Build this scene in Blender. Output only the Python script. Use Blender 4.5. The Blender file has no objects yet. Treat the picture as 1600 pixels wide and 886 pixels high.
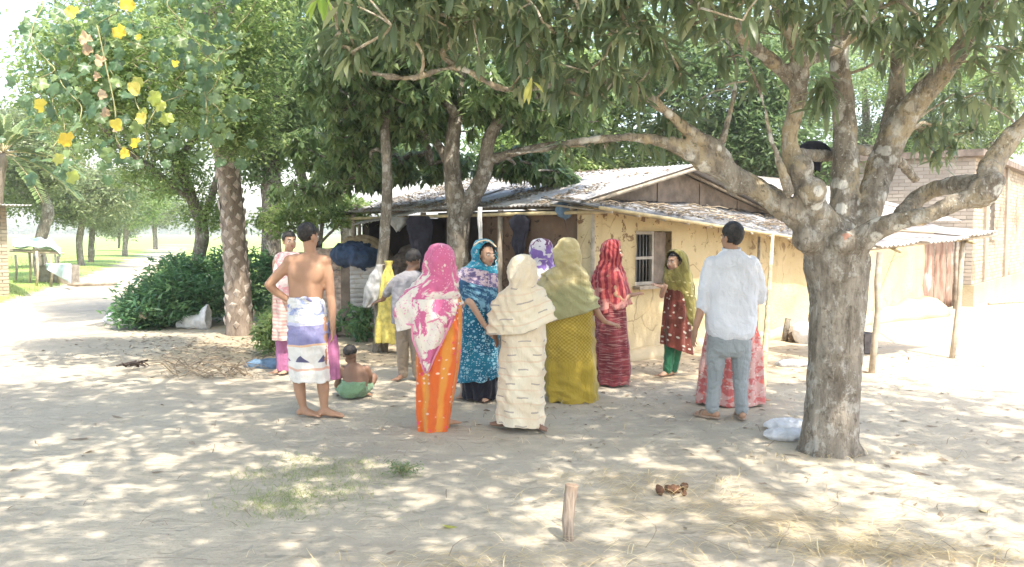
import bpy, bmesh, math, random, time
import numpy as np
from mathutils import Vector, Matrix, noise, Euler
T0 = time.time()
R = math.radians
random.seed(7); rng = np.random.default_rng(7)
SC = bpy.context.scene
COL = SC.collection

# ------------------------------------------------------------------ camera, sky, sun, exposure
F = 1330.0; CXP = 800.0; CYP = 443.0; HC = 1.57
PITCH = math.atan((CYP - 362.0) / F)
cam = bpy.data.cameras.new("camera"); cam.sensor_width = 36.0; cam.lens = 36.0 * F / 1600.0
cam.clip_start = 0.05; cam.clip_end = 9000
camo = bpy.data.objects.new("camera", cam); COL.objects.link(camo)
camo.location = (0, 0, HC); camo.rotation_euler = (math.pi / 2 - PITCH, 0, 0)
SC.camera = camo
SUN_EL, SUN_AZ = R(60), R(148)      # azimuth clockwise from +Y: behind the camera, to its right
W = bpy.data.worlds.new("World"); SC.world = W; W.use_nodes = True
wn = W.node_tree.nodes; wn.clear()
sky = wn.new('ShaderNodeTexSky'); sky.sky_type = 'NISHITA'; sky.sun_disc = False
sky.sun_elevation = SUN_EL; sky.sun_rotation = SUN_AZ; sky.air_density = 1.3; sky.dust_density = 3.0; sky.ozone_density = 1.0
bg = wn.new('ShaderNodeBackground'); bg.inputs['Strength'].default_value = 0.15
wo = wn.new('ShaderNodeOutputWorld')
W.node_tree.links.new(sky.outputs[0], bg.inputs[0]); W.node_tree.links.new(bg.outputs[0], wo.inputs[0])
sl = bpy.data.lights.new("sun", 'SUN'); sl.energy = 2.0; sl.angle = R(0.65); sl.color = (1.0, 0.93, 0.82)
so = bpy.data.objects.new("sun", sl); COL.objects.link(so)
_sd = Vector((math.sin(SUN_AZ) * math.cos(SUN_EL), math.cos(SUN_AZ) * math.cos(SUN_EL), math.sin(SUN_EL)))
so.rotation_euler = _sd.to_track_quat('Z', 'Y').to_euler(); so.location = (6, -8, 20)
SC.view_settings.view_transform = 'Standard'; SC.view_settings.look = 'None'
SC.view_settings.gamma = 1.0; SC.view_settings.use_curve_mapping = False
SC.view_settings.exposure = 2.0
SC.render.engine = 'CYCLES'
SC.cycles.max_bounces = 6; SC.cycles.diffuse_bounces = 4; SC.cycles.glossy_bounces = 2
SC.cycles.transmission_bounces = 4; SC.cycles.transparent_max_bounces = 4
SC.cycles.caustics_reflective = False; SC.cycles.caustics_refractive = False

# ------------------------------------------------------------------ pixels of the 1600x886 photograph to points of the place
_cp, _sp = math.cos(PITCH), math.sin(PITCH)
def ray(px, py):
    cx, cy = (px - CXP) / F, (CYP - py) / F
    return Vector((cx, _cp + cy * _sp, -_sp + cy * _cp))
def at(px, py, Y):
    d = ray(px, py); return Vector((0, 0, HC)) + d * (Y / d.y)
def gnd(px, py, z=0.0):
    d = ray(px, py); return Vector((0, 0, HC)) + d * ((z - HC) / d.z)
def S(Y): return Y / F      # metres per pixel at depth Y

# ------------------------------------------------------------------ node materials
class G:
    def __init__(s, name):
        s.m = bpy.data.materials.new(name); s.m.use_nodes = True; s.t = s.m.node_tree; s.t.nodes.clear()
        s.out = s.t.nodes.new('ShaderNodeOutputMaterial')
    def n(s, typ, **kw):
        nd = s.t.nodes.new(typ)
        for k, v in kw.items():
            if k.startswith('_'): setattr(nd, k[1:], v)
        return nd
    def put(s, inp, v):
        if v is None: return
        if isinstance(v, bpy.types.NodeSocket): s.t.links.new(v, inp)
        elif isinstance(v, (tuple, list)) and inp.type == 'RGBA' and len(v) == 3: inp.default_value = (*v, 1)
        else: inp.default_value = v
    def pos(s): return s.n('ShaderNodeNewGeometry').outputs['Position']
    def obj(s): return s.n('ShaderNodeTexCoord').outputs['Object']
    def uv(s): return s.n('ShaderNodeTexCoord').outputs['UV']
    def scale(s, v, sc, rot=(0, 0, 0), loc=(0, 0, 0)):
        nd = s.n('ShaderNodeMapping'); s.put(nd.inputs[0], v); nd.inputs['Scale'].default_value = sc
        nd.inputs['Rotation'].default_value = rot; nd.inputs['Location'].default_value = loc
        return nd.outputs[0]
    def sep(s, v):
        nd = s.n('ShaderNodeSeparateXYZ'); s.put(nd.inputs[0], v); return nd.outputs
    def noise(s, v, scale=5, detail=3, rough=0.5, dist=0.0):
        nd = s.n('ShaderNodeTexNoise'); s.put(nd.inputs['Vector'], v); nd.inputs['Scale'].default_value = scale
        nd.inputs['Detail'].default_value = detail; nd.inputs['Roughness'].default_value = rough; nd.inputs['Distortion'].default_value = dist
        return nd.outputs['Fac']
    def voro(s, v, scale=5, out='Distance', feature='F1', rnd=1.0):
        nd = s.n('ShaderNodeTexVoronoi'); nd.feature = feature; s.put(nd.inputs['Vector'], v); nd.inputs['Scale'].default_value = scale
        nd.inputs['Randomness'].default_value = rnd
        return nd.outputs[out]
    def m_(s, op, a, b=None, c=None):
        nd = s.n('ShaderNodeMath'); nd.operation = op; s.put(nd.inputs[0], a); s.put(nd.inputs[1], b); s.put(nd.inputs[2], c); return nd.outputs[0]
    def rng(s, v, a, b, lo=0.0, hi=1.0, smooth=True):
        nd = s.n('ShaderNodeMapRange'); nd.interpolation_type = 'SMOOTHSTEP' if smooth else 'LINEAR'
        s.put(nd.inputs[0], v)
        for i, q in enumerate((a, b, lo, hi)): nd.inputs[1 + i].default_value = q
        return nd.outputs[0]
    def mix(s, f, a, b, mode='MIX'):
        nd = s.n('ShaderNodeMix'); nd.data_type = 'RGBA'; nd.blend_type = mode
        s.put(nd.inputs[0], f); s.put(nd.inputs[6], a); s.put(nd.inputs[7], b); return nd.outputs[2]
    def attr(s, name, out='Fac'):
        nd = s.n('ShaderNodeAttribute'); nd.attribute_name = name; return nd.outputs[out]
    def rand(s): return s.n('ShaderNodeObjectInfo').outputs['Random']
    def bump(s, h, strength=0.4, dist=0.02):
        nd = s.n('ShaderNodeBump'); s.put(nd.inputs['Height'], h); nd.inputs['Strength'].default_value = strength
        nd.inputs['Distance'].default_value = dist; return nd.outputs[0]
    def bsdf(s, col, rough=0.85, normal=None, spec=0.3, metal=0.0, sheen=0.0, trans=None):
        p = s.n('ShaderNodeBsdfPrincipled'); s.put(p.inputs['Base Color'], col); s.put(p.inputs['Roughness'], rough)
        p.inputs['Specular IOR Level'].default_value = spec; p.inputs['Metallic'].default_value = metal
        if sheen: p.inputs['Sheen Weight'].default_value = sheen
        if normal is not None: s.put(p.inputs['Normal'], normal)
        o = p.outputs[0]
        if trans:
            t = s.n('ShaderNodeBsdfTranslucent'); s.put(t.inputs[0], trans[1]); mx = s.n('ShaderNodeMixShader')
            mx.inputs[0].default_value = trans[0]; s.t.links.new(o, mx.inputs[1]); s.t.links.new(t.outputs[0], mx.inputs[2]); o = mx.outputs[0]
        s.t.links.new(o, s.out.inputs[0]); return s.m

def plain(name, col, rough=0.85, var=0.25, sc=8, bump=0.3, spec=0.3, metal=0.0, sheen=0.0, trans=None):
    g = G(name); o = g.obj(); f = g.noise(o, sc, 4, 0.6)
    c2 = tuple(min(1, c * (1 + var)) for c in col); c1 = tuple(c * (1 - var) for c in col)
    c = g.mix(g.rng(f, .3, .7), c1, c2)
    return g.bsdf(c, rough, g.bump(g.noise(o, sc * 5, 3), bump, 0.01), spec, metal, sheen, (trans, c) if trans else None)

def leafmat(name, base, light, dark, tr=0.35, rough=0.36):
    g = G(name); v = g.m_('FRACT', g.m_('ADD', g.attr('var'), g.rand()))
    c = g.mix(g.rng(v, 0, .55), dark, base); c = g.mix(g.rng(v, .6, 1), c, light)
    tc = g.mix(.5, c, tuple(min(1, x * 1.9 + a) for x, a in zip(light, (.03, .05, 0))))
    return g.bsdf(c, rough, None, .55, trans=(tr, tc))

M = {}
# ground: one sheet; attribute 'grass' paints where turf grows, 'earth' where it is brown earth, plus a tone offsetting the sun at right
g = G('ground'); p = g.pos(); q = g.scale(p, (1, 1, 0))
n1 = g.noise(q, .55, 5, .6); n2 = g.noise(q, 3.5, 5, .65); n3 = g.noise(q, 28, 4, .7)
dust = g.mix(g.rng(n1, .3, .7), (.385, .335, .26), (.50, .44, .34))
dust = g.mix(g.rng(n2, .45, .75), dust, (.56, .485, .365))
dust = g.mix(g.rng(n3, .56, .78), dust, (.33, .28, .21))
earth = g.mix(g.rng(n2, .35, .65), (.42, .33, .225), (.56, .46, .32))
e = g.m_('ADD', g.attr('earth'), g.m_('MULTIPLY', g.m_('SUBTRACT', n2, .5), .9))
dust = g.mix(g.rng(e, .35, .65), dust, earth)
straw = g.voro(g.scale(q, (6, 40, 1), (0, 0, .6)), 1.0)
turf = g.mix(g.rng(n2, .3, .7), (.17, .28, .06), (.30, .41, .10)); turf = g.mix(g.rng(n1, .35, .65), turf, (.36, .44, .14))
gr = g.m_('ADD', g.attr('grass'), g.m_('MULTIPLY', g.m_('SUBTRACT', n2, .5), .8))
c = g.mix(g.rng(gr, .4, .62), dust, turf)
peb = g.voro(q, 22)
h = g.m_('ADD', g.m_('MULTIPLY', n2, .6), g.m_('MULTIPLY', n3, .3)); h = g.m_('ADD', h, g.m_('MULTIPLY', g.noise(g.scale(q, (1, 4, 1), (0, 0, .15)), 4, 3), .5))
h = g.m_('ADD', h, g.m_('MULTIPLY', g.rng(peb, 0, .25), .1)); h = g.m_('ADD', h, g.m_('MULTIPLY', g.rng(g.voro(g.mix(.2, q, g.noise(q, 5, 3)), 6.5), .12, .34), .35))
xx = g.sep(p); mk = g.m_('MULTIPLY', g.rng(xx[0], -.2, -1.2), g.rng(xx[1], 8.5, 6)); rip = g.noise(g.scale(q, (2.6, 9, 1), (0, 0, .3)), 1.7, 4, .6, .5)
h = g.m_('ADD', h, g.m_('MULTIPLY', g.m_('MULTIPLY', rip, g.m_('MULTIPLY', mk, g.rng(g.noise(q, 1.1, 2), .38, .6))), 1.1))
M['ground'] = g.bsdf(c, .95, g.bump(h, .7, .05), .1)

def barkmat(name, c1, c2, c3, lich=0.0, ochre=0.0, zl=2.0):
    g = G(name); o = g.pos(); s1 = g.scale(o, (1, 1, .35))
    a = g.noise(s1, 9, 6, .7, .3); b = g.noise(o, 2.2, 3)
    c = g.mix(g.rng(a, .35, .62), c1, c2); c = g.mix(g.rng(b, .5, .75), c, c3)
    if ochre:
        oc = g.m_('MULTIPLY', g.rng(g.noise(o, 4.5, 4, .65), .47, .60), g.rng(g.sep(o)[2], zl - .35, zl + .25))
        c = g.mix(g.m_('MULTIPLY', oc, ochre), c, (.47, .38, .24))
    if lich:
        v = g.m_('ADD', g.voro(o, 9, rnd=1.0), g.m_('MULTIPLY', g.m_('SUBTRACT', g.noise(o, 26, 4, .7), .5), .45))
        w = g.m_('MULTIPLY', g.rng(v, .42, .30), g.rng(g.noise(o, 2.6, 2), .40, .58))
        v2 = g.m_('MULTIPLY', g.rng(g.noise(o, 32, 3, .7), .60, .66), g.rng(g.noise(o, 4, 2), .48, .58))
        w = g.m_('MAXIMUM', w, g.m_('MULTIPLY', v2, .9))
        w = g.m_('MULTIPLY', w, g.rng(g.sep(o)[2], zl - .9, zl))
        pt = g.m_('MULTIPLY', g.rng(g.noise(g.scale(o, (1, 1, .7)), 11, 5, .75, .4), .52, .60), .5); c = g.mix(pt, c, (.52, .50, .45)); dk = g.rng(g.noise(o, 17, 4, .7), .56, .66); c = g.mix(g.m_('MULTIPLY', dk, .6), c, (.10, .08, .06))
        c = g.mix(g.m_('MULTIPLY', w, lich), c, (.82, .80, .74))
    fine = g.noise(g.scale(o, (1, 1, .22)), 38, 5, .7, .5)
    c = g.mix(g.m_('MULTIPLY', g.rng(fine, .5, .68), .55), c, tuple(x * .5 for x in c1))
    hh = g.m_('ADD', g.m_('MULTIPLY', a, .6), g.m_('MULTIPLY', fine, -.8)); hh = g.m_('ADD', hh, g.m_('MULTIPLY', g.rng(g.voro(g.mix(.12, s1, g.noise(o, 8, 2)), 26, feature='DISTANCE_TO_EDGE'), 0, .10), .15))
    return g.bsdf(c, .92, g.bump(hh, .8, .02), .15)
M['bark_main'] = barkmat('mango_bark', (.16, .135, .105), (.33, .29, .235), (.26, .225, .18), .65, .7, 1.75)
M['bark'] = barkmat('tree_bark', (.13, .11, .085), (.27, .235, .19), (.20, .18, .14), .3, 0)
M['bark_pale'] = barkmat('pale_branch', (.34, .27, .18), (.52, .44, .32), (.40, .34, .24), .5, 0)
M['bark_palm'] = barkmat('palm_bark', (.22, .17, .13), (.36, .29, .23), (.28, .22, .17))
M['palm_scale'] = plain('palm_leaf_base', (.50, .42, .35), var=.4, sc=12, bump=.6)
M['leaf_mango'] = leafmat('mango_leaf', (.13, .175, .085), (.30, .33, .18), (.055, .10, .055), .38, .36)
M['leaf_mango_new'] = leafmat('young_mango_leaf', (.32, .50, .09), (.45, .60, .12), (.22, .40, .06), .45)
M['leaf_dark'] = leafmat('dark_leaf', (.125, .20, .085), (.28, .36, .16), (.055, .11, .05), .42)
M['leaf_bright'] = leafmat('bright_leaf', (.17, .27, .085), (.36, .43, .17), (.08, .16, .055), .45)
M['leaf_vine'] = leafmat('vine_leaf', (.11, .19, .10), (.27, .36, .15), (.05, .115, .06), .4)
M['leaf_yellow'] = leafmat('yellowing_leaf', (.48, .50, .10), (.62, .60, .18), (.34, .42, .08), .45)
M['petal'] = leafmat('yellow_petal', (.90, .72, .07), (.93, .80, .20), (.85, .60, .04), .4, .6)
M['petal_dry'] = leafmat('withered_petal', (.62, .44, .26), (.75, .62, .45), (.40, .26, .15), .3, .8)
M['bush'] = leafmat('bush_leaf', (.085, .20, .085), (.20, .33, .13), (.05, .13, .06), .35)
M['palm_leaf'] = leafmat('palm_frond', (.22, .29, .12), (.34, .40, .20), (.12, .19, .08), .3)
M['far_leaf'] = leafmat('far_leaf', (.17, .22, .10), (.30, .33, .18), (.09, .14, .06), .35)
M['grass'] = leafmat('grass_blade', (.20, .27, .09), (.40, .40, .17), (.11, .19, .06), .3, .7)
M['straw'] = leafmat('straw', (.60, .47, .24), (.76, .64, .38), (.42, .31, .16), .1, .7)
M['litter'] = leafmat('dry_leaf', (.26, .20, .14), (.48, .41, .31), (.18, .14, .10), .1, .8)
M['twig'] = leafmat('twig', (.28, .22, .15), (.42, .35, .25), (.16, .12, .08), .0, .85)
M['vine_stem'] = plain('vine_stem', (.34, .33, .17), sc=20)

def mudmat(name, c1, c2, stain, amt=.5, top=1.3):
    g = G(name); o = g.pos(); n1 = g.noise(o, 1.1, 5, .6); n2 = g.noise(o, 6, 5, .7, .4); z = g.sep(o)[2]
    c = g.mix(g.rng(n1, .3, .7), c1, c2)
    st = g.m_('MULTIPLY', g.rng(n2, .555, .60), g.rng(z, top - .35, top + .3, .12 * amt, 1.0))
    c = g.mix(g.m_('MULTIPLY', st, amt), c, stain)
    drip = g.rng(g.noise(g.scale(o, (5, 5, .5)), 1.5, 3), .55, .75); c = g.mix(g.m_('MULTIPLY', drip, .35), c, tuple(x * .75 for x in c1))
    ck = g.rng(g.voro(g.mix(.25, o, g.noise(o, 3, 3)), 2.2, feature='DISTANCE_TO_EDGE'), .016, .004); c = g.mix(g.m_('MULTIPLY', ck, g.m_('MULTIPLY', g.rng(g.noise(o, 1.7, 2), .45, .6), .6)), c, stain)
    c = g.mix(g.rng(g.noise(o, 2.6, 4, .7), .55, .75, 0, .5), c, tuple(min(1, x * 1.25) for x in c2))
    base = g.rng(z, .05, .42, .75, 0); c = g.mix(base, c, (.50, .42, .29))
    return g.bsdf(c, .95, g.bump(g.m_('ADD', n2, g.noise(o, 30, 4)), .5, .02), .08)
M['mud_yellow'] = mudmat('yellow_mud_plaster', (.53, .41, .23), (.62, .50, .30), (.22, .14, .08), 1.0)
M['mud_cream'] = mudmat('cream_mud_plaster', (.42, .34, .21), (.52, .43, .28), (.24, .17, .10), .8)
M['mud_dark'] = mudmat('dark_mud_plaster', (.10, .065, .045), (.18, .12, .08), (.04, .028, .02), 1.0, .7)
M['mud_inner'] = plain('dark_inner_wall', (.07, .055, .05), sc=3)  # even near-black base colour for the veranda's inner wall
M['gable'] = plain('weathered_board', (.21, .165, .13), var=.35, sc=4, bump=.5)
M['board'] = plain('old_timber', (.33, .28, .22), var=.3, sc=9, bump=.5)
M['bamboo'] = plain('dry_bamboo', (.55, .45, .26), var=.25, sc=7, rough=.6)
M['pole'] = plain('grey_pole', (.45, .38, .29), var=.25, sc=9)
M['dark'] = plain('room_shade_paint', (.02, .02, .022))  # near-black paint standing in for the shade of unlit rooms
M['frame'] = plain('painted_frame', (.36, .32, .27), var=.2)
g = G('window_bar'); M['bar'] = g.bsdf((.25, .24, .23), .5, None, .5, .3)

g = G('old_tin'); o = g.pos(); n = g.noise(o, 2.4, 5, .65); n2 = g.noise(o, 14, 4, .7)
c = g.mix(g.rng(n, .4, .65), (.50, .50, .50), (.36, .34, .33)); c = g.mix(g.rng(n2, .52, .68), c, (.34, .25, .19)); c = g.mix(g.m_('MULTIPLY', g.rand(), .35), c, (.62, .60, .58))
M['tin'] = g.bsdf(c, .62, g.bump(n2, .3, .01), .4, .25)
g = G('grey_board_roof'); o = g.pos(); n = g.noise(o, 3, 5, .65); n2 = g.noise(o, 18, 4, .7)
c = g.mix(g.rng(n, .4, .6), (.24, .245, .25), (.10, .10, .10)); c = g.mix(g.rng(n2, .5, .7), c, (.33, .31, .29))
M['roof_dark'] = g.bsdf(c, .85, g.bump(n2, .5, .02), .2)
g = G('pale_tin'); o = g.pos(); n = g.noise(o, 3, 5, .65)
c = g.mix(g.rng(n, .4, .7), (.42, .39, .36), (.28, .23, .19)); M['tin_pale'] = g.bsdf(c, .6, None, .4, .15)
g = G('rusty_tin'); o = g.pos(); n = g.noise(g.scale(o, (3, 3, .8)), 2, 5, .65)
c = g.mix(g.rng(n, .35, .65), (.20, .11, .075), (.36, .25, .19)); c = g.mix(g.rng(g.noise(o, 1.8, 2), .55, .7), c, (.52, .48, .46)); M['rust'] = g.bsdf(c, .75, None, .3, .1)
g = G('cream_brick'); o = g.pos(); r = g.attr('var')
c = g.mix(g.rng(r, 0, 1), (.40, .33, .24), (.52, .44, .33)); c = g.mix(g.rng(g.noise(o, 1.3, 4), .5, .7), c, (.32, .22, .15)); M['brick'] = g.bsdf(c, .9, g.bump(g.noise(o, 30, 3), .4, .01), .1)
g = G('red_brick'); o = g.pos(); r = g.attr('var')
c = g.mix(g.rng(r, 0, 1), (.38, .32, .26), (.49, .42, .34)); c = g.mix(g.rng(g.noise(o, 1.3, 4), .5, .7), c, (.50, .42, .34)); M['brick_red'] = g.bsdf(c, .9, g.bump(g.noise(o, 30, 3), .4, .01), .1)
M['mortar'] = plain('mortar', (.33, .28, .22), var=.15, sc=6)
M['plastic_white'] = plain('white_sack', (.78, .77, .76), var=.12, sc=14, bump=.9, rough=.55, trans=.2)
M['plastic_yellow'] = plain('yellow_sack', (.78, .68, .20), var=.25, sc=16, bump=.9, rough=.6, trans=.3)
M['plastic_clear'] = plain('grey_white_bag', (.62, .62, .62), var=.15, sc=16, bump=.9, rough=.5, trans=.35)
M['tarp_blue'] = plain('blue_tarp', (.03, .055, .11), var=.3, sc=12, bump=.8, rough=.6)
M['cloth_blue'] = plain('blue_rag', (.13, .20, .28), var=.3, sc=12, bump=.8)
M['cloth_paleblue'] = plain('pale_blue_sheet', (.50, .62, .64), var=.15, sc=8, bump=.6, rough=.7)
M['cloth_dark'] = plain('dark_cloth', (.03, .03, .045), var=.3, sc=12, bump=.8)
M['cloth_magenta'] = plain('magenta_cloth', (.42, .15, .27), var=.2, sc=12, bump=.6)
M['dome'] = plain('hay_cover', (.42, .31, .19), var=.25, sc=12, bump=.8)
M['wicker'] = plain('split_bamboo_lath', (.50, .39, .32), var=.4, sc=14, bump=.8)
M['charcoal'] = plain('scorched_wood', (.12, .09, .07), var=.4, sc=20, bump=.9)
M['dung'] = plain('dried_dung', (.13, .065, .035), var=.4, sc=25, bump=1.0)
M['black_box'] = plain('soot_black_tin', (.10, .09, .09), var=.4, sc=10)
# ------------------------------------------------------------------ mesh helpers
def newmesh(name, V, Fc, uv=None, smooth=True, var=None):
    me = bpy.data.meshes.new(name)
    me.from_pydata([tuple(v) for v in V], [], Fc)
    if smooth: me.polygons.foreach_set('use_smooth', [True] * len(me.polygons))
    if uv is not None:
        l = me.uv_layers.new(name='UVMap'); flat = []
        for f in Fc:
            for i in f: flat += [uv[i][0], uv[i][1]]
        l.data.foreach_set('uv', flat)
    if var is not None:
        a = me.attributes.new('var', 'FLOAT', 'POINT'); a.data.foreach_set('value', np.asarray(var, dtype=np.float32))
    me.update(); return me

def npmesh(name, V, Fa, var=None, smooth=True):
    """V (n,3), Fa (m,k) arrays"""
    me = bpy.data.meshes.new(name); V = np.asarray(V, np.float32); Fa = np.asarray(Fa, np.int32)
    me.vertices.add(len(V)); me.vertices.foreach_set('co', V.ravel())
    k = Fa.shape[1]; me.loops.add(Fa.size); me.loops.foreach_set('vertex_index', Fa.ravel())
    me.polygons.add(len(Fa)); me.polygons.foreach_set('loop_start', np.arange(0, Fa.size, k, dtype=np.int32))
    if smooth: me.polygons.foreach_set('use_smooth', np.ones(len(Fa), bool))
    me.update(calc_edges=True)
    if var is not None:
        a = me.attributes.new('var', 'FLOAT', 'POINT'); a.data.foreach_set('value', np.asarray(var, dtype=np.float32))
    return me

def tag(o, label=None, cat=None, group=None, kind=None):
    if label: o['label'] = label
    if cat: o['category'] = cat
    if group: o['group'] = group
    if kind: o['kind'] = kind
    return o
def thing(name, label, cat, loc=(0, 0, 0), group=None):
    o = bpy.data.objects.new(name, None); COL.objects.link(o); o.location = loc; o.empty_display_size = .1
    WL[o.name] = Vector(loc)
    return tag(o, label, cat, group)
WL = {}
def link(name, me, mat=None, parent=None, base=None):
    """link a mesh whose vertices are in world coordinates; its origin goes to `base` (top level) or to the parent's base"""
    b = WL.get(parent.name, Vector((0, 0, 0))) if parent is not None else Vector(base if base is not None else (0, 0, 0))
    if b.length > 0: me.transform(Matrix.Translation(-b))
    o = bpy.data.objects.new(name, me); COL.objects.link(o)
    if parent is not None: o.parent = parent
    else: o.location = b
    WL[o.name] = b
    if mat is not None:
        mats = mat if isinstance(mat, (list, tuple)) else [mat]
        if len(me.materials) == 0:
            for m_ in mats: me.materials.append(M[m_] if isinstance(m_, str) else m_)
    return o
def place(name, me, parent, mw):
    """an instance of shared mesh data under `parent` with world matrix mw"""
    o = bpy.data.objects.new(name, me); COL.objects.link(o)
    if parent is not None:
        o.parent = parent; mw = Matrix.Translation(-WL[parent.name]) @ mw
    o.matrix_basis = mw
    return o

class MB:
    def __init__(s): s.v = []; s.f = []; s.uv = []; s.var = []
    def add(s, vs, fs, uv=None, var=0.0):
        k = len(s.v); s.v += [Vector(v) for v in vs]; s.f += [tuple(i + k for i in f) for f in fs]
        s.uv += uv if uv else [(0, 0)] * len(vs); s.var += [var] * len(vs)
    def box(s, c, size, rot=None, var=0.0):
        c = Vector(c); hx, hy, hz = (q / 2 for q in size); Rm = rot if rot is not None else Matrix.Identity(3)
        vs = [c + Rm @ Vector((x, y, z)) for x in (-hx, hx) for y in (-hy, hy) for z in (-hz, hz)]
        s.add(vs, [(0, 1, 3, 2), (4, 6, 7, 5), (0, 4, 5, 1), (2, 3, 7, 6), (0, 2, 6, 4), (1, 5, 7, 3)], var=var)
    def tube(s, pts, rad, seg=8, cap=True, var=0.0, jit=0.0, flat=1.0):
        pts = [Vector(p) for p in pts]; n = len(pts)
        if not isinstance(rad, (list, tuple)): rad = [rad] * n
        k = len(s.v); ref = None; L = 0
        for i, p in enumerate(pts):
            t = (pts[min(i + 1, n - 1)] - pts[max(i - 1, 0)]).normalized()
            if ref is None:
                ref = Vector((0, 0, 1)) if abs(t.z) < .9 else Vector((1, 0, 0))
            a = t.cross(ref)
            if a.length < 1e-5: a = t.cross(Vector((0, 1, 0)))
            a.normalize(); b = t.cross(a).normalized(); ref = b.cross(t).normalized() * 1.0 if False else ref
            if i: L += (p - pts[i - 1]).length
            for j in range(seg):
                th = 2 * math.pi * j / seg; r = rad[i] * (1 + (jit * noise.noise(p * 3 + Vector((math.cos(th), math.sin(th), 0)) * 1.3) if jit else 0))
                s.v.append(p + a * math.cos(th) * r + b * math.sin(th) * r * flat); s.uv.append((j / seg, L)); s.var.append(var)
        for i in range(n - 1):
            for j in range(seg):
                j2 = (j + 1) % seg; s.f.append((k + i * seg + j, k + i * seg + j2, k + (i + 1) * seg + j2, k + (i + 1) * seg + j))
        if cap:
            s.f.append(tuple(k + j for j in range(seg))[::-1]); s.f.append(tuple(k + (n - 1) * seg + j for j in range(seg)))
    def ell(s, c, r, rot=None, seg=12, rings=8, var=0.0):
        c = Vector(c); Rm = rot if rot is not None else Matrix.Identity(3); r = (r, r, r) if not isinstance(r, (tuple, list)) else r
        vs = [c + Rm @ Vector((0, 0, r[2]))]
        for i in range(1, rings):
            ph = math.pi * i / rings
            for j in range(seg):
                th = 2 * math.pi * j / seg
                vs.append(c + Rm @ Vector((r[0] * math.sin(ph) * math.cos(th), r[1] * math.sin(ph) * math.sin(th), r[2] * math.cos(ph))))
        vs.append(c + Rm @ Vector((0, 0, -r[2]))); L = len(vs) - 1
        fs = [(0, 1 + j, 1 + (j + 1) % seg) for j in range(seg)]
        for i in range(rings - 2):
            for j in range(seg):
                a = 1 + i * seg + j; b = 1 + i * seg + (j + 1) % seg; fs.append((a, a + seg, b + seg, b))
        fs += [(L, 1 + (rings - 2) * seg + (j + 1) % seg, 1 + (rings - 2) * seg + j) for j in range(seg)]
        s.add(vs, fs, var=var)
    def cap(s, p, q, r1, r2, seg=10):      # rounded cone
        p, q = Vector(p), Vector(q); n = 3
        s.tube([p, p.lerp(q, .34), p.lerp(q, .67), q], [r1, r1 + (r2 - r1) * .34, r1 + (r2 - r1) * .67, r2], seg)
        s.ell(p, r1, seg=seg, rings=6); s.ell(q, r2, seg=seg, rings=6)
    def loft(s, rings, close=True, cap=True, uvs=None):
        """rings: list of equal-length point lists"""
        n = len(rings[0]); k = len(s.v)
        for i, rg in enumerate(rings):
            for j, p in enumerate(rg):
                s.v.append(Vector(p)); s.uv.append(uvs[i][j] if uvs else (j / n, i)); s.var.append(0)
        for i in range(len(rings) - 1):
            for j in range(n if close else n - 1):
                j2 = (j + 1) % n; s.f.append((k + i * n + j, k + i * n + j2, k + (i + 1) * n + j2, k + (i + 1) * n + j))
        if cap:
            s.f.append(tuple(k + j for j in range(n))[::-1]); s.f.append(tuple(k + (len(rings) - 1) * n + j for j in range(n)))
    def mesh(s, name='mesh', smooth=True): return newmesh(name, s.v, s.f, s.uv, smooth, s.var)
    def build(s, name, mat, parent=None, base=None, smooth=True):
        return link(name, s.mesh(name, smooth), mat, parent, base)

TS = bpy.data.scenes.new('workbench')
def remesh(me, voxel, smooth=4, disp=None):
    o = bpy.data.objects.new('tmp', me); TS.collection.objects.link(o)
    m1 = o.modifiers.new('r', 'REMESH'); m1.mode = 'VOXEL'; m1.voxel_size = voxel; m1.use_smooth_shade = True
    if smooth:
        m2 = o.modifiers.new('s', 'SMOOTH'); m2.iterations = smooth; m2.factor = .5
    vl = TS.view_layers[0]; vl.update(); dg = vl.depsgraph
    out = bpy.data.meshes.new_from_object(o.evaluated_get(dg)); bpy.data.objects.remove(o); bpy.data.meshes.remove(me)
    if disp:
        n = len(out.vertices); co = np.empty(n * 3, np.float32); out.vertices.foreach_get('co', co); nr = np.empty(n * 3, np.float32); out.vertices.foreach_get('normal', nr)
        co = co.reshape(-1, 3); nr = nr.reshape(-1, 3); dv = np.array([disp(Vector(map(float, c))) for c in co], np.float32); co = co + nr * dv[:, None]
        out.vertices.foreach_set('co', co.astype(np.float32).ravel())
    out.polygons.foreach_set('use_smooth', [True] * len(out.polygons)); out.update()
    return out

def smoothpath(pts, n):
    """Catmull-Rom through rows of floats"""
    P = [list(map(float, p)) for p in pts]; P = [P[0]] + P + [P[-1]]; out = []; segs = len(P) - 3
    for i in range(n):
        t = i / (n - 1) * segs; k = min(int(t), segs - 1); u = t - k; a, b, c, d = P[k:k + 4]
        out.append([.5 * (2 * b[j] + (c[j] - a[j]) * u + (2 * a[j] - 5 * b[j] + 4 * c[j] - d[j]) * u * u + (3 * b[j] - a[j] - 3 * c[j] + d[j]) * u ** 3) for j in range(len(a))])
    return out

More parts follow.
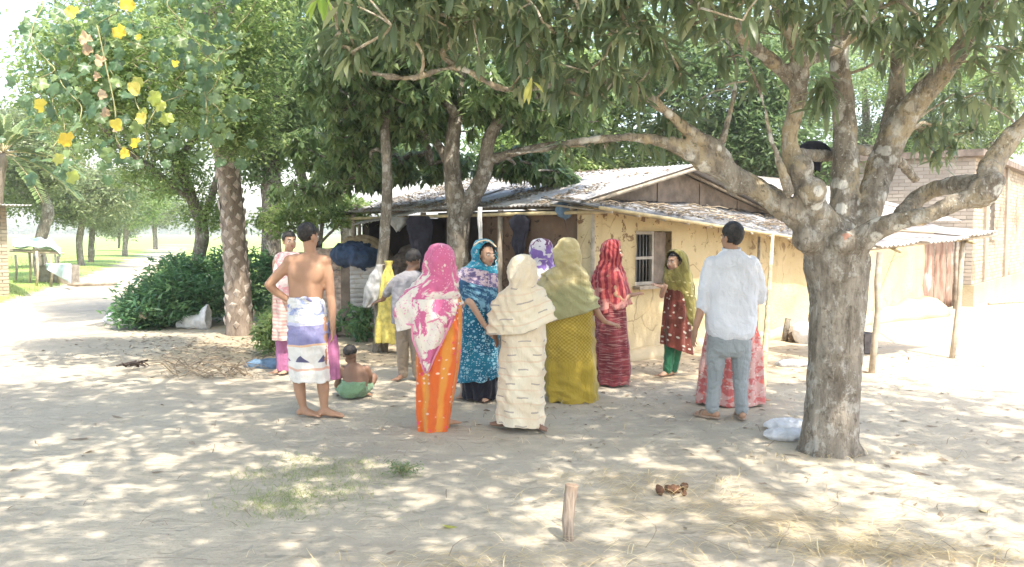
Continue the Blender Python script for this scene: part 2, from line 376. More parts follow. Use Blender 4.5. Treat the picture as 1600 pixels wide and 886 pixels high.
# ------------------------------------------------------------------ leaves
def tmpl_leaf(rows=5, width=.22, droop=.25, fold=.12, shape=(0, .75, 1, .8, 0)):
    ts = [i / (rows - 1) for i in range(rows)]; V = []; Fq = []
    V.append((0, 0, 0))
    for i in range(1, rows - 1):
        t = ts[i]; w = width / 2 * shape[i]; z = -droop * t * t
        V += [(t, -w, z + fold * w * 2), (t, 0, z), (t, w, z + fold * w * 2)]
    V.append((1, 0, -droop)); last = len(V) - 1
    T = [(0, 2, 1), (0, 3, 2)]
    for i in range(rows - 3):
        a = 1 + i * 3; b = a + 3
        T += [(a, a + 1, b + 1), (a, b + 1, b), (a + 1, a + 2, b + 2), (a + 1, b + 2, b + 1)]
    a = 1 + (rows - 3) * 3; T += [(a, a + 1, last), (a + 1, a + 2, last)]
    return np.array(V, float), np.array(T, int)
LEAF5 = tmpl_leaf(); LEAF4 = tmpl_leaf(4, .3, .2, .1, (0, 1, .85, 0))
LEAF3 = (np.array([(0, 0, 0), (.5, -.2, .02), (1, 0, -.12), (.5, .2, .02)], float), np.array([(0, 1, 2), (0, 2, 3)]))
def tmpl_lobed(sd=0):
    rr = random.Random(sd)
    V = [(0, 0, 0)]; n = 30
    for i in range(n):
        th = 2 * math.pi * i / n; r = .38 + .14 * abs(math.cos(2.5 * th + .15 * math.sin(th + sd))) ** 1.3 * (1 - .35 * (1 + math.cos(th + math.pi)) / 2) + (.022 if i % 2 else -.02) + rr.uniform(-.03, .03)
        V.append((.42 + r * math.cos(th), r * math.sin(th), -.10 * (r ** 2) * 4 + .07 * math.sin(5 * th + 1) + .04 * math.sin(2 * th)))
    V[0] = (.40, .02, .05)
    return np.array(V, float), np.array([(0, 1 + i, 1 + (i + 1) % n) for i in range(n)])
LOBED = tmpl_lobed()
LOBEDS = [tmpl_lobed(k) for k in range(6)]
BLADE = (np.array([(0, -.03, 0), (0, .03, 0), (.5, .02, .0), (.5, -.02, .0), (1, 0, -.15)], float), np.array([(0, 1, 2), (0, 2, 3), (3, 2, 4)]))

def frames(d, up):
    d = d / np.linalg.norm(d, axis=1, keepdims=True); y = np.cross(up, d); l = np.linalg.norm(y, axis=1, keepdims=True); y = y / np.maximum(l, 1e-6)
    z = np.cross(d, y); return np.stack([d, y, z], axis=2)
def leafmass(name, tm, pos, d, up, size, mat, parent=None, var=None, kind='stuff', base=None):
    V, T = tm; Fm = frames(d, up); n = len(pos)
    if np.isscalar(size): size = np.full(n, size)
    vs = np.einsum('nij,vj->nvi', Fm, V) * size[:, None, None] + pos[:, None, :]
    fs = T[None] + (np.arange(n) * len(V))[:, None, None]
    if var is None: var = rng.random(n)
    me = npmesh(name, vs.reshape(-1, 3), fs.reshape(-1, 3), np.repeat(var, len(V)))
    o = link(name, me, mat, parent, base)
    if kind: o['kind'] = kind
    return o
def project(P):
    x, y, z = P[:, 0], P[:, 1], P[:, 2] - HC
    dep = y * _cp - z * _sp; v = y * _sp + z * _cp
    dep = np.where(dep < .1, .1, dep)
    return CXP + F * x / dep, CYP - F * v / dep, dep

def clumps(blobs, n, shell=.45):
    """blobs: (cx,cy,cz, rx,ry,rz, weight)"""
    w = np.array([b[6] for b in blobs], float); w /= w.sum(); ks = rng.choice(len(blobs), n, p=w); out = []
    for k in ks:
        b = blobs[k]; d = rng.normal(size=3); d /= np.linalg.norm(d); r = shell + (1 - shell) * rng.random() ** .7
        out.append((b[0] + d[0] * b[3] * r, b[1] + d[1] * b[4] * r, b[2] + d[2] * b[5] * r))
    return np.array(out)
def pblob(px, py, D, rx, ry, rz, w=1.0):
    p = at(px, py, D); return (p.x, p.y, p.z, rx, ry, rz, w)

def twigs(C, skel, parent, mat='bark', r0=.014, r1=.004, every=1, seg=4, maxd=1e9, name='twigs'):
    """twigs grown outward: each clump hangs on the nearest point already reached, so shoots branch like a tree's"""
    SK = np.array([tuple(p) for p in skel]); C = C[::every]; n = len(C)
    if n == 0: return
    dmin = np.full(n, 1e9)
    for k in range(0, n, 200): dmin[k:k + 200] = np.linalg.norm(C[k:k + 200, None] - SK[None], axis=2).min(axis=1)
    order = np.argsort(dmin); nodes = np.empty((len(SK) + n * 2, 3)); nodes[:len(SK)] = SK; cnt = len(SK); par = {}; own = {}; load = np.zeros(len(SK) + n * 2)
    for k in order:
        c = C[k]; dv = nodes[:cnt] - c; dist = np.linalg.norm(dv, axis=1) + np.maximum(0, dv[:, 2]) * .6; j = int(np.argmin(dist)); a = nodes[j]
        mid = a * .5 + c * .5 + rng.normal(size=3) * dist[j] * .10 + np.array([0, 0, dist[j] * .06])
        nodes[cnt] = mid; nodes[cnt + 1] = c; par[cnt] = j; par[cnt + 1] = cnt; own[k] = cnt + 1; cnt += 2
    for i in range(cnt - 1, len(SK) - 1, -1):
        load[i] += 1
        load[par[i]] += load[i]
    b = MB()
    for i in range(len(SK) + 1, cnt, 2):
        m_ = par[i]; a = par[m_]; ra = min(r0 * 2.2, r1 + r1 * .42 * math.sqrt(load[m_])); rb = min(ra, r1 + r1 * .42 * math.sqrt(load[i]) - r1 * .3)
        A_, M_, B_ = Vector(nodes[a]), Vector(nodes[m_]), Vector(nodes[i])
        b.tube([A_, A_.lerp(M_, .6) + Vector(rng.normal(size=3)) * .01, M_.lerp(B_, .4), B_], [ra, (ra * .6 + rb * .4), rb, rb * .9], seg, cap=False)
    if b.v:
        o = b.build(name, mat, parent); o['kind'] = 'stuff'; return o

def whorls(C, nl, length, droop=(25, 75), spread=.02, ns=None):
    """leaf rosettes as mango twigs carry them"""
    pos = []; d = []; up = []; sz = []; var = []
    for c in C:
        k = int(rng.integers(nl[0], nl[1] + 1)); a0 = rng.random() * 6.28; v0 = rng.random()
        for j in range(k):
            az = a0 + j * 2.4 + rng.normal() * .2; al = R(rng.uniform(*droop)); dd = (math.cos(az) * math.cos(al), math.sin(az) * math.cos(al), -math.sin(al))
            pos.append(c + rng.normal(size=3) * spread + np.array([0, 0, j * .006])); d.append(dd); up.append((math.cos(az) * math.sin(al) + rng.normal() * .25, math.sin(az) * math.sin(al) + rng.normal() * .25, math.cos(al)))
            sz.append(length * rng.uniform(.65, 1.15)); var.append((v0 * .6 + rng.random() * .4) % 1)
    return np.array(pos), np.array(d), np.array(up), np.array(sz), np.array(var)
def puffs(C, nl, rad, length):
    """loose leaf clumps"""
    n = len(C) * nl; pos = np.repeat(C, nl, axis=0) + rng.normal(size=(n, 3)) * rad * np.array([1, 1, .6])
    d = rng.normal(size=(n, 3)); d[:, 2] = d[:, 2] * .5 - .35; up = rng.normal(size=(n, 3)) * .5 + np.array([0, 0, 1.])
    return pos, d, up, length * rng.uniform(.6, 1.2, n), np.clip(np.repeat(rng.random(len(C)), nl) * .7 + rng.random(n) * .3, 0, 1)

def limb(pts, n=None):
    """pts (px,py,D,width_px) -> smooth points and radii"""
    q = smoothpath(pts, n or (len(pts) * 5)); P = []; Rr = []
    for a in q: P.append(at(a[0], a[1], a[2])); Rr.append(max(.004, a[3] / 2 * S(a[2])))
    return P, Rr
def simple_tree(name, label, limbs, base, blobs, ncl, nl, rad, ll, tm, lmat, bmat='bark', group=None, mode='puff', seg=10, shell=.45, tw=1, droop=(20, 70), cat='tree'):
    t = thing(name, label, cat, base, group); skel = []
    for i, L in enumerate(limbs):
        P, Rr = limb(L); b = MB(); b.tube(P, Rr, seg, jit=.25); b.build('trunk' if i == 0 else 'limb', bmat, t); skel += P[len(P) // (3 if i == 0 else 6):]
    C = clumps(blobs, ncl, shell)
    if tw: twigs(C, skel, t, bmat, every=tw, r0=.02)
    a = puffs(C, nl, rad, ll) if mode == 'puff' else whorls(C, nl, ll, droop)
    leafmass('crown', tm, a[0], a[1], a[2], a[3], lmat, t, a[4])
    return t
# ------------------------------------------------------------------ ground
_L = [gnd(*p) for p in ((0, 485), (60, 462), (110, 448), (165, 425), (215, 405), (243, 393), (262, 384), (276, 377))]
_Rr = [gnd(*p) for p in ((150, 500), (185, 470), (215, 440), (246, 414), (270, 398), (283, 386), (290, 377))]
def xa(pl, y):
    if y <= pl[0].y: return pl[0].x + (y - pl[0].y) * (pl[1].x - pl[0].x) / (pl[1].y - pl[0].y)
    for a, b in zip(pl, pl[1:]):
        if y <= b.y: return a.x + (b.x - a.x) * (y - a.y) / (b.y - a.y)
    a, b = pl[-2], pl[-1]; return b.x + (b.x - a.x) * (y - b.y) / (b.y - a.y)
def sst(x, a, b):
    t = max(0, min(1, (x - a) / (b - a))); return t * t * (3 - 2 * t)
def grassness(x, y):
    gl = sst(xa(_L, y) - x, -.4, .8) * sst(y, 15, 18)
    gr = sst(x - xa(_Rr, y), -.3, .9) * sst(y, 14.5, 17) * (1 - sst(x, -2.5, -.5) * (1 - sst(y, 26, 32)))
    far = sst(y, 60, 75) * (1 if x > -3 or True else 0)
    r = max(gl, gr)
    if y > 60: r = max(r, 0 if abs(x - (xa(_L, y) + xa(_Rr, y)) / 2) < (xa(_Rr, y) - xa(_L, y)) / 2 and y < 110 else 1)
    if x > 2 and y < 40: r = 0
    return r
def earth_sun_tone(x, y):
    v = 0
    v = max(v, sst(y, 8.2, 9.4) * (1 - sst(y, 15, 17)) * sst(x, -.5, .8) * (1 - sst(x, 3.6, 4.6)) * .75)
    v = max(v, sst(y, 9.2, 10.3) * (1 - sst(y, 14, 15)) * sst(x, -5.3, -4.3) * (1 - sst(x, -.5, .5)) * .62)
    v = max(v, .50 * sst(y, 7.0, 9.5) * sst(x, 2.6, 4.2))  # right yard coloured warmer and darker to offset its sunlit glare
    return v
def axis_(lo, hi, d0, grow, far):
    a = [lo]
    while a[-1] < hi: a.append(a[-1] + d0)
    d = d0; up = []; x = a[-1]
    while x < far: d *= grow; x += d; up.append(x)
    d = d0; dn = []; x = lo
    while x > -far: d *= grow; x -= d; dn.append(x)
    return dn[::-1] + a + up
GX = axis_(-9, 9, .14, 1.13, 2600); GY = axis_(2.5, 16, .14, 1.045, 2600)
GY = [y for y in GY if y > -60 or y == GY[0]]
gv = []; gg = []; ge = []
def gz(x, y):
    n = noise.noise(Vector((x * .5, y * .5, 0))) * .012 + noise.noise(Vector((x * 2.1, y * 2.1, 3))) * .008
    n += noise.noise(Vector((x * 1.2, y * 5.5, 7))) * .007 * (1 - sst(y, 7, 11)) + (noise.noise(Vector((x * 2.5 + y, y * 13, 2))) * .009 * (1 - sst(y, 6, 9)) * (1 - sst(x, -2.2, -.6)) if x < 0 else 0)
    f = (1 - sst(abs(y), 40, 60)); return (n - .012) * f
for y in GY:
    for x in GX:
        gr_ = grassness(x, y); z = gz(x, y) if abs(x) < 60 and -20 < y < 60 else -.012
        if y > 16 and y < 80 and x < 0: z += .16 * gr_ * (1 - sst(xa(_L, y) - x, 2, 6) if x < xa(_L, y) else .4) * (1 - sst(y, 50, 80))
        gv.append((x, y, z)); gg.append(gr_); ge.append(earth_sun_tone(x, y))
nx = len(GX); gf = [(j * nx + i, j * nx + i + 1, (j + 1) * nx + i + 1, (j + 1) * nx + i) for j in range(len(GY) - 1) for i in range(nx - 1)]
me = npmesh('ground', gv, gf)
for nm, ar in (('grass', gg), ('earth', ge)):
    a = me.attributes.new(nm, 'FLOAT', 'POINT'); a.data.foreach_set('value', np.asarray(ar, np.float32))
tag(link('ground', me, 'ground'), 'pale dusty village ground with a dirt track', None, None, 'structure')

# ------------------------------------------------------------------ the mud house
P0 = Vector((.94, 10.0, 0)); U = Vector((.741, .671, 0)); Vv = Vector((-.671, .741, 0)); Zz = Vector((0, 0, 1))
def H(a, s, z): return P0 + U * a + Vv * s + Zz * z
def wallgrid(mb, frame, xs, zs, hole, thick, amp=.012, ztop=None, sc=2.5):
    """uneven mud wall: frame(x, s, z) -> point; cells whose centre lies in `hole` (x0,x1,z0,z1) are left open"""
    nz = len(zs); nxx = len(xs); idx = {}
    zmax = zs[-1]; zh = hole[3] if hole else 0
    def P(i, j, side):
        k = (i, j, side)
        if k not in idx:
            x, z = xs[i], zs[j]
            if ztop:
                zt = ztop(x); z = z if z <= zh else zh + (z - zh) * (zt - zh) / (zmax - zh)
            n = noise.noise(Vector((x * sc, z * sc, side * 9.0))) * amp + noise.noise(Vector((x * 8, z * 8, side * 5.0))) * amp * .35
            idx[k] = len(mb.v); mb.v.append(frame(x, (0 if side == 0 else thick) + (n if side == 0 else 0), z)); mb.uv.append((x, z)); mb.var.append(0)
        return idx[k]
    on = lambda i, j: 0 <= i < nxx - 1 and 0 <= j < nz - 1 and not (hole and hole[0] < (xs[i] + xs[i + 1]) / 2 < hole[1] and hole[2] < (zs[j] + zs[j + 1]) / 2 < hole[3])
    for i in range(nxx - 1):
        for j in range(nz - 1):
            if not on(i, j): continue
            mb.f.append((P(i, j, 0), P(i + 1, j, 0), P(i + 1, j + 1, 0), P(i, j + 1, 0))); mb.f.append((P(i, j, 1), P(i, j + 1, 1), P(i + 1, j + 1, 1), P(i + 1, j, 1)))
            for di, dj, e in ((-1, 0, ((i, j), (i, j + 1))), (1, 0, ((i + 1, j + 1), (i + 1, j))), (0, -1, ((i + 1, j), (i, j))), (0, 1, ((i, j + 1), (i + 1, j + 1)))):
                if not on(i + di, j + dj): mb.f.append((P(*e[0], 0), P(*e[0], 1), P(*e[1], 1), P(*e[1], 0)))
def lin(a, b, n): return [a + (b - a) * i / n for i in range(n + 1)]
hut = thing('mud_house', 'low yellow mud-plastered house with tin roof and barred window behind the group of people', 'house', H(0, 0, 0))
WX0, WX1, WZ0, WZ1 = .80, 1.52, .90, 1.575
def zeave(a): return 1.83 - .083 * (a + .2)
mb = MB(); wallgrid(mb, H, lin(0, WX0, 8) + lin(WX0, WX1, 5)[1:] + lin(WX1, 5.6, 32)[1:], lin(-.1, WZ0, 10) + lin(WZ0, WZ1, 6)[1:] + lin(WZ1, 1.8, 3)[1:], (WX0, WX1, WZ0, WZ1), .24, .03, lambda a: zeave(a) + .06)
mb.build('wall', 'mud_yellow', hut)
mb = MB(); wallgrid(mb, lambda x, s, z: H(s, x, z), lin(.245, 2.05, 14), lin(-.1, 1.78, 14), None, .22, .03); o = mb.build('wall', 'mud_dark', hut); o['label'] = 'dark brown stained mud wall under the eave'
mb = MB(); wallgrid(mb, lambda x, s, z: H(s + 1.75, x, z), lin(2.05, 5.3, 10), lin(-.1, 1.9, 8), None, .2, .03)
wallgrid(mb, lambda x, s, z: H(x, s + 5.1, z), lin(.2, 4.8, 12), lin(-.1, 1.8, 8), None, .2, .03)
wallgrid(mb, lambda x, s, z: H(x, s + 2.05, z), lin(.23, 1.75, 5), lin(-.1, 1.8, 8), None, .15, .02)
o = mb.build('wall', 'mud_inner', hut); o['label'] = 'near-black inner wall of the open veranda'
mb = MB(); wallgrid(mb, lambda x, s, z: H(s + 4.85, x, z), lin(.25, 5.1, 12), lin(-.1, 1.8, 8), None, .2, .03); mb.build('wall', 'mud_yellow', hut)
# mud foot along the wall
mb = MB(); n = 60
rings = []
for i in range(n):
    a = -.1 + 5.7 * i / (n - 1); w = .16 + .05 * noise.noise(Vector((a * 2, 0, 1))); hh = .10 + .04 * noise.noise(Vector((a * 2.5, 3, 1)))
    rings.append([H(a, -w, -.04), H(a, -w * .8, hh * .5), H(a, -w * .35, hh), H(a, .05, hh + .03), H(a, .05, -.04)])
mb.loft(rings); mb.build('plinth', 'mud_yellow', hut)
# window: frame, a near-black sheet painting the room's shade behind bars, an open shutter folded to the right
wd = MB(); fr = .04
a0, a1, aw = WX0, WX1, WX0 + .40
for (x0, x1, z0, z1) in ((a0, a0 + fr, WZ0, WZ1), (aw - fr, aw, WZ0, WZ1), (a0 + fr, aw - fr, WZ1 - fr, WZ1), (a0 + fr, aw - fr, WZ0, WZ0 + fr), (a0 + fr, aw - fr, (WZ0 + WZ1) / 2 - .015, (WZ0 + WZ1) / 2 + .02)):
    rot = Matrix((U, Vv, Zz)).transposed(); wd.box(H((x0 + x1) / 2, .06, (z0 + z1) / 2), (x1 - x0, .05, z1 - z0), rot)
win = wd.build('window', 'frame', hut, smooth=False)
for k in range(4):
    b = MB(); x = a0 + .04 + .32 * (k + 1) / 5; b.tube([H(x, .075, WZ0 + .02), H(x, .075, WZ1 - .02)], .007, 6)
    o = b.build('window_bar', 'bar', win); o.parent = win; o.location = (0, 0, 0)
b = MB(); b.box(H((a0 + aw) / 2, .20, (WZ0 + WZ1) / 2), (aw - a0, .02, WZ1 - WZ0), rot); b.build('room_shade_sheet', 'dark', hut, smooth=False)
for k, (x0, x1) in enumerate(((aw + .01, aw + .155), (aw + .165, a1 - .01))):
    b = MB(); b.box(H((x0 + x1) / 2, .05 + .05 * k, (WZ0 + WZ1) / 2), (x1 - x0, .025, WZ1 - WZ0 - .02), rot); b.build('shutter_board', 'gable', hut, smooth=False)
b = MB(); b.box(H((a0 + a1) / 2, -.03, WZ0 - .022), (a1 - a0 + .10, .16, .04), rot); b.build('window_sill', 'board', hut, smooth=False)
# corrugated sheets of the main roof
def corr(P, w, l, pitch=.076, amp=.013, thick=.004, nl=8, sag=0.0, jag=0.0):
    """sheet: P(x across, y along) -> point; profile across x"""
    n = max(4, int(w / pitch * 4)); mb = MB(); top = []; nrm = []
    for j in range(nl + 1):
        y = l * j / nl; row = []
        for i in range(n + 1):
            x = w * i / n; z = amp * math.cos(2 * math.pi * x / pitch) + sag * math.sin(math.pi * y / l) + (jag * noise.noise(Vector((x * 3, y * 3, w))) if jag else 0)
            row.append(P(x, y + (jag * .6 * noise.noise(Vector((x * 9, 0, w * 7))) if jag and j in (0, nl) else 0), z))
        top.append(row)
    k = 0
    for row in top: mb.v += [Vector(p) for p in row]; mb.uv += [(0, 0)] * len(row); mb.var += [0] * len(row)
    m = n + 1; T = len(mb.v)
    for row in top: mb.v += [Vector(p) - Zz * thick for p in row]; mb.uv += [(0, 0)] * len(row); mb.var += [0] * len(row)
    for j in range(nl):
        for i in range(n):
            a = j * m + i; mb.f.append((a, a + 1, a + m + 1, a + m)); mb.f.append((T + a, T + a + m, T + a + m + 1, T + a + 1))
    for i in range(n):
        mb.f.append((i, T + i, T + i + 1, i + 1)); a = nl * m + i; mb.f.append((a, a + 1, T + a + 1, T + a))
    for j in range(nl):
        a = j * m; mb.f.append((a, a + m, T + a + m, T + a)); a = j * m + n; mb.f.append((a, T + a, T + a + m, a + m))
    return mb
ZE, ZR, AE, AR = 1.89, 2.50, -.05, 2.5
roof = MB(); 
for (s0, s1) in ((.4, .46), (2.2, 2.26), (4.0, 4.06), (5.5, 5.56)):
    for (q0, q1) in (((AE + .1, ZE), (AR, ZR)), ((AR, ZR), (5.0, ZE))):
        roof.tube([H(q0[0], s0 + .2, q0[1] - .05), H(q1[0], s0 + .2, q1[1] - .05)], .03, 6)
roof.tube([H(AR, .3, ZR - .05), H(AR, 5.6, ZR - .05)], .03, 6)
rf = roof.build('roof', 'board', hut)
slope = Vector((AR - AE, 0, ZR - ZE)); SL = slope.length
for side in (0, 1):
    for i in range(7):
        w = .80; s0 = .28 + i * .76; dz = .004 * (i % 2) + .006
        if side == 0: Pf = lambda x, y, z, s0=s0, dz=dz: H(AE + (AR - AE) * y / SL + .02, s0 + x, ZE + (ZR - ZE) * y / SL + z + dz)
        else: Pf = lambda x, y, z, s0=s0, dz=dz: H(5.05 - (5.05 - AR) * y / SL - .02, s0 + x, ZE + (ZR - ZE) * y / SL + z + dz)
        o = corr(Pf, w, SL - .01, jag=.012).build('roof_sheet', 'tin', rf)
# gable boards
for i in range(10):
    a = .05 + i * .49; b = MB(); zb = 1.62
    zt0 = ZE + (ZR - ZE) * (1 - abs(a - AR) / (AR - AE)) - .09; zt1 = ZE + (ZR - ZE) * (1 - abs(a + .48 - AR) / (AR - AE)) - .09
    s = .62 + .012 * (i % 2); pf = [H(a, s, zb), H(a + .48, s, zb), H(a + .48, s, max(zt1, zb + .02)), H(a, s, max(zt0, zb + .02))]; pb = [p + Vv * .03 for p in pf]
    b.add(pf + pb, [(0, 1, 2, 3), (7, 6, 5, 4), (0, 4, 5, 1), (1, 5, 6, 2), (2, 6, 7, 3), (3, 7, 4, 0)]); b.build('gable_board', 'gable', hut, smooth=False)
b = MB(); b.tube([H(AE, .30, ZE - .045), H(AR, .30, ZR - .045)], .028, 6); b.tube([H(AR, .30, ZR - .045), H(5, .30, ZE - .045)], .028, 6); b.build('barge_pole', 'board', hut)
# lean-to roof over the yellow wall: dark sheets in overlapping courses
def zl(a, s): # lean-to surface
    e = zeave(a) + .02; u = 1.95 - max(0, a - 2.6) * .055; return e + (u - e) * (s + .36) / .98
for i in range(8):
    a = -.22 + i * .73
    for c in range(3):
        s0 = -.36 + c * .31; P = lambda x, y, z, a=a, s0=s0, c=c: H(a + x, s0 + y, zl(a + x, s0 + y) + z + .012 * c + .004 * (i % 2))
        corr(P, .78, .38, pitch=.13, amp=.006, thick=.012, nl=3, jag=.03).build('lean_to_sheet', 'roof_dark', hut)
b = MB(); b.tube([H(-.28, -.37, zl(-.28, -.36) - .02), H(1.5, -.375, zl(1.5, -.36) - .025), H(3.2, -.36, zl(3.2, -.36) - .02), H(5.6, -.37, zl(5.6, -.36) - .02)], .022, 7); b.build('eave_pole', 'bamboo', hut)
for k in range(12):
    a = -.1 + k * .48; b = MB(); b.tube([H(a, -.40, zl(a, -.40) - .05), H(a, .6, zl(a, .6) - .05)], .014, 5); b.build('rafter', 'pole', hut)
# sticks and litter lying on the roofs
b = MB()
for k in range(70):
    a = rng.uniform(.3, 5.3); s = rng.uniform(-.3, .5); th = rng.normal() * .5; L = rng.uniform(.1, .5); p = H(a, s, zl(a, s) + .045); d = (U * math.cos(th) + Vv * math.sin(th)) * L; q = p + d
    b.tube([p, p.lerp(q, .5) + Zz * .015, q - Zz * .05 * L], .006, 4, var=rng.random())
o = b.build('stick', 'twig', hut); o['kind'] = 'stuff'
n = 1400; aa = rng.uniform(-.2, 5.3, n); ss = rng.uniform(-.34, .58, n)
pos = np.array([tuple(H(a, s, zl(a, s) + .035 + rng.random() * .02)) for a, s in zip(aa, ss)]); dd = rng.normal(size=(n, 3)) * np.array([1, 1, .15]); up = rng.normal(size=(n, 3)) * .35 + np.array([0, 0, 1])
keep = np.array([noise.noise(Vector((p[0] * 2, p[1] * 2, 0))) > -.12 for p in pos])
o = leafmass('leaf_litter', LEAF3, pos[keep], dd[keep], up[keep], rng.uniform(.03, .10, keep.sum()), 'litter', hut)
n = 5200; aa = AE + (AR - AE) * rng.random(n) ** 1.3; ss = rng.uniform(.3, 5.5, n)
pos = np.array([tuple(H(a, s, ZE + (ZR - ZE) * (a - AE) / (AR - AE) + .03)) for a, s in zip(aa, ss)])
keep = np.array([noise.noise(Vector((p[0] * 1.5, p[1] * 1.5, 0))) + .12 * (s - 2.6) > -.05 for p, s in zip(pos, ss)])
n = keep.sum(); o = leafmass('leaf_litter', LEAF3, pos[keep], rng.normal(size=(n, 3)) * np.array([1, 1, .2]), rng.normal(size=(n, 3)) * .35 + np.array([0, 0, 1]), rng.uniform(.03, .09, n), 'litter', hut)
# veranda poles and beams
b = MB(); b.tube([H(-.02, -.05, 0), H(-.03, -.04, .9), H(-.02, -.03, 1.82)], [.032, .028, .026], 7, jit=.2); b.build('veranda_post', 'pole', hut)
for s in (1.6, 3.3, 5.2):
    b = MB(); b.tube([H(-.02, s, 0), H(.0, s + .03, .9), H(-.02, s, 1.85)], [.045, .04, .038], 7, jit=.2); b.build('veranda_post', 'board', hut)
b = MB(); b.tube([H(-.04, -.25, 1.80), H(-.04, 2.6, 1.79), H(-.04, 5.6, 1.78)], .024, 7); b.build('eave_beam', 'bamboo', hut)
b = MB(); b.tube([H(.5, .1, 1.9), H(.5, 5.5, 1.9)], .03, 6); b.tube([H(1.2, .7, 2.06), H(1.2, 5.5, 2.06)], .03, 6); b.build('purlin', 'board', hut)
# low sagging tin strip at the veranda's far end
PA, PB_ = at(700, 322, 12.0), at(548, 352, 13.2)
sd = (PB_ - PA); sw = sd.length; sdn = sd.normalized(); bk = Vector((.6, .7, .22)).normalized()
corr(lambda x, y, z: PA + sdn * x + bk * y + Zz * z, sw, 1.3, jag=.02).build('veranda_sheet', 'tin', hut)
for t_ in (.04, .96):
    p = PA + sdn * sw * t_ + bk * .1; b = MB(); b.tube([(p.x, p.y, 0), (p.x, p.y, p.z - .02)], .03, 6, jit=.2); b.build('veranda_post', 'board', hut)

# cream hut beyond it
hut2 = thing('mud_hut', 'cream mud hut with pale tin roof and rusty corrugated panel beyond the thick trunk', 'hut', H(5.7, 0, 0))
mb = MB(); wallgrid(mb, H, lin(5.62, 9.4, 26), lin(-.1, 1.82, 12), None, .24, .04)
wallgrid(mb, lambda x, s, z: H(s + 9.2, x, z), lin(.25, 3.2, 8), lin(-.1, 1.82, 6), None, .2, .03)
mb.build('wall', 'mud_cream', hut2)
mb = MB(); rings = []
for i in range(40):
    a = 5.7 + 3.9 * i / 39; w = .28 + .16 * noise.noise(Vector((a * 1.4, 0, 1))) + .25 * sst(a, 7.8, 9.2); hh = .22 + .12 * noise.noise(Vector((a * 1.7, 3, 1))) + .12 * sst(a, 7.8, 9)
    rings.append([H(a, -w, -.04), H(a, -w * .8, hh * .45), H(a, -w * .4, hh * .85), H(a, .05, hh), H(a, .05, -.04)])
mb.loft(rings); mb.build('plinth', 'mud_cream', hut2)
for i in range(6):
    a = 5.75 + i * .78; P = lambda x, y, z, a=a: H(a + x, -.25 + y, 1.78 + .28 * y + z + .006 * (i % 2)); corr(P, .82, 3.4, jag=.012).build('roof_sheet', 'tin_pale', hut2)
b = MB(); rot = Matrix((U, Vv, Zz)).transposed()
for i in range(5):
    P = lambda x, y, z, i=i: H(9.45 + .30 * i + x, .05 + z + .02 * (i % 2), .04 + y); corr(P, .30, 1.5 - .03 * i, pitch=.1, amp=.014, jag=.012).build('rusty_panel', 'rust', hut2)
P = lambda x, y, z: H(9.3 + x, -.2 + y, 1.58 + .1 * y + z); corr(P, 1.75, 1.6, jag=.02).build('roof_sheet', 'tin_pale', hut2)
b = MB(); b.tube([H(10.95, .0, 0), H(10.95, .0, 1.6)], .035, 6); b.build('corner_post', 'board', hut2)

# tin awning on two leaning poles
aw_b = gnd(1362, 581)
awn = thing('tin_awning', 'low tin awning on two crooked poles beside the cream hut', 'awning', aw_b)
A = at(1383, 386, 9.75); B = at(1562, 366, 10.75); d = B - A; wv = d.length; dn = d.normalized(); back = at(1400, 352, 11.4) - A
back = back - dn * back.dot(dn); bl = back.length; bn = back.normalized()
for i in range(3):
    P = lambda x, y, z, i=i: A + dn * (wv * i / 3 - .02 + x) + bn * (y + (.05, -.06, .03)[i]) + Zz * (z + (.0, .012, .024)[i] - .05 * math.sin(y * 2)); corr(P, wv / 3 + .06, bl * (1, .95, .9)[i], jag=.025).build('awning_sheet', 'tin_pale', awn)
for (px, py, tx, ty, DD, r) in ((1362, 581, 1374, 400, None, .035), (1487, 559, 1505, 382, None, .033)):
    p = gnd(px, py); q = at(tx, ty - 6, p.y + .15); m = p.lerp(q, .5) + Vector((.025, 0, 0)); b = MB(); b.tube([p - Zz * .05, p.lerp(m, .6), m, m.lerp(q, .5) - Vector((.012, 0, 0)), q], [r, r * .95, r * .9, r, r * .85], 7, jit=.3); b.build('post', 'pole', awn)
for fx in (.05, .68):
    p = A + dn * wv * fx - Zz * .04; q = H(6.6 + fx * 3.0, .1, 1.62); b = MB(); b.tube([p - bn * .12, p.lerp(q, .5) - Zz * .02, q], .02, 6); b.build('rafter', 'bamboo', awn)
b = MB(); b.tube([A - Zz * .035 - dn * .1 + bn * .12, B - Zz * .035 + dn * .12 + bn * .12], .02, 6); b.build('beam', 'pole', awn)
b = MB(); p = A + dn * .25 + bn * .3 + Zz * .05; b.tube([p, p + dn * .5 + bn * .1 + Zz * .03, p + dn * .9 - bn * .08], .017, 6); b.build('stick', 'twig', awn)

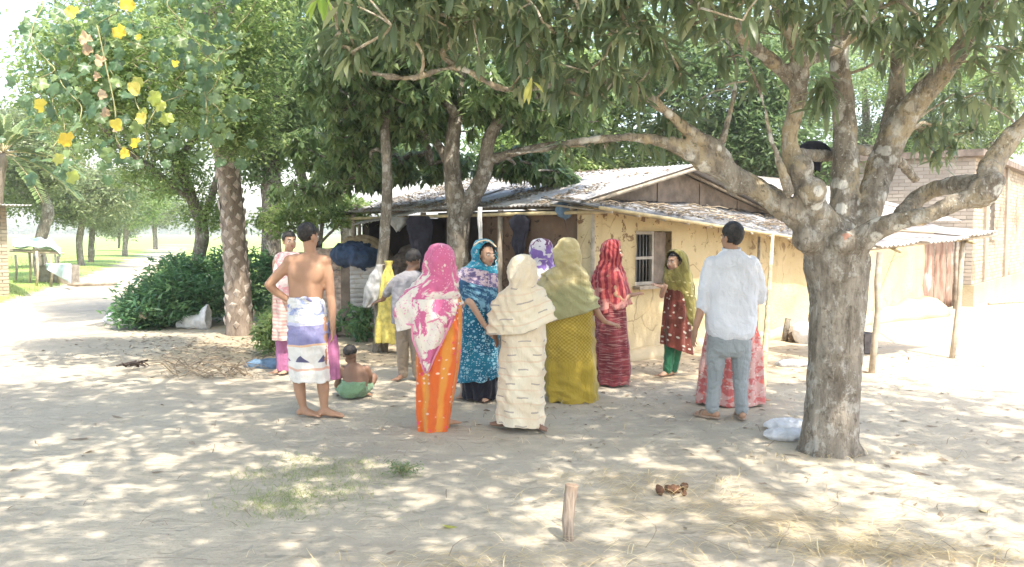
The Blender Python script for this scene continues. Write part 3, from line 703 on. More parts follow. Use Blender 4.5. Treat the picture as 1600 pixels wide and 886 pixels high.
# brick building at the far right
BC = gnd(1516, 478); bu = Vector((.61, .79, 0)).normalized(); bv = Vector((-.79, .61, 0)).normalized()
br = thing('brick_house', 'cream-washed brick house with small window at the right edge, behind the tin awning', 'house', BC)
def BH(a, s, z): return BC + bu * a + bv * s + Zz * z
rotb = Matrix((bu, bv, Zz)).transposed(); HB = 3.15
WB = (2.05, 2.75, 1.45, 2.25)
def wallbox(frame, x0, x1, z0, z1, s0, s1, mat, par, name='wall', rt=None):
    b = MB(); vs = [frame(x, s, z) for x in (x0, x1) for s in (s0, s1) for z in (z0, z1)]; b.add(vs, [(0, 1, 3, 2), (4, 6, 7, 5), (0, 4, 5, 1), (2, 3, 7, 6), (0, 2, 6, 4), (1, 5, 7, 3)]); return b.build(name, mat, par, smooth=False)
mb = MB(); wallgrid(mb, BH, lin(0, WB[0], 3) + [WB[1]] + lin(WB[1], 8, 4)[1:], [-.1, .45, WB[2], WB[3], HB], WB, .25, 0.0); mb.build('wall', 'mortar', br, smooth=False)
mb = MB(); wallgrid(mb, lambda x, s, z: BH(s, x, z), lin(.25, 7.5, 3), [-.1, HB], None, .25, 0.0); mb.build('wall', 'mortar', br, smooth=False)
def bricks(frame, x0, x1, z0, z1, hole, mat, par, rt, n=(.235, .068), gap=.013, proud=.012):
    b = MB(); z = z0; r = 0; bl_, bh = n
    while z < z1 - bh:
        x = x0 - (bl_ / 2 if r % 2 else 0)
        while x < x1:
            xa_, xb = max(x, x0), min(x + bl_, x1)
            if xb - xa_ > .04 and not (hole and hole[0] - .03 < (xa_ + xb) / 2 < hole[1] + .03 and hole[2] - .03 < z + bh / 2 < hole[3] + .03):
                pr = proud * rng.uniform(.4, 1.3); b.box(frame((xa_ + xb) / 2, -pr / 2 + .002, z + bh / 2), (xb - xa_ - gap * .2, pr + .004, bh), rt, var=rng.random())
            x += bl_ + gap
        z += bh + gap; r += 1
    o = b.build('bricks', mat, par, smooth=False); o['kind'] = 'stuff'; return o
bricks(BH, 0, 8, .46, HB, WB, 'brick', br, rotb)
bricks(lambda x, s, z: BH(s, x, z), .0, 7.5, .46, HB, None, 'brick_red', br, rotb @ Matrix(((0, -1, 0), (1, 0, 0), (0, 0, 1))))
wallbox(BH, -.06, 8, -.1, .44, -.07, .3, 'mud_cream', br, 'plinth')
for a in (1.25, 4.2): wallbox(BH, a, a + .28, .44, HB, -.06, .001, 'mortar', br, 'pilaster')
wallbox(BH, -.15, 8, HB, HB + .14, -.18, 7.6, 'gable', br, 'roof')
wallbox(BH, WB[0], WB[1], WB[2], WB[3], .16, .18, 'dark', br, 'opening_shade_sheet')  # near-black sheet painting the room's shade inside the window
for k in range(4):
    b = MB(); x = WB[0] + (k + .5) * .175; b.tube([BH(x, .09, WB[2]), BH(x, .09, WB[3])], .012, 5); b.build('window_bar', 'bar', br)
wallbox(BH, WB[0] - .05, WB[1] + .05, WB[2] - .07, WB[2], -.07, .1, 'mortar', br, 'window_sill')
# rubble kerb at its foot
b = MB(); p = gnd(1545, 476); q = gnd(1600, 472); b.tube([p + Zz * .02, p.lerp(q, .5) + Zz * .03, q + Zz * .02], .035, 6, jit=.3)
tag(b.build('wooden_pole', 'pole', None, p), 'thin pole lying on the ground in front of the brick house', 'pole')

# brick hut at the left edge
LB = gnd(15, 470); lu = Vector((-.80, -.60, 0)).normalized(); lv = Vector((-.60, .80, 0)).normalized()
lh = thing('brick_hut', 'cream brick hut with flat tin roof cut off by the left edge', 'hut', LB)
def LH(a, s, z): return LB + lu * a + lv * s + Zz * z
rotl = Matrix((lu, lv, Zz)).transposed()
zt = at(0, 322, LB.y).z
wallbox(LH, 0, 4, -.1, zt, .015, .3, 'mortar', lh); wallbox(LH, .015, .3, -.1, zt, .3, 4, 'mortar', lh)
bricks(LH, 0, 4, .0, zt, None, 'brick', lh, rotl)
bricks(lambda x, s, z: LH(s + .012, x, z), 0, 4, .0, zt, None, 'brick', lh, rotl @ Matrix(((0, -1, 0), (1, 0, 0), (0, 0, 1))))
for i in range(5):
    P = lambda x, y, z, i=i: LH(-.45 + i * .8 + x, -.5 + y, zt + .02 + z + .05 * y * .3); corr(P, .84, 4.2, nl=4, jag=.02).build('roof_sheet', 'tin', lh)
# ------------------------------------------------------------------ the mango tree in front
tb = gnd(1297, 702)
mango = thing('mango_tree', 'large mango tree with thick grey trunk and lichen-spotted limbs right of white-shirted man', 'tree', tb)
D1 = tb.y
L1 = [
 [(1297, 712, D1, 96), (1297, 690, D1, 90), (1300, 640, D1, 84), (1305, 560, D1, 82), (1309, 480, D1, 86), (1309, 445, D1, 92), (1307, 415, D1, 100), (1307, 390, D1, 92), (1312, 365, D1, 54)],
 [(1302, 425, D1, 54.6), (1285, 398, D1 - .02, 44), (1264, 376, D1 - .06, 42)],
 [(1310, 410, D1, 54.6), (1285, 365, D1 - .05, 47.5), (1240, 335, D1 - .1, 40.5), (1190, 300, D1 - .1, 37), (1140, 272, D1 - .1, 35.2), (1100, 250, D1 - .1, 31.7), (1050, 225, D1 - .15, 24.6), (985, 215, D1 - .2, 14.1), (900, 222, D1 - .2, 12.3), (850, 235, D1 - .1, 7.9), (790, 240, D1, 5.3)],
 [(1150, 290, D1 - .1, 35.2), (1120, 235, D1 - .15, 23.8), (1070, 200, D1 - .2, 19.4), (1030, 165, D1 - .3, 15.8), (985, 140, D1 - .4, 15), (930, 125, D1 - .5, 13.2), (880, 128, D1 - .6, 12.3), (790, 140, D1 - .7, 10.6), (715, 106, D1 - .8, 9.7), (640, 122, D1 - .9, 8.8), (570, 112, D1 - 1.0, 7)],
 [(1300, 360, D1 - .05, 44), (1268, 315, D1 - .15, 38.7), (1250, 270, D1 - .15, 33.4), (1233, 225, D1 - .15, 26.4), (1243, 170, D1 - .2, 24.6), (1250, 110, D1 - .3, 26.4), (1235, 50, D1 - .4, 22.9), (1200, -20, D1 - .5, 17.6), (1160, -110, D1 - .6, 12.3)],
 [(1318, 400, D1 + .05, 51), (1318, 320, D1 + .1, 42.2), (1322, 240, D1 + .15, 38.7), (1318, 160, D1 + .2, 33.4), (1310, 90, D1 + .2, 29.9), (1318, 10, D1 + .2, 26.4), (1335, -100, D1 + .2, 19.4), (1350, -220, D1 + .3, 12.3)],
 [(1325, 400, D1, 51), (1355, 330, D1 + .1, 42.2), (1378, 260, D1 + .2, 44), (1400, 205, D1 + .2, 40.5), (1440, 150, D1 + .1, 37), (1485, 100, D1, 31.7), (1530, 30, D1 - .1, 24.6), (1580, -60, D1 - .2, 17.6), (1620, -160, D1 - .2, 12.3)],
 [(1388, 230, D1 + .2, 35.2), (1400, 150, D1 + .3, 28.2), (1402, 90, D1 + .3, 21.1), (1410, 10, D1 + .4, 15.8), (1420, -90, D1 + .5, 11.4)],
 [(1318, 405, D1 - .05, 58.1), (1350, 370, D1 - .2, 40.5), (1400, 347, D1 - .35, 30.8), (1450, 335, D1 - .45, 25.5), (1500, 315, D1 - .5, 28.2), (1540, 300, D1 - .5, 40.5), (1552, 255, D1 - .5, 33.4), (1580, 215, D1 - .5, 28.2), (1615, 180, D1 - .5, 26.4), (1680, 100, D1 - .5, 21.1), (1740, 10, D1 - .5, 14.1)],
 [(1410, 338, D1 - .1, 29.9), (1440, 305, D1 + .0, 26.4), (1490, 290, D1 - .2, 26.4), (1530, 285, D1 - .4, 29.9)],
 [(1240, 240, D1 - .1, 17.6), (1290, 243, D1 + .3, 21.1), (1330, 235, D1 + .5, 17.6), (1390, 240, D1 + .8, 15.8), (1430, 280, D1 + 1.1, 14.1)],
 [(1233, 300, D1 - .25, 17.6), (1216, 250, D1 - .3, 11.4), (1200, 200, D1 - .3, 8.8), (1190, 150, D1 - .3, 7), (1160, 80, D1 - .4, 5.3), (1130, 20, D1 - .5, 3.5)],
 [(1180, 60, D1 - .3, 19.4), (1140, 30, D1 - .5, 19.4), (1100, 10, D1 - .6, 17.6), (1040, -20, D1 - .8, 14.1), (960, -60, D1 - 1.2, 10.6)],
 [(1245, 130, D1 - .2, 24.6), (1200, 90, D1 - .3, 22.9), (1150, 45, D1 - .5, 17.6), (1120, -30, D1 - .8, 12.3)],
 [(1120, 240, D1 - .15, 12.3), (1140, 180, D1 - .1, 9.7), (1150, 110, D1, 7), (1135, 50, D1 + .1, 5.3), (1150, -30, D1 + .1, 3.5)],
 [(1250, 100, D1 - .3, 19.4), (1310, 75, D1 - .3, 14.1), (1360, 30, D1 - .4, 10.6), (1400, -40, D1 - .5, 7.9)],
]
tr = MB(); skel = []
for L in L1:
    P, Rr = limb(L, len(L) * 6); tr.tube(P, Rr, 14); tr.ell(P[0], Rr[0] * .98); tr.ell(P[-1], Rr[-1])
    skel += [p for p in P if p.z > 2.2]
for q in ([(2.55, 6.25, 3.7), (1.6, 5.2, 4.3), (.4, 3.6, 4.7), (-.4, 2.0, 4.9)], [(3.4, 6.2, 3.6), (4.4, 5.4, 4.2), (5.0, 4.0, 4.7)], [(2.55, 6.3, 3.6), (2.2, 7.2, 4.4), (1.2, 8.4, 5.1)], [(1.6, 5.3, 3.3), (.2, 5.2, 4.2), (-1.8, 5.4, 4.8), (-2.2, 7.6, 5.3)], [(2.6, 6.2, 3.9), (2.9, 4.2, 4.6), (3.2, 1.4, 4.9)], [(2.9, 6.4, 3.6), (3.5, 7.3, 4.3), (3.8, 8.4, 4.9)]):
    P = [Vector(a) for a in smoothpath(q, 14)]; tr.tube(P, [.085 - .0042 * i for i in range(14)], 12); skel += P[4:]
for (px, py, dd, w) in ((1546, 266, -.52, 38), (1554, 283, -.60, 28), (1538, 298, -.55, 42), (1100, 250, -.1, 38), (1268, 300, -.2, 46), (1252, 262, -.2, 38), (1318, 380, -.2, 40), (1262, 372, -.12, 46), (1297, 700, 0, 90)):
    tr.ell(at(px, py, D1 + dd), w / 2 * S(D1), seg=12)
for k in range(7):
    th = k * .9 + .3; p = tb + Vector((math.cos(th) * .14, math.sin(th) * .14, .12)); tr.cap(p, tb + Vector((math.cos(th) * .225, math.sin(th) * .225, -.03)), .05, .025)
for k in range(26):
    px = rng.uniform(1268, 1350); py = rng.uniform(400, 640); th = rng.uniform(0, 6.28); rr = .165; c = at(1304, py, D1); tr.ell(c + Vector((math.cos(th) * rr, math.sin(th) * rr, 0)), rng.uniform(.02, .042), seg=8)
def bd(co):
    return .007 * noise.noise(co * 9) + .009 * noise.noise(Vector((co.x * 22, co.y * 22, co.z * 7))) + .008 * noise.noise(co * 4) + .004 * noise.noise(co * 45)
link('trunk', remesh(tr.mesh(), .016, 4, bd), 'bark_main', mango)
cutp = at(1322, 378, D1 - .26); b = MB(); b.ell(cutp, (.055, .02, .06), seg=14); b.build('cut_limb_end', plain('raw_cut_wood', (.50, .27, .19), var=.2, sc=25), mango)

# crown: rosettes of long leaves on twigs
blobs = [pblob(1330, -90, 6.0, 2.1, 1.8, .72, 2.2), pblob(1060, -10, 5.1, 1.2, 1.0, .52, 1.7), pblob(840, 30, 5.3, .95, .9, .50, 1.3), pblob(600, -10, 5.1, .85, .7, .42, .9), pblob(1540, 10, 5.6, 1.0, 1.0, .62, 1.5), pblob(700, 40, 5.6, .8, .6, .45, .7)]
C = clumps(blobs, 520, .25)
shade = [(1.6, 4.8, 5.2, 3.6, 2.8, .8, 3.0), (.2, 2.0, 4.7, 3.4, 2.4, .7, 2.4), (4.9, 4.4, 4.7, 1.9, 2.8, .8, 1.3), (-2.2, 5.2, 4.8, 2.0, 2.0, .6, 1.5), (3.0, .6, 4.8, 2.6, 1.8, .7, 1.5), (1.2, 7.9, 5.1, 2.6, 1.6, .6, 1.6), (3.6, 8.2, 4.9, 1.8, 1.4, .6, .9), (-1.8, 8.0, 5.4, 1.9, 1.5, .6, 1.0)]
CS = clumps(shade, 4600, .1); C = np.vstack([C, CS])
extra = [(545, 95, 4.9), (560, 108, 5.0), (520, 80, 5.2), (600, 60, 5.2), (660, 40, 5.0), (720, 60, 5.2), (760, 40, 5.1), (800, 70, 5.0), (830, 105, 5.0), (850, 120, 5.1), (870, 150, 5.3), (900, 160, 5.2), (925, 120, 4.9), (940, 165, 5.1), (960, 100, 4.8), (975, 130, 5.0),
         (985, 60, 4.7), (1010, 80, 5.2), (1030, 120, 5.4), (890, 80, 4.9), (910, 50, 4.8), (860, 60, 4.9), (1060, 130, 5.6), (1000, 170, 5.5), (1280, 165, 5.6), (1290, 150, 5.6), (1265, 80, 5.2), (1420, 70, 5.3), (1440, 90, 5.2), (1460, 60, 5.2), (1395, 50, 5.1), (1500, 30, 5.0), (1530, 55, 5.2), (1480, 120, 6.6), (1510, 190, 7.0), (1450, 205, 7.2), (1480, 215, 7.3), (1530, 180, 7.2), (1450, 225, 7.4), (1490, 235, 7.5), (1468, 262, 7.5), (1520, 215, 7.2), (1425, 200, 7.4), (1440, 250, 7.6), (1480, 190, 7.2), (1455, 235, 7.5), (1505, 165, 6.9), (1545, 150, 6.8), (1575, 175, 7.0), (1560, 120, 6.2), (1585, 90, 6.0), (1340, 30, 5.2), (1370, 60, 5.2), (1240, 10, 4.9),
         (1180, 130, 6.4), (1130, 100, 5.8), (1100, 160, 6.4), (1110, 60, 5.0), (960, 238, 6.0), (1005, 230, 6.0), (925, 245, 6.0), (885, 240, 5.9), (1040, 212, 5.95), (1070, 190, 5.9), (1095, 215, 6.0), (1150, 20, 4.8), (1080, 40, 4.8), (1050, 10, 4.7)]
CE = np.array([tuple(at(px + rng.normal() * 8, py + rng.normal() * 8 - 14, D)) for px, py, D in extra for _ in (0, 1)])
px_, py_, dp_ = project(C); 
ok = ~((px_ > 1080) & (px_ < 1520) & (py_ > 40 + 90 * rng.random(len(C))) & (py_ < 700)) & ~((px_ > 420) & (px_ < 1100) & (py_ > 60) & (rng.random(len(C)) < .35) & (C[:, 1] > 2)) & ~((px_ > -50) & (px_ < 1650) & (py_ > 185) & (C[:, 1] > .5)) & ~((px_ < 520) & (px_ > -50) & (py_ > 15) & (C[:, 1] > .5)) & ~((px_ < 760) & (px_ > -50) & (py_ > 90) & (C[:, 1] > .5))
C = np.vstack([C[ok], CE])
twigs(C, skel, mango, 'bark_pale', .016, .004, name='twigs', seg=5)
pos, d, up, sz, var = whorls(C, (8, 15), .165, (-10, 80), .03)
vx, vy, dp = project(pos); size_px = sz / dp * F; inview = (vx > -20) & (vx < 1620) & (vy > -15) & (vy < 320) & (pos[:, 1] > 1)
order = np.argsort(-(size_px * inview))[:300]; mask = np.ones(len(pos), bool); mask[order] = False
hi = mask & (vy < -40); lo = mask & ~hi
leafmass('crown', LEAF5, pos[lo], d[lo], up[lo], sz[lo], 'leaf_mango', mango, var[lo]); leafmass('crown', (LEAF3[0] * np.array([1, .8, 1]), LEAF3[1]), pos[hi], d[hi], up[hi], sz[hi], 'leaf_mango', mango, var[hi])
lm = [npmesh('mango_leaf', *(lambda t: (t[0], t[1]))(tmpl_leaf(6, .2 + .03 * k, .12 + .12 * k, .15, (0, .7, 1, .9, .6, 0))), np.full(14, .3 * k)[:len(tmpl_leaf(6)[0])]) for k in range(3)]
for m_ in lm: m_.materials.append(M['leaf_mango'])
Fr = frames(d[order], up[order])
for i, k in enumerate(order):
    mw = Matrix([[*(Fr[i][r] * sz[k]), pos[k][r]] for r in range(3)] + [[0, 0, 0, 1]]); place('leaf', lm[i % 3], mango, mw)
# fresh and yellow leaves the photo shows
for (px, py, D, mt, n_, ln, lab) in ((505, -8, 4.6, 'leaf_mango_new', 8, .17, 'rosette of fresh light green leaves'), (832, 125, 4.9, 'leaf_yellow', 4, .15, 'yellow dying leaves')):
    c = np.array([tuple(at(px, py, D))]); a = whorls(c, (n_, n_), ln, (30, 85), .01); o = leafmass('leaf_cluster', LEAF5, *a[:4], mt, mango, a[4]); o['label'] = lab; o['kind'] = 'stuff'
    q = min(skel, key=lambda s: (s - at(px, py, D)).length); b = MB(); b.tube([q, q.lerp(at(px, py, D), .5) + Vector((0, 0, .06)), at(px, py, D)], [.008, .006, .004], 5); b.build('twig', 'bark_pale', mango)

# ------------------------------------------------------------------ trees round the house
fb = gnd(716, 545)
DF = fb.y
simple_tree('mango_tree', 'forked dark-stemmed mango tree at the veranda behind the pink and blue scarfed women', [
    [(718, 550, DF, 42), (717, 480, DF, 36), (716, 400, DF, 34), (716, 335, DF, 36), (708, 290, DF, 30), (706, 240, DF, 26), (712, 180, DF + .1, 22), (720, 110, DF + .2, 16), (730, 20, DF + .3, 12)],
    [(718, 340, DF, 34), (740, 305, DF - .05, 26), (758, 265, DF - .1, 24), (765, 215, DF - .1, 20), (790, 180, DF - .2, 16), (850, 140, DF - .3, 12), (900, 90, DF - .3, 9)],
    [(708, 280, DF, 20), (690, 235, DF + .1, 14), (650, 190, DF + .3, 12), (600, 160, DF + .4, 9), (520, 150, DF + .6, 6)],
    [(765, 250, DF - .1, 16), (820, 235, DF - .2, 12), (880, 225, DF - .2, 10), (960, 232, DF - .1, 6)],
    [(712, 180, DF, 16), (670, 120, DF - .3, 12), (620, 60, DF - .5, 8)]], fb,
    [pblob(720, 120, DF, 1.5, 1.4, .75, 2), pblob(640, 170, DF + .3, 1.0, .9, .45, 1.2), pblob(850, 150, DF - .2, 1.0, .9, .55, 1.3), pblob(620, 60, DF, 1.2, 1.2, .7, 1.2), pblob(560, 215, DF + .6, .55, .6, .32, .45), pblob(720, -40, DF, 2.6, 2.2, .9, 2.2), pblob(660, 258, DF + 1.6, .95, .5, .26, 1.0), pblob(575, 262, DF + 1.8, .7, .5, .34, .8), pblob(820, 250, DF + .9, .6, .4, .16, .5), pblob(510, 230, DF + 2, .7, .6, .4, .8), pblob(800, 262, DF + .6, .45, .4, .12, .28), pblob(870, 275, DF + .9, .35, .4, .12, .2)],
    1750, (11, 16), .05, .18, LEAF3, 'leaf_dark', 'bark', mode='whorl', droop=(10, 80))
sb = gnd(598, 548)
simple_tree('young_tree', 'slender pole-like tree with two sacks tied to it left of the veranda', [
    [(594, 552, sb.y, 26), (597, 500, sb.y, 22), (596, 440, sb.y, 20), (602, 360, sb.y, 17), (605, 280, sb.y, 16), (602, 200, sb.y, 15), (606, 120, sb.y, 12), (600, 30, sb.y, 8)],
    [(603, 200, sb.y, 9), (570, 165, sb.y, 6), (530, 140, sb.y + .2, 4)]], sb,
    [pblob(600, 60, sb.y, 1.1, 1.0, .8, 1), pblob(540, 130, sb.y, .7, .8, .5, .6), pblob(545, 262, sb.y + .8, .62, .5, .28, .4), pblob(480, 300, sb.y + 1.4, .55, .5, .22, .3)], 420, (11, 17), .05, .16, LEAF3, 'leaf_dark', 'bark', mode='whorl')
# date palm
pb = gnd(374, 522); DP = pb.y
palm = thing('date_palm', 'date palm with diamond-scaled trunk beside the white sack', 'palm', pb)
PP, PR = limb([(376, 528, DP, 50), (374, 500, DP, 46), (371, 440, DP, 42), (366, 370, DP, 40), (360, 300, DP, 38), (352, 240, DP, 37), (344, 160, DP, 36), (336, 60, DP, 36), (330, -60, DP, 34), (326, -190, DP, 33)], 64)
b = MB(); b.tube(PP, [r * .9 for r in PR], 16, jit=.1); b.build('trunk', 'bark_palm', palm)
sc_b = MB(); sc_b.add([(-.5, 0, 0), (0, -.18, .5), (.5, 0, 0), (0, -.10, -.5), (0, -.32, .12)], [(0, 4, 1), (4, 2, 1), (0, 3, 4), (3, 2, 4)]); scm = sc_b.mesh('leaf_base', False); scm.materials.append(M['palm_scale'])
k = 0; zz = .12
while zz < PP[-1].z and k < 300:
    f = 0
    for i in range(len(PP) - 1):
        if PP[i].z <= zz < PP[i + 1].z: f = i; break
    t_ = (zz - PP[f].z) / (PP[f + 1].z - PP[f].z + 1e-6); c = PP[f].lerp(PP[f + 1], t_); r = (PR[f] + (PR[f + 1] - PR[f]) * t_) * .9; th = k * 2.39996
    sx = .12 + .028 * rng.normal(); szz = .145 + .03 * rng.normal()
    mw = Matrix.Translation(c + Vector((math.cos(th) * r * .97, math.sin(th) * r * .97, 0))) @ Matrix.Rotation(th + math.pi / 2 + rng.normal() * .08, 4, 'Z') @ Matrix.Rotation(rng.normal() * .2, 4, 'Y') @ Matrix.Diagonal((sx, .09 * rng.uniform(.85, 1.6), szz, 1))
    if rng.random() > .03: place('leaf_base', scm, palm, mw)
    k += 1; zz += (PP[-1].z - .1) / 292
def frond(base, az, el, L, mb_pos, nl=34, ll=.34):
    d0 = Vector((math.cos(az) * math.cos(el), math.sin(az) * math.cos(el), math.sin(el))); pts = []; 
    for i in range(9):
        t = i / 8; pts.append(base + d0 * L * t - Zz * (L * .55 * t * t) * math.cos(el) )
    res = []
    for i in range(nl):
        t = .18 + .8 * i / nl; k = min(7, int(t * 8)); u = t * 8 - k; p = pts[k].lerp(pts[k + 1], u); tg = (pts[k + 1] - pts[k]).normalized(); sd = tg.cross(Zz).normalized()
        for sg in (-1, 1):
            dd = (tg * .75 + sd * sg * .8 + Zz * (.28 + .08 * rng.normal())).normalized(); res.append((p, dd, Zz, ll * (1 - .5 * abs(t - .5))))
    return pts, res
def palm_crown(top, n, L, parent, mat='palm_leaf', zdir=(-.2, 1.2)):
    st = MB(); A_ = []
    for i in range(n):
        pts, r = frond(top, i * 2.4 + rng.random() * .4, rng.uniform(*zdir), L * rng.uniform(.8, 1.1), None); st.tube(pts, [.018 - .0018 * q for q in range(9)], 5); A_ += r
    st.build('frond_stem', 'bamboo', parent)['kind'] = 'stuff'
    leafmass('frond', LEAF3, np.array([tuple(a[0]) for a in A_]), np.array([tuple(a[1]) for a in A_]), np.array([tuple(a[2]) for a in A_]), np.array([a[3] for a in A_]), mat, parent)
palm_crown(PP[-1] + Zz * .1, 26, 2.3, palm)

# vine-hung tree at the left, over the bush
vb = gnd(316, 492)
simple_tree('leafy_tree', 'leafy tree standing in the green bush with squash vine hung over it', [
    [(316, 495, vb.y, 26), (313, 440, vb.y, 22), (312, 400, vb.y, 20), (316, 360, vb.y, 20), (300, 310, vb.y, 18), (270, 230, vb.y, 16), (240, 140, vb.y, 14), (225, 30, vb.y, 10)],
    [(314, 355, vb.y, 16), (330, 310, vb.y, 12), (345, 260, vb.y, 10)],
    [(300, 310, vb.y, 14), (230, 260, vb.y - .5, 11), (160, 200, vb.y - 1, 9), (110, 120, vb.y - 1.2, 7)],
    [(280, 250, vb.y, 12), (330, 180, vb.y + .4, 10), (380, 90, vb.y + .6, 8)]], vb,
    [pblob(220, 150, vb.y, 1.55, 1.5, 1.35, 3), pblob(180, 60, vb.y - .5, 1.3, 1.3, 1.0, 1.6), pblob(330, 100, vb.y + .3, 1.4, 1.4, 1.1, 2.2), pblob(265, 265, vb.y, 1.0, .9, .55, 1.2), pblob(325, 335, vb.y, .45, .5, .32, .35), pblob(140, 200, vb.y - .8, .8, .8, .6, .8), pblob(250, -80, vb.y, 2.4, 2.2, 1.3, 2.4), pblob(420, 60, vb.y + .6, 1.0, 1.2, 1.0, 1.1), pblob(352, 130, 12.2, .75, .5, .85, 1.5), pblob(340, 20, 12.0, 1.2, .6, .9, 1.2), pblob(375, 205, 12.4, .45, .4, .35, .5), pblob(130, 110, 10.2, .8, .6, .7, 1.1), pblob(240, 120, 10.4, .9, .6, .8, 1.2)],
    2600, 30, .15, .10, LEAF3, 'leaf_bright', 'bark', tw=3)
vine = thing('squash_vine', 'squash vine with big lobed leaves and yellow flowers draped over the left tree', 'vine', gnd(330, 500))
st = MB(); vp = []; DV = 8.6
roots = [(60, -40), (120, -40), (200, -40), (280, -40), (350, -40), (400, 0), (90, -40), (240, -40), (320, -40), (160, -40)]
for i, (sx, sy) in enumerate(roots):
    x, y = sx, sy; D = DV + rng.uniform(-.4, 1.2); pts = []; endy = rng.uniform(170, 300)
    while y < endy:
        pts.append(at(x, y, D)); x += rng.normal() * 16; y += rng.uniform(14, 26); D += rng.normal() * .1
    P = [Vector(q) for q in smoothpath([tuple(p) for p in pts], len(pts) * 3)]; st.tube(P, .006, 5); vp += P
st_pts = [(152, 40, 8.0), (165, 100, 8.0), (178, 160, 8.0), (181, 185, 8.0)]; P = [at(*q) for q in st_pts]; st.tube([Vector(q) for q in smoothpath([tuple(p) for p in P], 12)], .007, 5)
o = st.build('stem', 'vine_stem', vine)
lv = []; NV = 440
for i in range(NV):
    p = vp[int(rng.integers(len(vp)))] + Vector((rng.normal() * .22, rng.normal() * .2, rng.normal() * .16)); nrm = Vector((rng.normal() * .5, -1 + rng.normal() * .35, .55 + rng.normal() * .4)).normalized(); dd = Vector((rng.normal() * .6, -.1, -1 + rng.normal() * .35)); dd = (dd - nrm * dd.dot(nrm)).normalized()
    lv.append((p, dd, nrm, rng.uniform(.06, .18)))
pos = np.array([tuple(a[0]) for a in lv]); d = np.array([tuple(a[1]) for a in lv]); up = np.array([tuple(a[2]) for a in lv]); sz = np.array([a[3] for a in lv])
vx, vy, dp = project(pos); sc_ = sz / dp * ((vx > 0) & (vy > -10)); order = np.argsort(-sc_)[:290]; mask = np.ones(NV, bool); mask[order] = False
leafmass('leaves', LOBED, pos[mask], d[mask], up[mask], sz[mask], 'leaf_vine', vine)
lobs = [npmesh('lobed_leaf', a_[0], a_[1], np.full(len(a_[0]), .1 * k_)) for k_, a_ in enumerate(LOBEDS)]
for m_ in lobs: m_.materials.append(M['leaf_vine'])
lob2 = lobs[2].copy(); lob2.materials.clear(); lob2.materials.append(M['leaf_yellow'])
Fr = frames(d[order], up[order])
for i, k in enumerate(order): place('leaf', lobs[i % 6], vine, Matrix([[*(Fr[i][r] * sz[k]), pos[k][r]] for r in range(3)] + [[0, 0, 0, 1]]))
def tiny(mesh_, px, py, D, s_, nm, lab=None, tilt=None):
    nrm = Vector((rng.normal() * .25, -1, .2 + rng.normal() * .2)).normalized(); dd = Vector((rng.normal() * .4, 0, -1)); dd = (dd - nrm * dd.dot(nrm)).normalized(); y = nrm.cross(dd)
    c = at(px, py, D) - dd * .42 * s_; o = place(nm, mesh_, vine, Matrix([[dd[r] * s_, y[r] * s_, nrm[r] * s_, c[r]] for r in range(3)] + [[0, 0, 0, 1]]))
    if lab: o['label'] = lab
for (px, py, s_) in ((240, 152, .15), (260, 184, .14), (222, 176, .11), (112, 276, .14), (250, 165, .12), (90, 248, .12), (214, 128, .12)): tiny(lob2, px, py, 7.6, s_, 'leaf', 'large yellow-green lobed leaf')
# flowers: five ruffled petals and a tube
def flowermesh(sd=0):
    rr = random.Random(sd)
    V = [(.42, 0, -.12)]; n = 25
    for i in range(n):
        th = 2 * math.pi * i / n; r = .30 + .17 * abs(math.cos(2.5 * th)); V.append((.42 + r * math.cos(th) * .45, r * math.sin(th) * .45, .02))
    for i in range(n):
        th = 2 * math.pi * i / n; r = .40 + .07 * abs(math.cos(2.5 * th)) + .05 * math.sin(3 * th + sd) + rr.uniform(-.05, .05); V.append((.42 + r * math.cos(th), r * math.sin(th) * .85, .12 + .13 * math.sin(th * 5 + sd) + .07 * math.sin(th * 2 + 2 * sd) + rr.uniform(-.04, .04)))
    T = [(0, 1 + i, 1 + (i + 1) % n) for i in range(n)]
    for i in range(n): a, b_ = 1 + i, 1 + (i + 1) % n; T += [(a, a + n, b_ + n), (a, b_ + n, b_)]
    return npmesh('flower', V, T, np.full(len(V), .3))
fms = [flowermesh(k_) for k_ in range(4)]
for m_ in fms: m_.materials.append(M['petal'])
fd = fms[3].copy(); fd.materials.clear(); fd.materials.append(M['petal_dry'])
for (px, py, s_) in ((188, 52, .19), (200, 8, .20), (112, 20, .17), (275, 100, .10), (104, 220, .20), (182, 195, .16), (212, 225, .15), (195, 240, .13), (64, 165, .17), (210, 138, .17), (221, 185, .15), (218, 58, .08), (160, 148, .0)): 
    if s_: tiny(fms[px % 4], px, py, 7.5, s_ * .8, 'flower')
for (px, py, s_) in ((134, 62, .14), (136, 78, .11), (158, 96, .13), (160, 148, .10), (164, 176, .10), (152, 120, .09), (184, 198, .12)): tiny(fd, px, py, 7.7, s_, 'withered_flower')

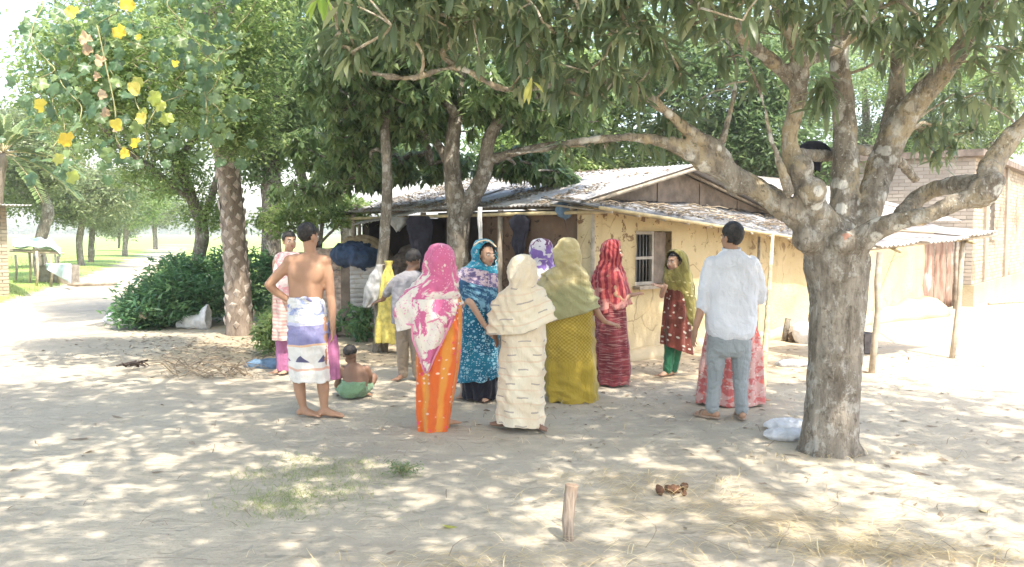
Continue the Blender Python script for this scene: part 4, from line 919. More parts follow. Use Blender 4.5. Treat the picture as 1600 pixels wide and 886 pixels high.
# dark trunk and small trees behind, left of the house
simple_tree('tree', 'dark straight trunk behind the shirtless man, left of the veranda', [[(424, 440, 15.5, 34), (424, 330, 15.5, 30), (423, 240, 15.5, 28), (420, 130, 15.5, 24), (415, 0, 15.5, 16)], [(423, 260, 15.5, 14), (470, 190, 15.8, 10), (520, 120, 16, 7)]], gnd(424, 497), 
    [pblob(430, 140, 15.5, 1.6, 1.5, 1.0, 2), pblob(430, 30, 15.5, 2.1, 1.8, 1.1, 2), pblob(500, 200, 15.8, .9, .9, .55, .8), pblob(395, 250, 15.4, .5, .6, .45, .35)], 1000, 30, .17, .12, LEAF3, 'leaf_dark', tw=3)
simple_tree('tree', 'thin leaning tree between the dark trunk and the veranda', [[(505, 470, 17, 18), (492, 370, 17, 16), (478, 300, 17, 15), (462, 240, 17, 13), (445, 170, 17, 10), (440, 60, 17, 7)]], gnd(505, 486),
    [pblob(470, 200, 17, 1.3, 1.2, .9, 1), pblob(480, 90, 17, 1.8, 1.6, 1.2, 1.4)], 250, 26, .18, .15, LEAF3, 'leaf_dark')
simple_tree('tree', 'grey-stemmed tree seen above the heap of sacks by the veranda', [[(548, 460, 18.5, 22), (542, 370, 18.5, 20), (536, 290, 18.5, 19), (534, 230, 18.5, 17), (545, 150, 18.5, 12), (550, 40, 18.5, 8)], [(535, 290, 18.5, 12), (575, 240, 18.3, 9), (620, 215, 18.2, 6)]], gnd(548, 475),
    [pblob(560, 150, 18.5, 2.0, 1.7, 1.1, 1.5), pblob(640, 100, 18.5, 2.2, 1.8, 1.4, 1.5), pblob(600, 225, 18.5, 1.0, 1.0, .5, .7), pblob(560, 20, 18.5, 2.4, 2, 1.2, 1)], 1100, 30, .2, .14, LEAF3, 'leaf_dark', tw=4)
bt = gnd(510, 470)
simple_tree('shrub', 'feathery green shrub over the lath stack left of the veranda', [[(500, 480, 14.4, 8), (500, 400, 14.4, 7), (505, 330, 14.4, 5)], [(500, 400, 14.4, 5), (460, 330, 14.4, 3)], [(500, 380, 14.4, 5), (550, 330, 14.2, 3)]], gnd(500, 508), [pblob(500, 322, 14.4, .85, .6, .28, 2), pblob(440, 345, 14.4, .45, .5, .22, .7), pblob(545, 335, 14.2, .4, .4, .2, .6)], 150, 34, .10, .11, LEAF3, 'leaf_bright', cat='shrub')
# trees behind the house
for (nm, lab, px, D, blobs, lm_, n_) in (
    ('tree', 'green tree rising behind the tin roof ridge', 900, 21, [(990, 235, 1.4, .55, .9), (1060, 225, 1.0, .45, .6), (900, 262, 1.3, .35, .6), (900, 150, 1.9, 1.3, 2), (850, 230, 1.5, .7, 1.2), (960, 90, 2.2, 1.4, 1.5), (800, 200, 1.3, .8, 1)], 'leaf_bright', 560),
    ('tree', 'dense green tree behind the gable and the mango limbs', 1120, 20, [(1180, 245, 1.0, .4, .6), (1130, 130, 2.0, 1.4, 2), (1080, 60, 2.0, 1.3, 1.3), (1190, 200, 1.5, .8, 1.2), (1240, 110, 1.6, 1.2, 1.2), (1290, 260, .7, .4, .4), (1140, 225, .8, .4, .5)], 'leaf_dark', 560),
    ('tree', 'bright yellow-green tree behind the brick house roof', 1500, 27, [(1440, 235, 1.6, .9, 1.4), (1500, 150, 2.6, 1.8, 2), (1560, 80, 2.4, 1.8, 1.4), (1440, 100, 2.0, 1.7, 1.4), (1520, 215, 2.0, .7, 1)], 'leaf_bright', 520),
    ('tree', 'pale green tree between the upright mango limbs', 1350, 30, [(1350, 150, 2.2, 2.0, 1), (1300, 70, 2.4, 1.6, 1), (1385, 225, 1.6, .9, .6)], 'far_leaf', 260)):
    simple_tree(nm, lab, [[(px, 420, D, 18), (px - 5, 330, D, 17), (px + 5, 240, D, 14), (px, 120, D, 8)], [(px, 300, D, 10), (px + 60, 200, D, 7), (px + 80, 130, D, 4)], [(px, 270, D, 9), (px - 60, 190, D, 6), (px - 70, 130, D, 4)]], gnd(px, 362 + 2088 / D),
        [pblob(b_[0], b_[1], D, b_[2], b_[2] * .8, b_[3], b_[4]) for b_ in blobs], n_ * 2, 30, .24, .17, LEAF3, lm_, tw=5)
# left background: roadside row and field trees
rows = [('tree', 'crooked-trunked tree behind the pale blue cloth rack at the left edge', 62, 27, [(66, 470 - 32, 27, 20), (62, 380, 27, 18), (75, 335, 27, 17), (62, 290, 27, 15), (50, 230, 27, 10)], [(40, 245, 1.7, 1.0, 1.4), (15, 290, 1.2, .9, .8), (80, 265, 1.0, .6, .7), (20, 200, 1.5, .7, .7)], 'far_leaf', 300, .2),
        ('tree', 'nearest and broadest tree of the roadside row', 127, 36, [(127, 418, 36, 11), (124, 380, 36, 10), (128, 345, 36, 9), (130, 310, 36, 7)], [(130, 310, 2.3, 1.1, 2), (170, 290, 1.6, 1.0, 1), (90, 320, 1.0, .8, .8)], 'far_leaf', 300, .22),
        ('tree', 'tree with paired trunk next in the roadside row', 142, 40, [(142, 412, 40, 10), (143, 380, 40, 9), (146, 340, 40, 8)], [(160, 330, 1.6, .9, 1), (140, 305, 2.0, 1.2, 1)], 'far_leaf', 200, .22),
        ('tree', 'middle tree of the row by the bend of the track', 196, 50, [(195, 400, 50, 9), (196, 375, 50, 8), (198, 345, 50, 8)], [(195, 325, 2.2, 1.1, 1.5), (215, 300, 2.5, 1.3, 1)], 'leaf_bright', 240, .26),
        ('tree', 'small tree in the field with twin trunks, right of the row', 240, 62, [(243, 390, 62, 7), (242, 370, 62, 7), (241, 345, 62, 6)], [(245, 325, 2.4, 1.4, 1), (225, 310, 2, 1.2, 1)], 'far_leaf', 220, .3),
        ('tree', 'farthest little tree beside the field path', 186, 70, [(186, 388, 70, 4), (186, 360, 70, 4)], [(186, 345, 2.2, 1.4, 1)], 'far_leaf', 120, .3),
        ('tree', 'grey-green tree behind the brick hut at the left edge', -10, 34, [(-10, 420, 34, 14), (-8, 300, 34, 12)], [(0, 250, 3.0, 2.2, 1.5), (40, 200, 1.6, 1.0, .6)], 'far_leaf', 260, .24)]
for nm, lab, px, D, tk, blobs, lm_, n_, ll in rows:
    simple_tree(nm, lab, [tk], gnd(px, 362 + 2088 / D), [pblob(b_[0], b_[1], D, b_[2], b_[2] * .8, b_[3], b_[4]) for b_ in blobs], int(n_ * 1.8), 26, .3 if D > 45 else .24, ll * .85, LEAF3, lm_, tw=5)
lp = thing('palm_tree', 'tall palm with feathery pale fronds at the left edge', 'palm', gnd(18, 362 + 2088 / 24)); P, Rr = limb([(0, 449, 24, 20), (-5, 330, 24, 17), (5, 240, 24, 15)]); b = MB(); b.tube(P, Rr, 8); b.build('trunk', 'bark_palm', lp)
palm_crown(P[-1], 22, 2.1, lp, zdir=(-.3, 1.2))
# two trees behind and beside the camera that shade the near ground
st_ = thing('mango_tree', 'mango tree left of the viewpoint whose shade falls on the near track', 'tree', (-4.6, -1.2, 0)); b = MB(); P = [Vector((-4.6, -1.2, -.1)), Vector((-4.6, -1.1, 1.4)), Vector((-4.5, -.9, 2.8)), Vector((-4.6, .6, 4.2)), Vector((-4.8, 2.6, 5.2))]
b.tube(P, [.24, .2, .18, .12, .06], 12, jit=.2); b.build('trunk', 'bark', st_); sk = P[2:]
for q in ((-6.4, 5.4, 5.9), (-2.4, 1.2, 4.9), (-7.0, 1.0, 5.0)):
    b = MB(); L_ = [P[2], P[2].lerp(Vector(q), .5) + Zz * .4, Vector(q)]; b.tube(L_, [.1, .07, .03], 8); b.build('limb', 'bark', st_); sk += L_[1:]
C = clumps([(-4.6, 2.6, 5.6, 3.0, 3.2, .9, 2.2), (-6.6, 6.2, 6.3, 2.4, 2.4, .8, 1.2), (-2.6, 1.0, 5.0, 1.8, 1.6, .7, .8), (-3.6, 4.6, 5.3, 1.6, 1.6, .5, .7)], 1400, .1); twigs(C, sk, st_, every=3); a = whorls(C, (12, 18), .2, (10, 75)); leafmass('crown', (LEAF3[0] * np.array([1, .9, 1]), LEAF3[1]), *a[:4], 'leaf_mango', st_, a[4])
print('TREES', round(time.time() - T0, 1))
# ------------------------------------------------------------------ people: cloth
def cloth(name, fn, rough=.85, tr=.12, bumps=60):
    g = G(name); uv0 = g.uv(); wv = g.n('ShaderNodeTexNoise'); g.put(wv.inputs['Vector'], uv0); wv.inputs['Scale'].default_value = 6; wv.inputs['Detail'].default_value = 3
    uv = g.mix(.045, uv0, wv.outputs['Color'], 'ADD'); s = g.sep(uv); c = fn(g, uv, s[0], s[1]); o = g.obj()
    n = g.noise(o, bumps, 3); n2 = g.noise(g.scale(o, (1, 1, .4), (.3, .2, 0)), 9, 4, .6, 1.2)
    return g.bsdf(c, rough, g.bump(g.m_('ADD', g.m_('MULTIPLY', n, .15), n2), .8, .04), .15, sheen=.25, trans=(tr, c))
def band(g, f, a, b): return g.m_('MULTIPLY', g.m_('GREATER_THAN', f, a), g.m_('LESS_THAN', f, b))
def blotch(g, uv, sc, lo, hi, det=3): return g.rng(g.noise(uv, sc, det, .6, .5), lo, hi)
def dots(g, uv, sc, r, rnd=.6): return g.rng(g.voro(uv, sc, rnd=rnd), r, r * .6)
def f_lungi(g, uv, u, v):
    f = g.m_('DIVIDE', v, .66); W_ = (.80, .78, .74)
    c = g.mix(blotch(g, g.scale(uv, (1, 1.6, 1), (0, 0, .5)), 9, .45, .58), W_, (.30, .36, .62))
    c = g.mix(g.m_('GREATER_THAN', f, .25), c, (.74, .74, .72))
    c = g.mix(band(g, f, .38, .62), c, g.mix(blotch(g, uv, 6, .3, .7), (.26, .25, .45), (.34, .33, .53)))
    c = g.mix(band(g, f, .34, .38), c, (.62, .62, .80)); c = g.mix(band(g, f, .62, .645), c, (.85, .56, .36)); c = g.mix(g.m_('GREATER_THAN', f, .645), c, (.84, .80, .74))
    t = g.m_('ABSOLUTE', g.m_('SUBTRACT', g.m_('FRACT', g.m_('MULTIPLY', u, 7.2)), .5)); h = g.m_('DIVIDE', g.m_('SUBTRACT', f, .76), .085)
    tri = g.m_('MULTIPLY', g.m_('LESS_THAN', g.m_('MULTIPLY', t, 3.0), h), band(g, h, 0, 1)); c = g.mix(tri, c, (.13, .12, .22))
    return g.mix(band(g, f, .92, .95), c, (.80, .50, .38))
def f_pinkshawl(g, uv, u, v):
    n = g.noise(g.scale(uv, (1, .8, 1)), 9, 4, .65, .8); k = g.m_('ADD', n, g.rng(v, .16, .40, .16, -.035, False))
    c = g.mix(g.rng(k, .47, .53), (.86, .77, .66), (.68, .16, .31)); return g.mix(dots(g, uv, 45, .28), c, (.85, .40, .52))
def f_orange(g, uv, u, v):
    st = g.m_('ABSOLUTE', g.m_('SUBTRACT', g.m_('FRACT', g.m_('MULTIPLY', u, 9)), .5)); c = g.mix(g.rng(st, .15, .35), (.78, .16, .035), (.82, .33, .06))
    c = g.mix(dots(g, g.scale(uv, (1, 1, 1)), 26, .30, .5), c, (.92, .62, .45)); return g.mix(dots(g, g.scale(uv, (1, .7, 1), (0, 0, .2)), 15, .22, .3), c, (.84, .10, .14))
def f_teal(g, uv, u, v):
    c = g.mix(blotch(g, uv, 5, .4, .6), (.01, .13, .23), (.02, .21, .32)); c = g.mix(dots(g, uv, 22, .34, .8), c, (.30, .55, .66)); return g.mix(dots(g, uv, 60, .3), c, (.55, .72, .78))
def f_tealscarf(g, uv, u, v):
    c = g.mix(blotch(g, g.scale(uv, (1, 2, 1)), 14, .45, .52), (.02, .19, .30), (.04, .33, .46)); c = g.mix(g.rng(g.noise(uv, 24, 3, .7), .56, .62), c, (.62, .62, .66))
    n = g.m_('ADD', v, g.m_('MULTIPLY', g.m_('SUBTRACT', g.noise(uv, 7, 3), .5), .12)); pk = g.mix(g.rng(g.noise(uv, 30, 3, .7), .47, .55), (.66, .52, .56), (.18, .14, .28))
    c = g.mix(band(g, n, .30, .44), c, pk); n2 = g.mix(g.rng(g.noise(uv, 26, 3, .7), .48, .56), (.03, .10, .20), (.20, .40, .52)); return g.mix(g.m_('GREATER_THAN', n, .44), c, n2)
def f_cream(g, uv, u, v):
    row = g.m_('MULTIPLY', v, 9); off = g.m_('MULTIPLY', g.m_('MODULO', g.m_('FLOOR', row), 2), .5); x = g.m_('FRACT', g.m_('ADD', g.m_('MULTIPLY', u, 6), off))
    vm = g.rng(v, .20, .27)
    d = g.m_('MULTIPLY', g.m_('LESS_THAN', g.m_('ABSOLUTE', g.m_('SUBTRACT', x, .5)), g.m_('MULTIPLY', vm, .2)), g.m_('LESS_THAN', g.m_('ABSOLUTE', g.m_('SUBTRACT', g.m_('FRACT', row), g.m_('ADD', .46, g.m_('MULTIPLY', g.noise(uv, 6, 2), .12)))), .05))
    c = g.mix(blotch(g, uv, 3, .35, .65), (.80, .66, .47), (.86, .76, .58)); c = g.mix(g.m_('MULTIPLY', vm, g.m_('LESS_THAN', g.m_('ABSOLUTE', g.m_('SUBTRACT', g.m_('FRACT', row), .95)), .05)), c, (.80, .62, .43)); return g.mix(g.m_('MULTIPLY', d, .7), c, (.33, .26, .24))
def f_olive(g, uv, u, v):
    ck = g.m_('MULTIPLY', g.m_('SINE', g.m_('MULTIPLY', u, 190)), g.m_('SINE', g.m_('MULTIPLY', v, 190))); c = g.mix(g.rng(ck, -.3, .3), (.40, .275, .035), (.54, .40, .08))
    return g.mix(g.rng(v, .50, .62), c, (.47, .34, .05))
def f_oliveshawl(g, uv, u, v):
    c = g.mix(blotch(g, g.scale(uv, (1, 3, 1)), 5, .35, .65), (.50, .41, .19), (.58, .49, .27)); return g.mix(g.rng(v, .40, .52), c, (.40, .38, .19))
def f_red(g, uv, u, v):
    c = g.mix(blotch(g, g.scale(uv, (1, 3, 1)), 6, .4, .6), (.20, .035, .045), (.34, .07, .08)); return g.mix(g.rng(g.noise(g.scale(uv, (1, 9, 1)), 9, 2), .54, .62), c, (.46, .22, .20))
def f_redscarf(g, uv, u, v):
    st = g.m_('SINE', g.m_('ADD', g.m_('MULTIPLY', u, 150), g.m_('MULTIPLY', g.noise(uv, 5, 2), 8))); c = g.mix(g.rng(st, -.4, .5), (.26, .03, .045), (.54, .12, .11)); return g.mix(g.m_('MULTIPLY', g.rng(g.noise(uv, 8, 3), .54, .64), .7), c, (.80, .42, .36))
def f_kurta(g, uv, u, v):
    c = g.mix(blotch(g, uv, 9, .4, .55), (.15, .045, .03), (.24, .065, .045)); return g.mix(dots(g, uv, 17, .27, .9), c, (.66, .60, .50))
def f_girlscarf(g, uv, u, v):
    c = g.mix(blotch(g, g.scale(uv, (3, 1, 1)), 5, .4, .6), (.20, .17, .05), (.31, .27, .08)); return g.mix(g.m_('MULTIPLY', dots(g, uv, 26, .3, .6), g.rng(v, .32, .40)), c, (.62, .56, .30))
def f_redskirt(g, uv, u, v):
    c = g.mix(blotch(g, uv, 16, .44, .54, 4), (.62, .16, .15), (.70, .42, .38)); c = g.mix(dots(g, uv, 11, .30, 1), c, (.80, .20, .16)); return g.mix(dots(g, uv, 34, .25, 1), c, (.80, .70, .62))
def f_pinkwhite(g, uv, u, v):
    c = g.mix(blotch(g, uv, 11, .44, .54, 4), (.84, .72, .68), (.80, .36, .38)); return g.mix(g.rng(v, .46, .50), c, g.mix(g.rng(g.m_('SINE', g.m_('MULTIPLY', v, 160)), -.2, .2), (.80, .45, .40), (.84, .66, .58)))
def f_purple(g, uv, u, v): return g.mix(g.rng(g.noise(uv, 14, 2, .5, .6), .46, .51), (.74, .70, .73), g.mix(g.rng(v, .06, .16), (.15, .03, .10), (.26, .16, .46)))
for nm, fn in (('lungi', f_lungi), ('pinkshawl', f_pinkshawl), ('orange', f_orange), ('teal', f_teal), ('tealscarf', f_tealscarf), ('cream', f_cream), ('olive', f_olive), ('oliveshawl', f_oliveshawl), ('red', f_red), ('redscarf', f_redscarf), ('kurta', f_kurta), ('girlscarf', f_girlscarf), ('redskirt', f_redskirt), ('pinkwhite', f_pinkwhite), ('purple', f_purple)): M[nm] = cloth(nm + '_print', fn)
for nm, c in (('magenta', (.46, .17, .32)), ('black', (.015, .015, .025)), ('navy', (.04, .05, .10)), ('green', (.035, .17, .085)), ('shorts', (.21, .35, .20)), ('greyshirt', (.30, .29, .31)), ('khaki', (.34, .27, .20)), ('jeans', (.35, .375, .38)), ('shirt', (.80, .81, .85)), ('pinkhem', (.80, .30, .42)), ('sandal', (.42, .30, .22))):
    M[nm] = cloth(nm + '_cloth', lambda g, uv, u, v, c=c: g.mix(g.rng(g.noise(g.obj(), 4, 3), .3, .7), tuple(x * .88 for x in c), c), tr=.05)
def skin(name, c):
    g = G(name); o = g.obj(); n = g.noise(o, 7, 4); col = g.mix(g.rng(n, .35, .65), tuple(x * .86 for x in c), c)
    m_ = g.bsdf(col, .55, g.bump(g.noise(o, 90, 3), .15, .005), .35); p = [x for x in g.t.nodes if x.type == 'BSDF_PRINCIPLED'][0]
    p.inputs['Subsurface Weight'].default_value = .06; p.inputs['Subsurface Radius'].default_value = (.02, .008, .004); return m_
M['skin'] = skin('brown_skin', (.44, .25, .155)); M['skin_dark'] = skin('dark_brown_skin', (.26, .15, .10)); M['skin_light'] = skin('light_brown_skin', (.50, .31, .21))
g = G('hair'); o = g.obj(); M['hair'] = g.bsdf(g.mix(g.rng(g.noise(o, 40, 2), .4, .6), (.012, .010, .010), (.03, .025, .022)), .55, g.bump(g.noise(g.scale(o, (1, 1, .3)), 120, 2), .8, .01), .4)
g = G('eye_white'); M['eye'] = g.bsdf((.75, .72, .68), .3); g = G('iris'); M['iris'] = g.bsdf((.02, .013, .01), .2); g = G('lips'); M['lips'] = g.bsdf((.34, .13, .11), .5)

# ------------------------------------------------------------------ people: bodies
def axes(yaw, pitch=0.0, roll=0.0):
    f = Vector((math.sin(R(yaw)), -math.cos(R(yaw)), 0)); r = f.cross(Zz); Q = Matrix.Rotation(R(-pitch), 3, r); f = Q @ f; u = r.cross(f) ; Q = Matrix.Rotation(R(roll), 3, f); return Q @ r, f, Q @ u
def headprims(mb, c, yaw, hs=1.0, pitch=0, roll=0):
    r, f, u = axes(yaw, pitch, roll); rot = Matrix((r, f, u)).transposed(); p = lambda x, y, z: c + (r * x + f * y + u * z) * hs; k = lambda *a: tuple(q * hs for q in a)
    mb.ell(p(0, -.012, .030), k(.074, .092, .083), rot, 18, 12); mb.ell(p(0, .035, -.018), k(.060, .060, .088), rot, 14, 10); mb.ell(p(0, .052, -.088), k(.034, .032, .026), rot)
    mb.cap(p(0, .088, .010), p(0, .108, -.030), .009 * hs, .014 * hs, 8); mb.ell(p(.013, .094, -.034), k(.009, .009, .008), rot, 8, 6); mb.ell(p(-.013, .094, -.034), k(.009, .009, .008), rot, 8, 6)
    mb.ell(p(0, .080, .024), k(.050, .014, .011), rot); mb.ell(p(0, .086, -.058), k(.024, .012, .011), rot, 10, 6)
    for s in (-1, 1): mb.ell(p(s * .040, .062, -.028), k(.022, .024, .022), rot, 8, 6); mb.ell(p(s * .075, -.008, -.012), k(.008, .022, .032), rot, 8, 6); mb.ell(p(s * .045, .03, -.06), k(.022, .04, .03), rot, 8, 6)
    return p, rot
def facebits(t, p, rot, hs, body):
    for s in (-1, 1):
        b = MB(); b.ell(p(s * .031, .0865, .002), (.0135 * hs, .008 * hs, .0075 * hs), rot, 10, 6); e = b.build('eye', 'eye', t); b = MB(); b.ell(p(s * .031, .0925, .002), (.006 * hs, .004 * hs, .0062 * hs), rot, 8, 6); i_ = b.build('iris', 'iris', e)
        b = MB(); b.tube([p(s * .014, .096, .020), p(s * .032, .095, .026), p(s * .050, .080, .021)], [.0035 * hs, .0045 * hs, .003 * hs], 6); b.build('eyebrow', 'hair', t)
    b = MB(); b.ell(p(0, .0945, -.053), (.022 * hs, .007 * hs, .0045 * hs), rot, 10, 6); b.ell(p(0, .0945, -.0625), (.019 * hs, .007 * hs, .0055 * hs), rot, 10, 6); b.build('lips', 'lips', t)
def hairmesh(t, c, yaw, hs=1.0, pitch=0, full=.0, low=-.045, roll=0, front=.055, grow=1.07, bun=False):
    r, f, u = axes(yaw, pitch, roll); mb = MB(); seg, rings = 40, 26; vs = []; keep = []
    for i in range(rings + 1):
        ph = math.pi * i / rings
        for j in range(seg):
            th = 2 * math.pi * j / seg; x, y, z = math.sin(ph) * math.cos(th), math.sin(ph) * math.sin(th), math.cos(ph)
            q = Vector((x * .074 * grow, -.012 + y * .092 * grow, .030 + z * (.083 * grow + full)))
            n = noise.noise(Vector((x * 9, y * 9, z * 9)) + c * 7) * .0045 + noise.noise(Vector((x * 26, y * 26, z * 6)) + c * 3) * .003; q += Vector((x, y, z)) * (n + (.004 if z > 0 else 0))
            lim = low + .03 * min(1, abs(q.x) / .07) if q.y < .0 else low + .03 + (front - low - .03) * min(1, (q.y) / .055)
            keep.append(q.z > lim + .006 * noise.noise(Vector((th * 5, 0, 1)))); vs.append(c + (r * q.x + f * q.y + u * q.z) * hs)
    fs = []
    for i in range(rings):
        for j in range(seg):
            a = i * seg + j; b = i * seg + (j + 1) % seg
            if keep[a] and keep[b] and keep[a + seg] and keep[b + seg]: fs.append((a, a + seg, b + seg, b))
    mb.add(vs, fs)
    if bun: mb.ell(c + (f * -.105 - u * .02) * hs, .035 * hs)
    o = mb.build('hair', 'hair', t); md = o.modifiers.new('t', 'SOLIDIFY'); md.thickness = .010; md.offset = -1; return o
def handprims(mb, w, d, n, side=1, sz=1.0, curl=16, spread=.0):
    d = Vector(d).normalized(); n = Vector(n); n = (n - d * n.dot(d)).normalized(); a = d.cross(n).normalized() * side; rot = Matrix((a, d, n)).transposed()
    mb.cap(w - d * .015 * sz, w + d * .02 * sz, .024 * sz, .024 * sz, 8); mb.ell(w + d * .052 * sz, (.040 * sz, .054 * sz, .0165 * sz), rot, 14, 8); mb.ell(w + d * .035 * sz + a * .022 * sz, (.019 * sz, .032 * sz, .017 * sz), rot, 10, 6)
    for i, L in enumerate((.070, .079, .073, .056)):
        x = (.030 - .0195 * i); p = w + (d * (.092 - .004 * abs(i - 1.2)) + a * x) * sz; dd = (d + a * (x * (2.2 + spread))).normalized(); c = R(curl * (1 + .15 * i)); r_ = (.0086, .0088, .0084, .0075)[i] * sz
        for s in range(3):
            l = L * (.45, .31, .24)[s] * sz; q = p + dd * l; mb.cap(p, q, r_ * (1 - .07 * s), r_ * (1 - .07 * (s + 1)), 7); p = q; dd = (dd * math.cos(c) + n * math.sin(c)).normalized()
    p = w + (d * .030 + a * .036) * sz; dd = (d * .70 + a * .60 + n * .35).normalized(); q = p + dd * .036 * sz; mb.cap(p, q, .0125 * sz, .010 * sz, 7); mb.cap(q, q + (dd * .9 + d * .5).normalized() * .030 * sz, .010 * sz, .0082 * sz, 7)
def footprims(mb, ank, d, sz=1.0, side=1, z0=0.0):
    d = Vector((d[0], d[1], 0)).normalized(); a = Vector((d.y, -d.x, 0)) * side; rot = Matrix((a, d, Zz)).transposed(); g0 = Vector((ank.x, ank.y, z0))
    mb.cap(ank, g0 - d * .012 * sz + Zz * .040 * sz, .033 * sz, .034 * sz, 10); mb.ell(g0 - d * .035 * sz + Zz * .030 * sz, (.030 * sz, .034 * sz, .030 * sz), rot)
    mb.cap(g0 + d * .01 * sz + Zz * .045 * sz, g0 + d * .10 * sz + Zz * .026 * sz, .034 * sz, .022 * sz, 10); mb.ell(g0 + d * .075 * sz + Zz * .022 * sz, (.036 * sz, .085 * sz, .022 * sz), rot, 12, 8); mb.ell(g0 + d * .125 * sz + Zz * .018 * sz, (.045 * sz, .035 * sz, .018 * sz), rot, 12, 8)
    for i in range(5):
        p = g0 + (d * (.150 - .006 * i * i * .6) + a * (.034 - .017 * i)) * sz + Zz * .013 * sz; mb.cap(p, p + d * (.026 - .003 * i) * sz, (.0135 if i == 0 else .0095) * sz, (.012 if i == 0 else .0085) * sz, 7)
def shoe(t, ank, d, sz=1.0, name='sandal', mat='sandal'):
    d = Vector((d[0], d[1], 0)).normalized(); a = Vector((d.y, -d.x, 0)); b = MB(); rings = []
    for z in (.0, .012):
        rings.append([Vector((ank.x, ank.y, z)) + d * (.055 + .125 * math.cos(th)) * sz + a * (.044 + .006 * math.cos(th)) * math.sin(th) * sz for th in [2 * math.pi * i / 20 for i in range(20)]])
    b.loft(rings)
    for y in (.075, .10): b.tube([Vector((ank.x, ank.y, 0)) + (d * y + a * .046 * math.cos(th)) * sz + Zz * (.01 + .045 * math.sin(th)) for th in [math.pi * i / 8 for i in range(9)]], .006, 6)
    b.build(name, mat, t)
def torso(mb, D, rings, yaw=0):
    """rings (px, py, dy, half_width_m, half_depth_m)"""
    r = axes(yaw)[0]; f = axes(yaw)[1]; out = []
    for a in smoothpath(rings, len(rings) * 4):
        c = at(a[0], a[1], D + a[2]); hw, hd = max(.01, a[3]), max(.01, a[4]); row = []
        for j in range(28):
            th = 2 * math.pi * j / 28; cs, sn = math.cos(th), math.sin(th); e = .82
            row.append(c + r * hw * math.copysign(abs(cs) ** e, cs) + f * hd * math.copysign(abs(sn) ** e, sn))
        out.append(row)
    mb.loft(out)
def chain(mb, D, pts, k=1.0):
    """pts (px,py,dy,radius_m) -> rounded cones"""
    Q = [(at(p[0], p[1], D + p[2]), p[3] * k) for p in pts]
    for (a, ra), (b, rb) in zip(Q, Q[1:]): mb.cap(a, b, ra, rb, 12)
    return [q[0] for q in Q]
def finish(name, t, mb, hands, mat, vox=.0095, bumpf=None):
    me = remesh(mb.mesh(), vox, 5, bumpf)
    if hands is not None and hands.v:
        m2 = remesh(hands.mesh(), .0042, 2); bm = bmesh.new(); bm.from_mesh(me); bm.from_mesh(m2); bm.to_mesh(me); bm.free(); bpy.data.meshes.remove(m2); me.polygons.foreach_set('use_smooth', [True] * len(me.polygons))
    return link(name, me, mat, t)
def ridge(p): return 1 - 2 * abs(noise.noise(p))
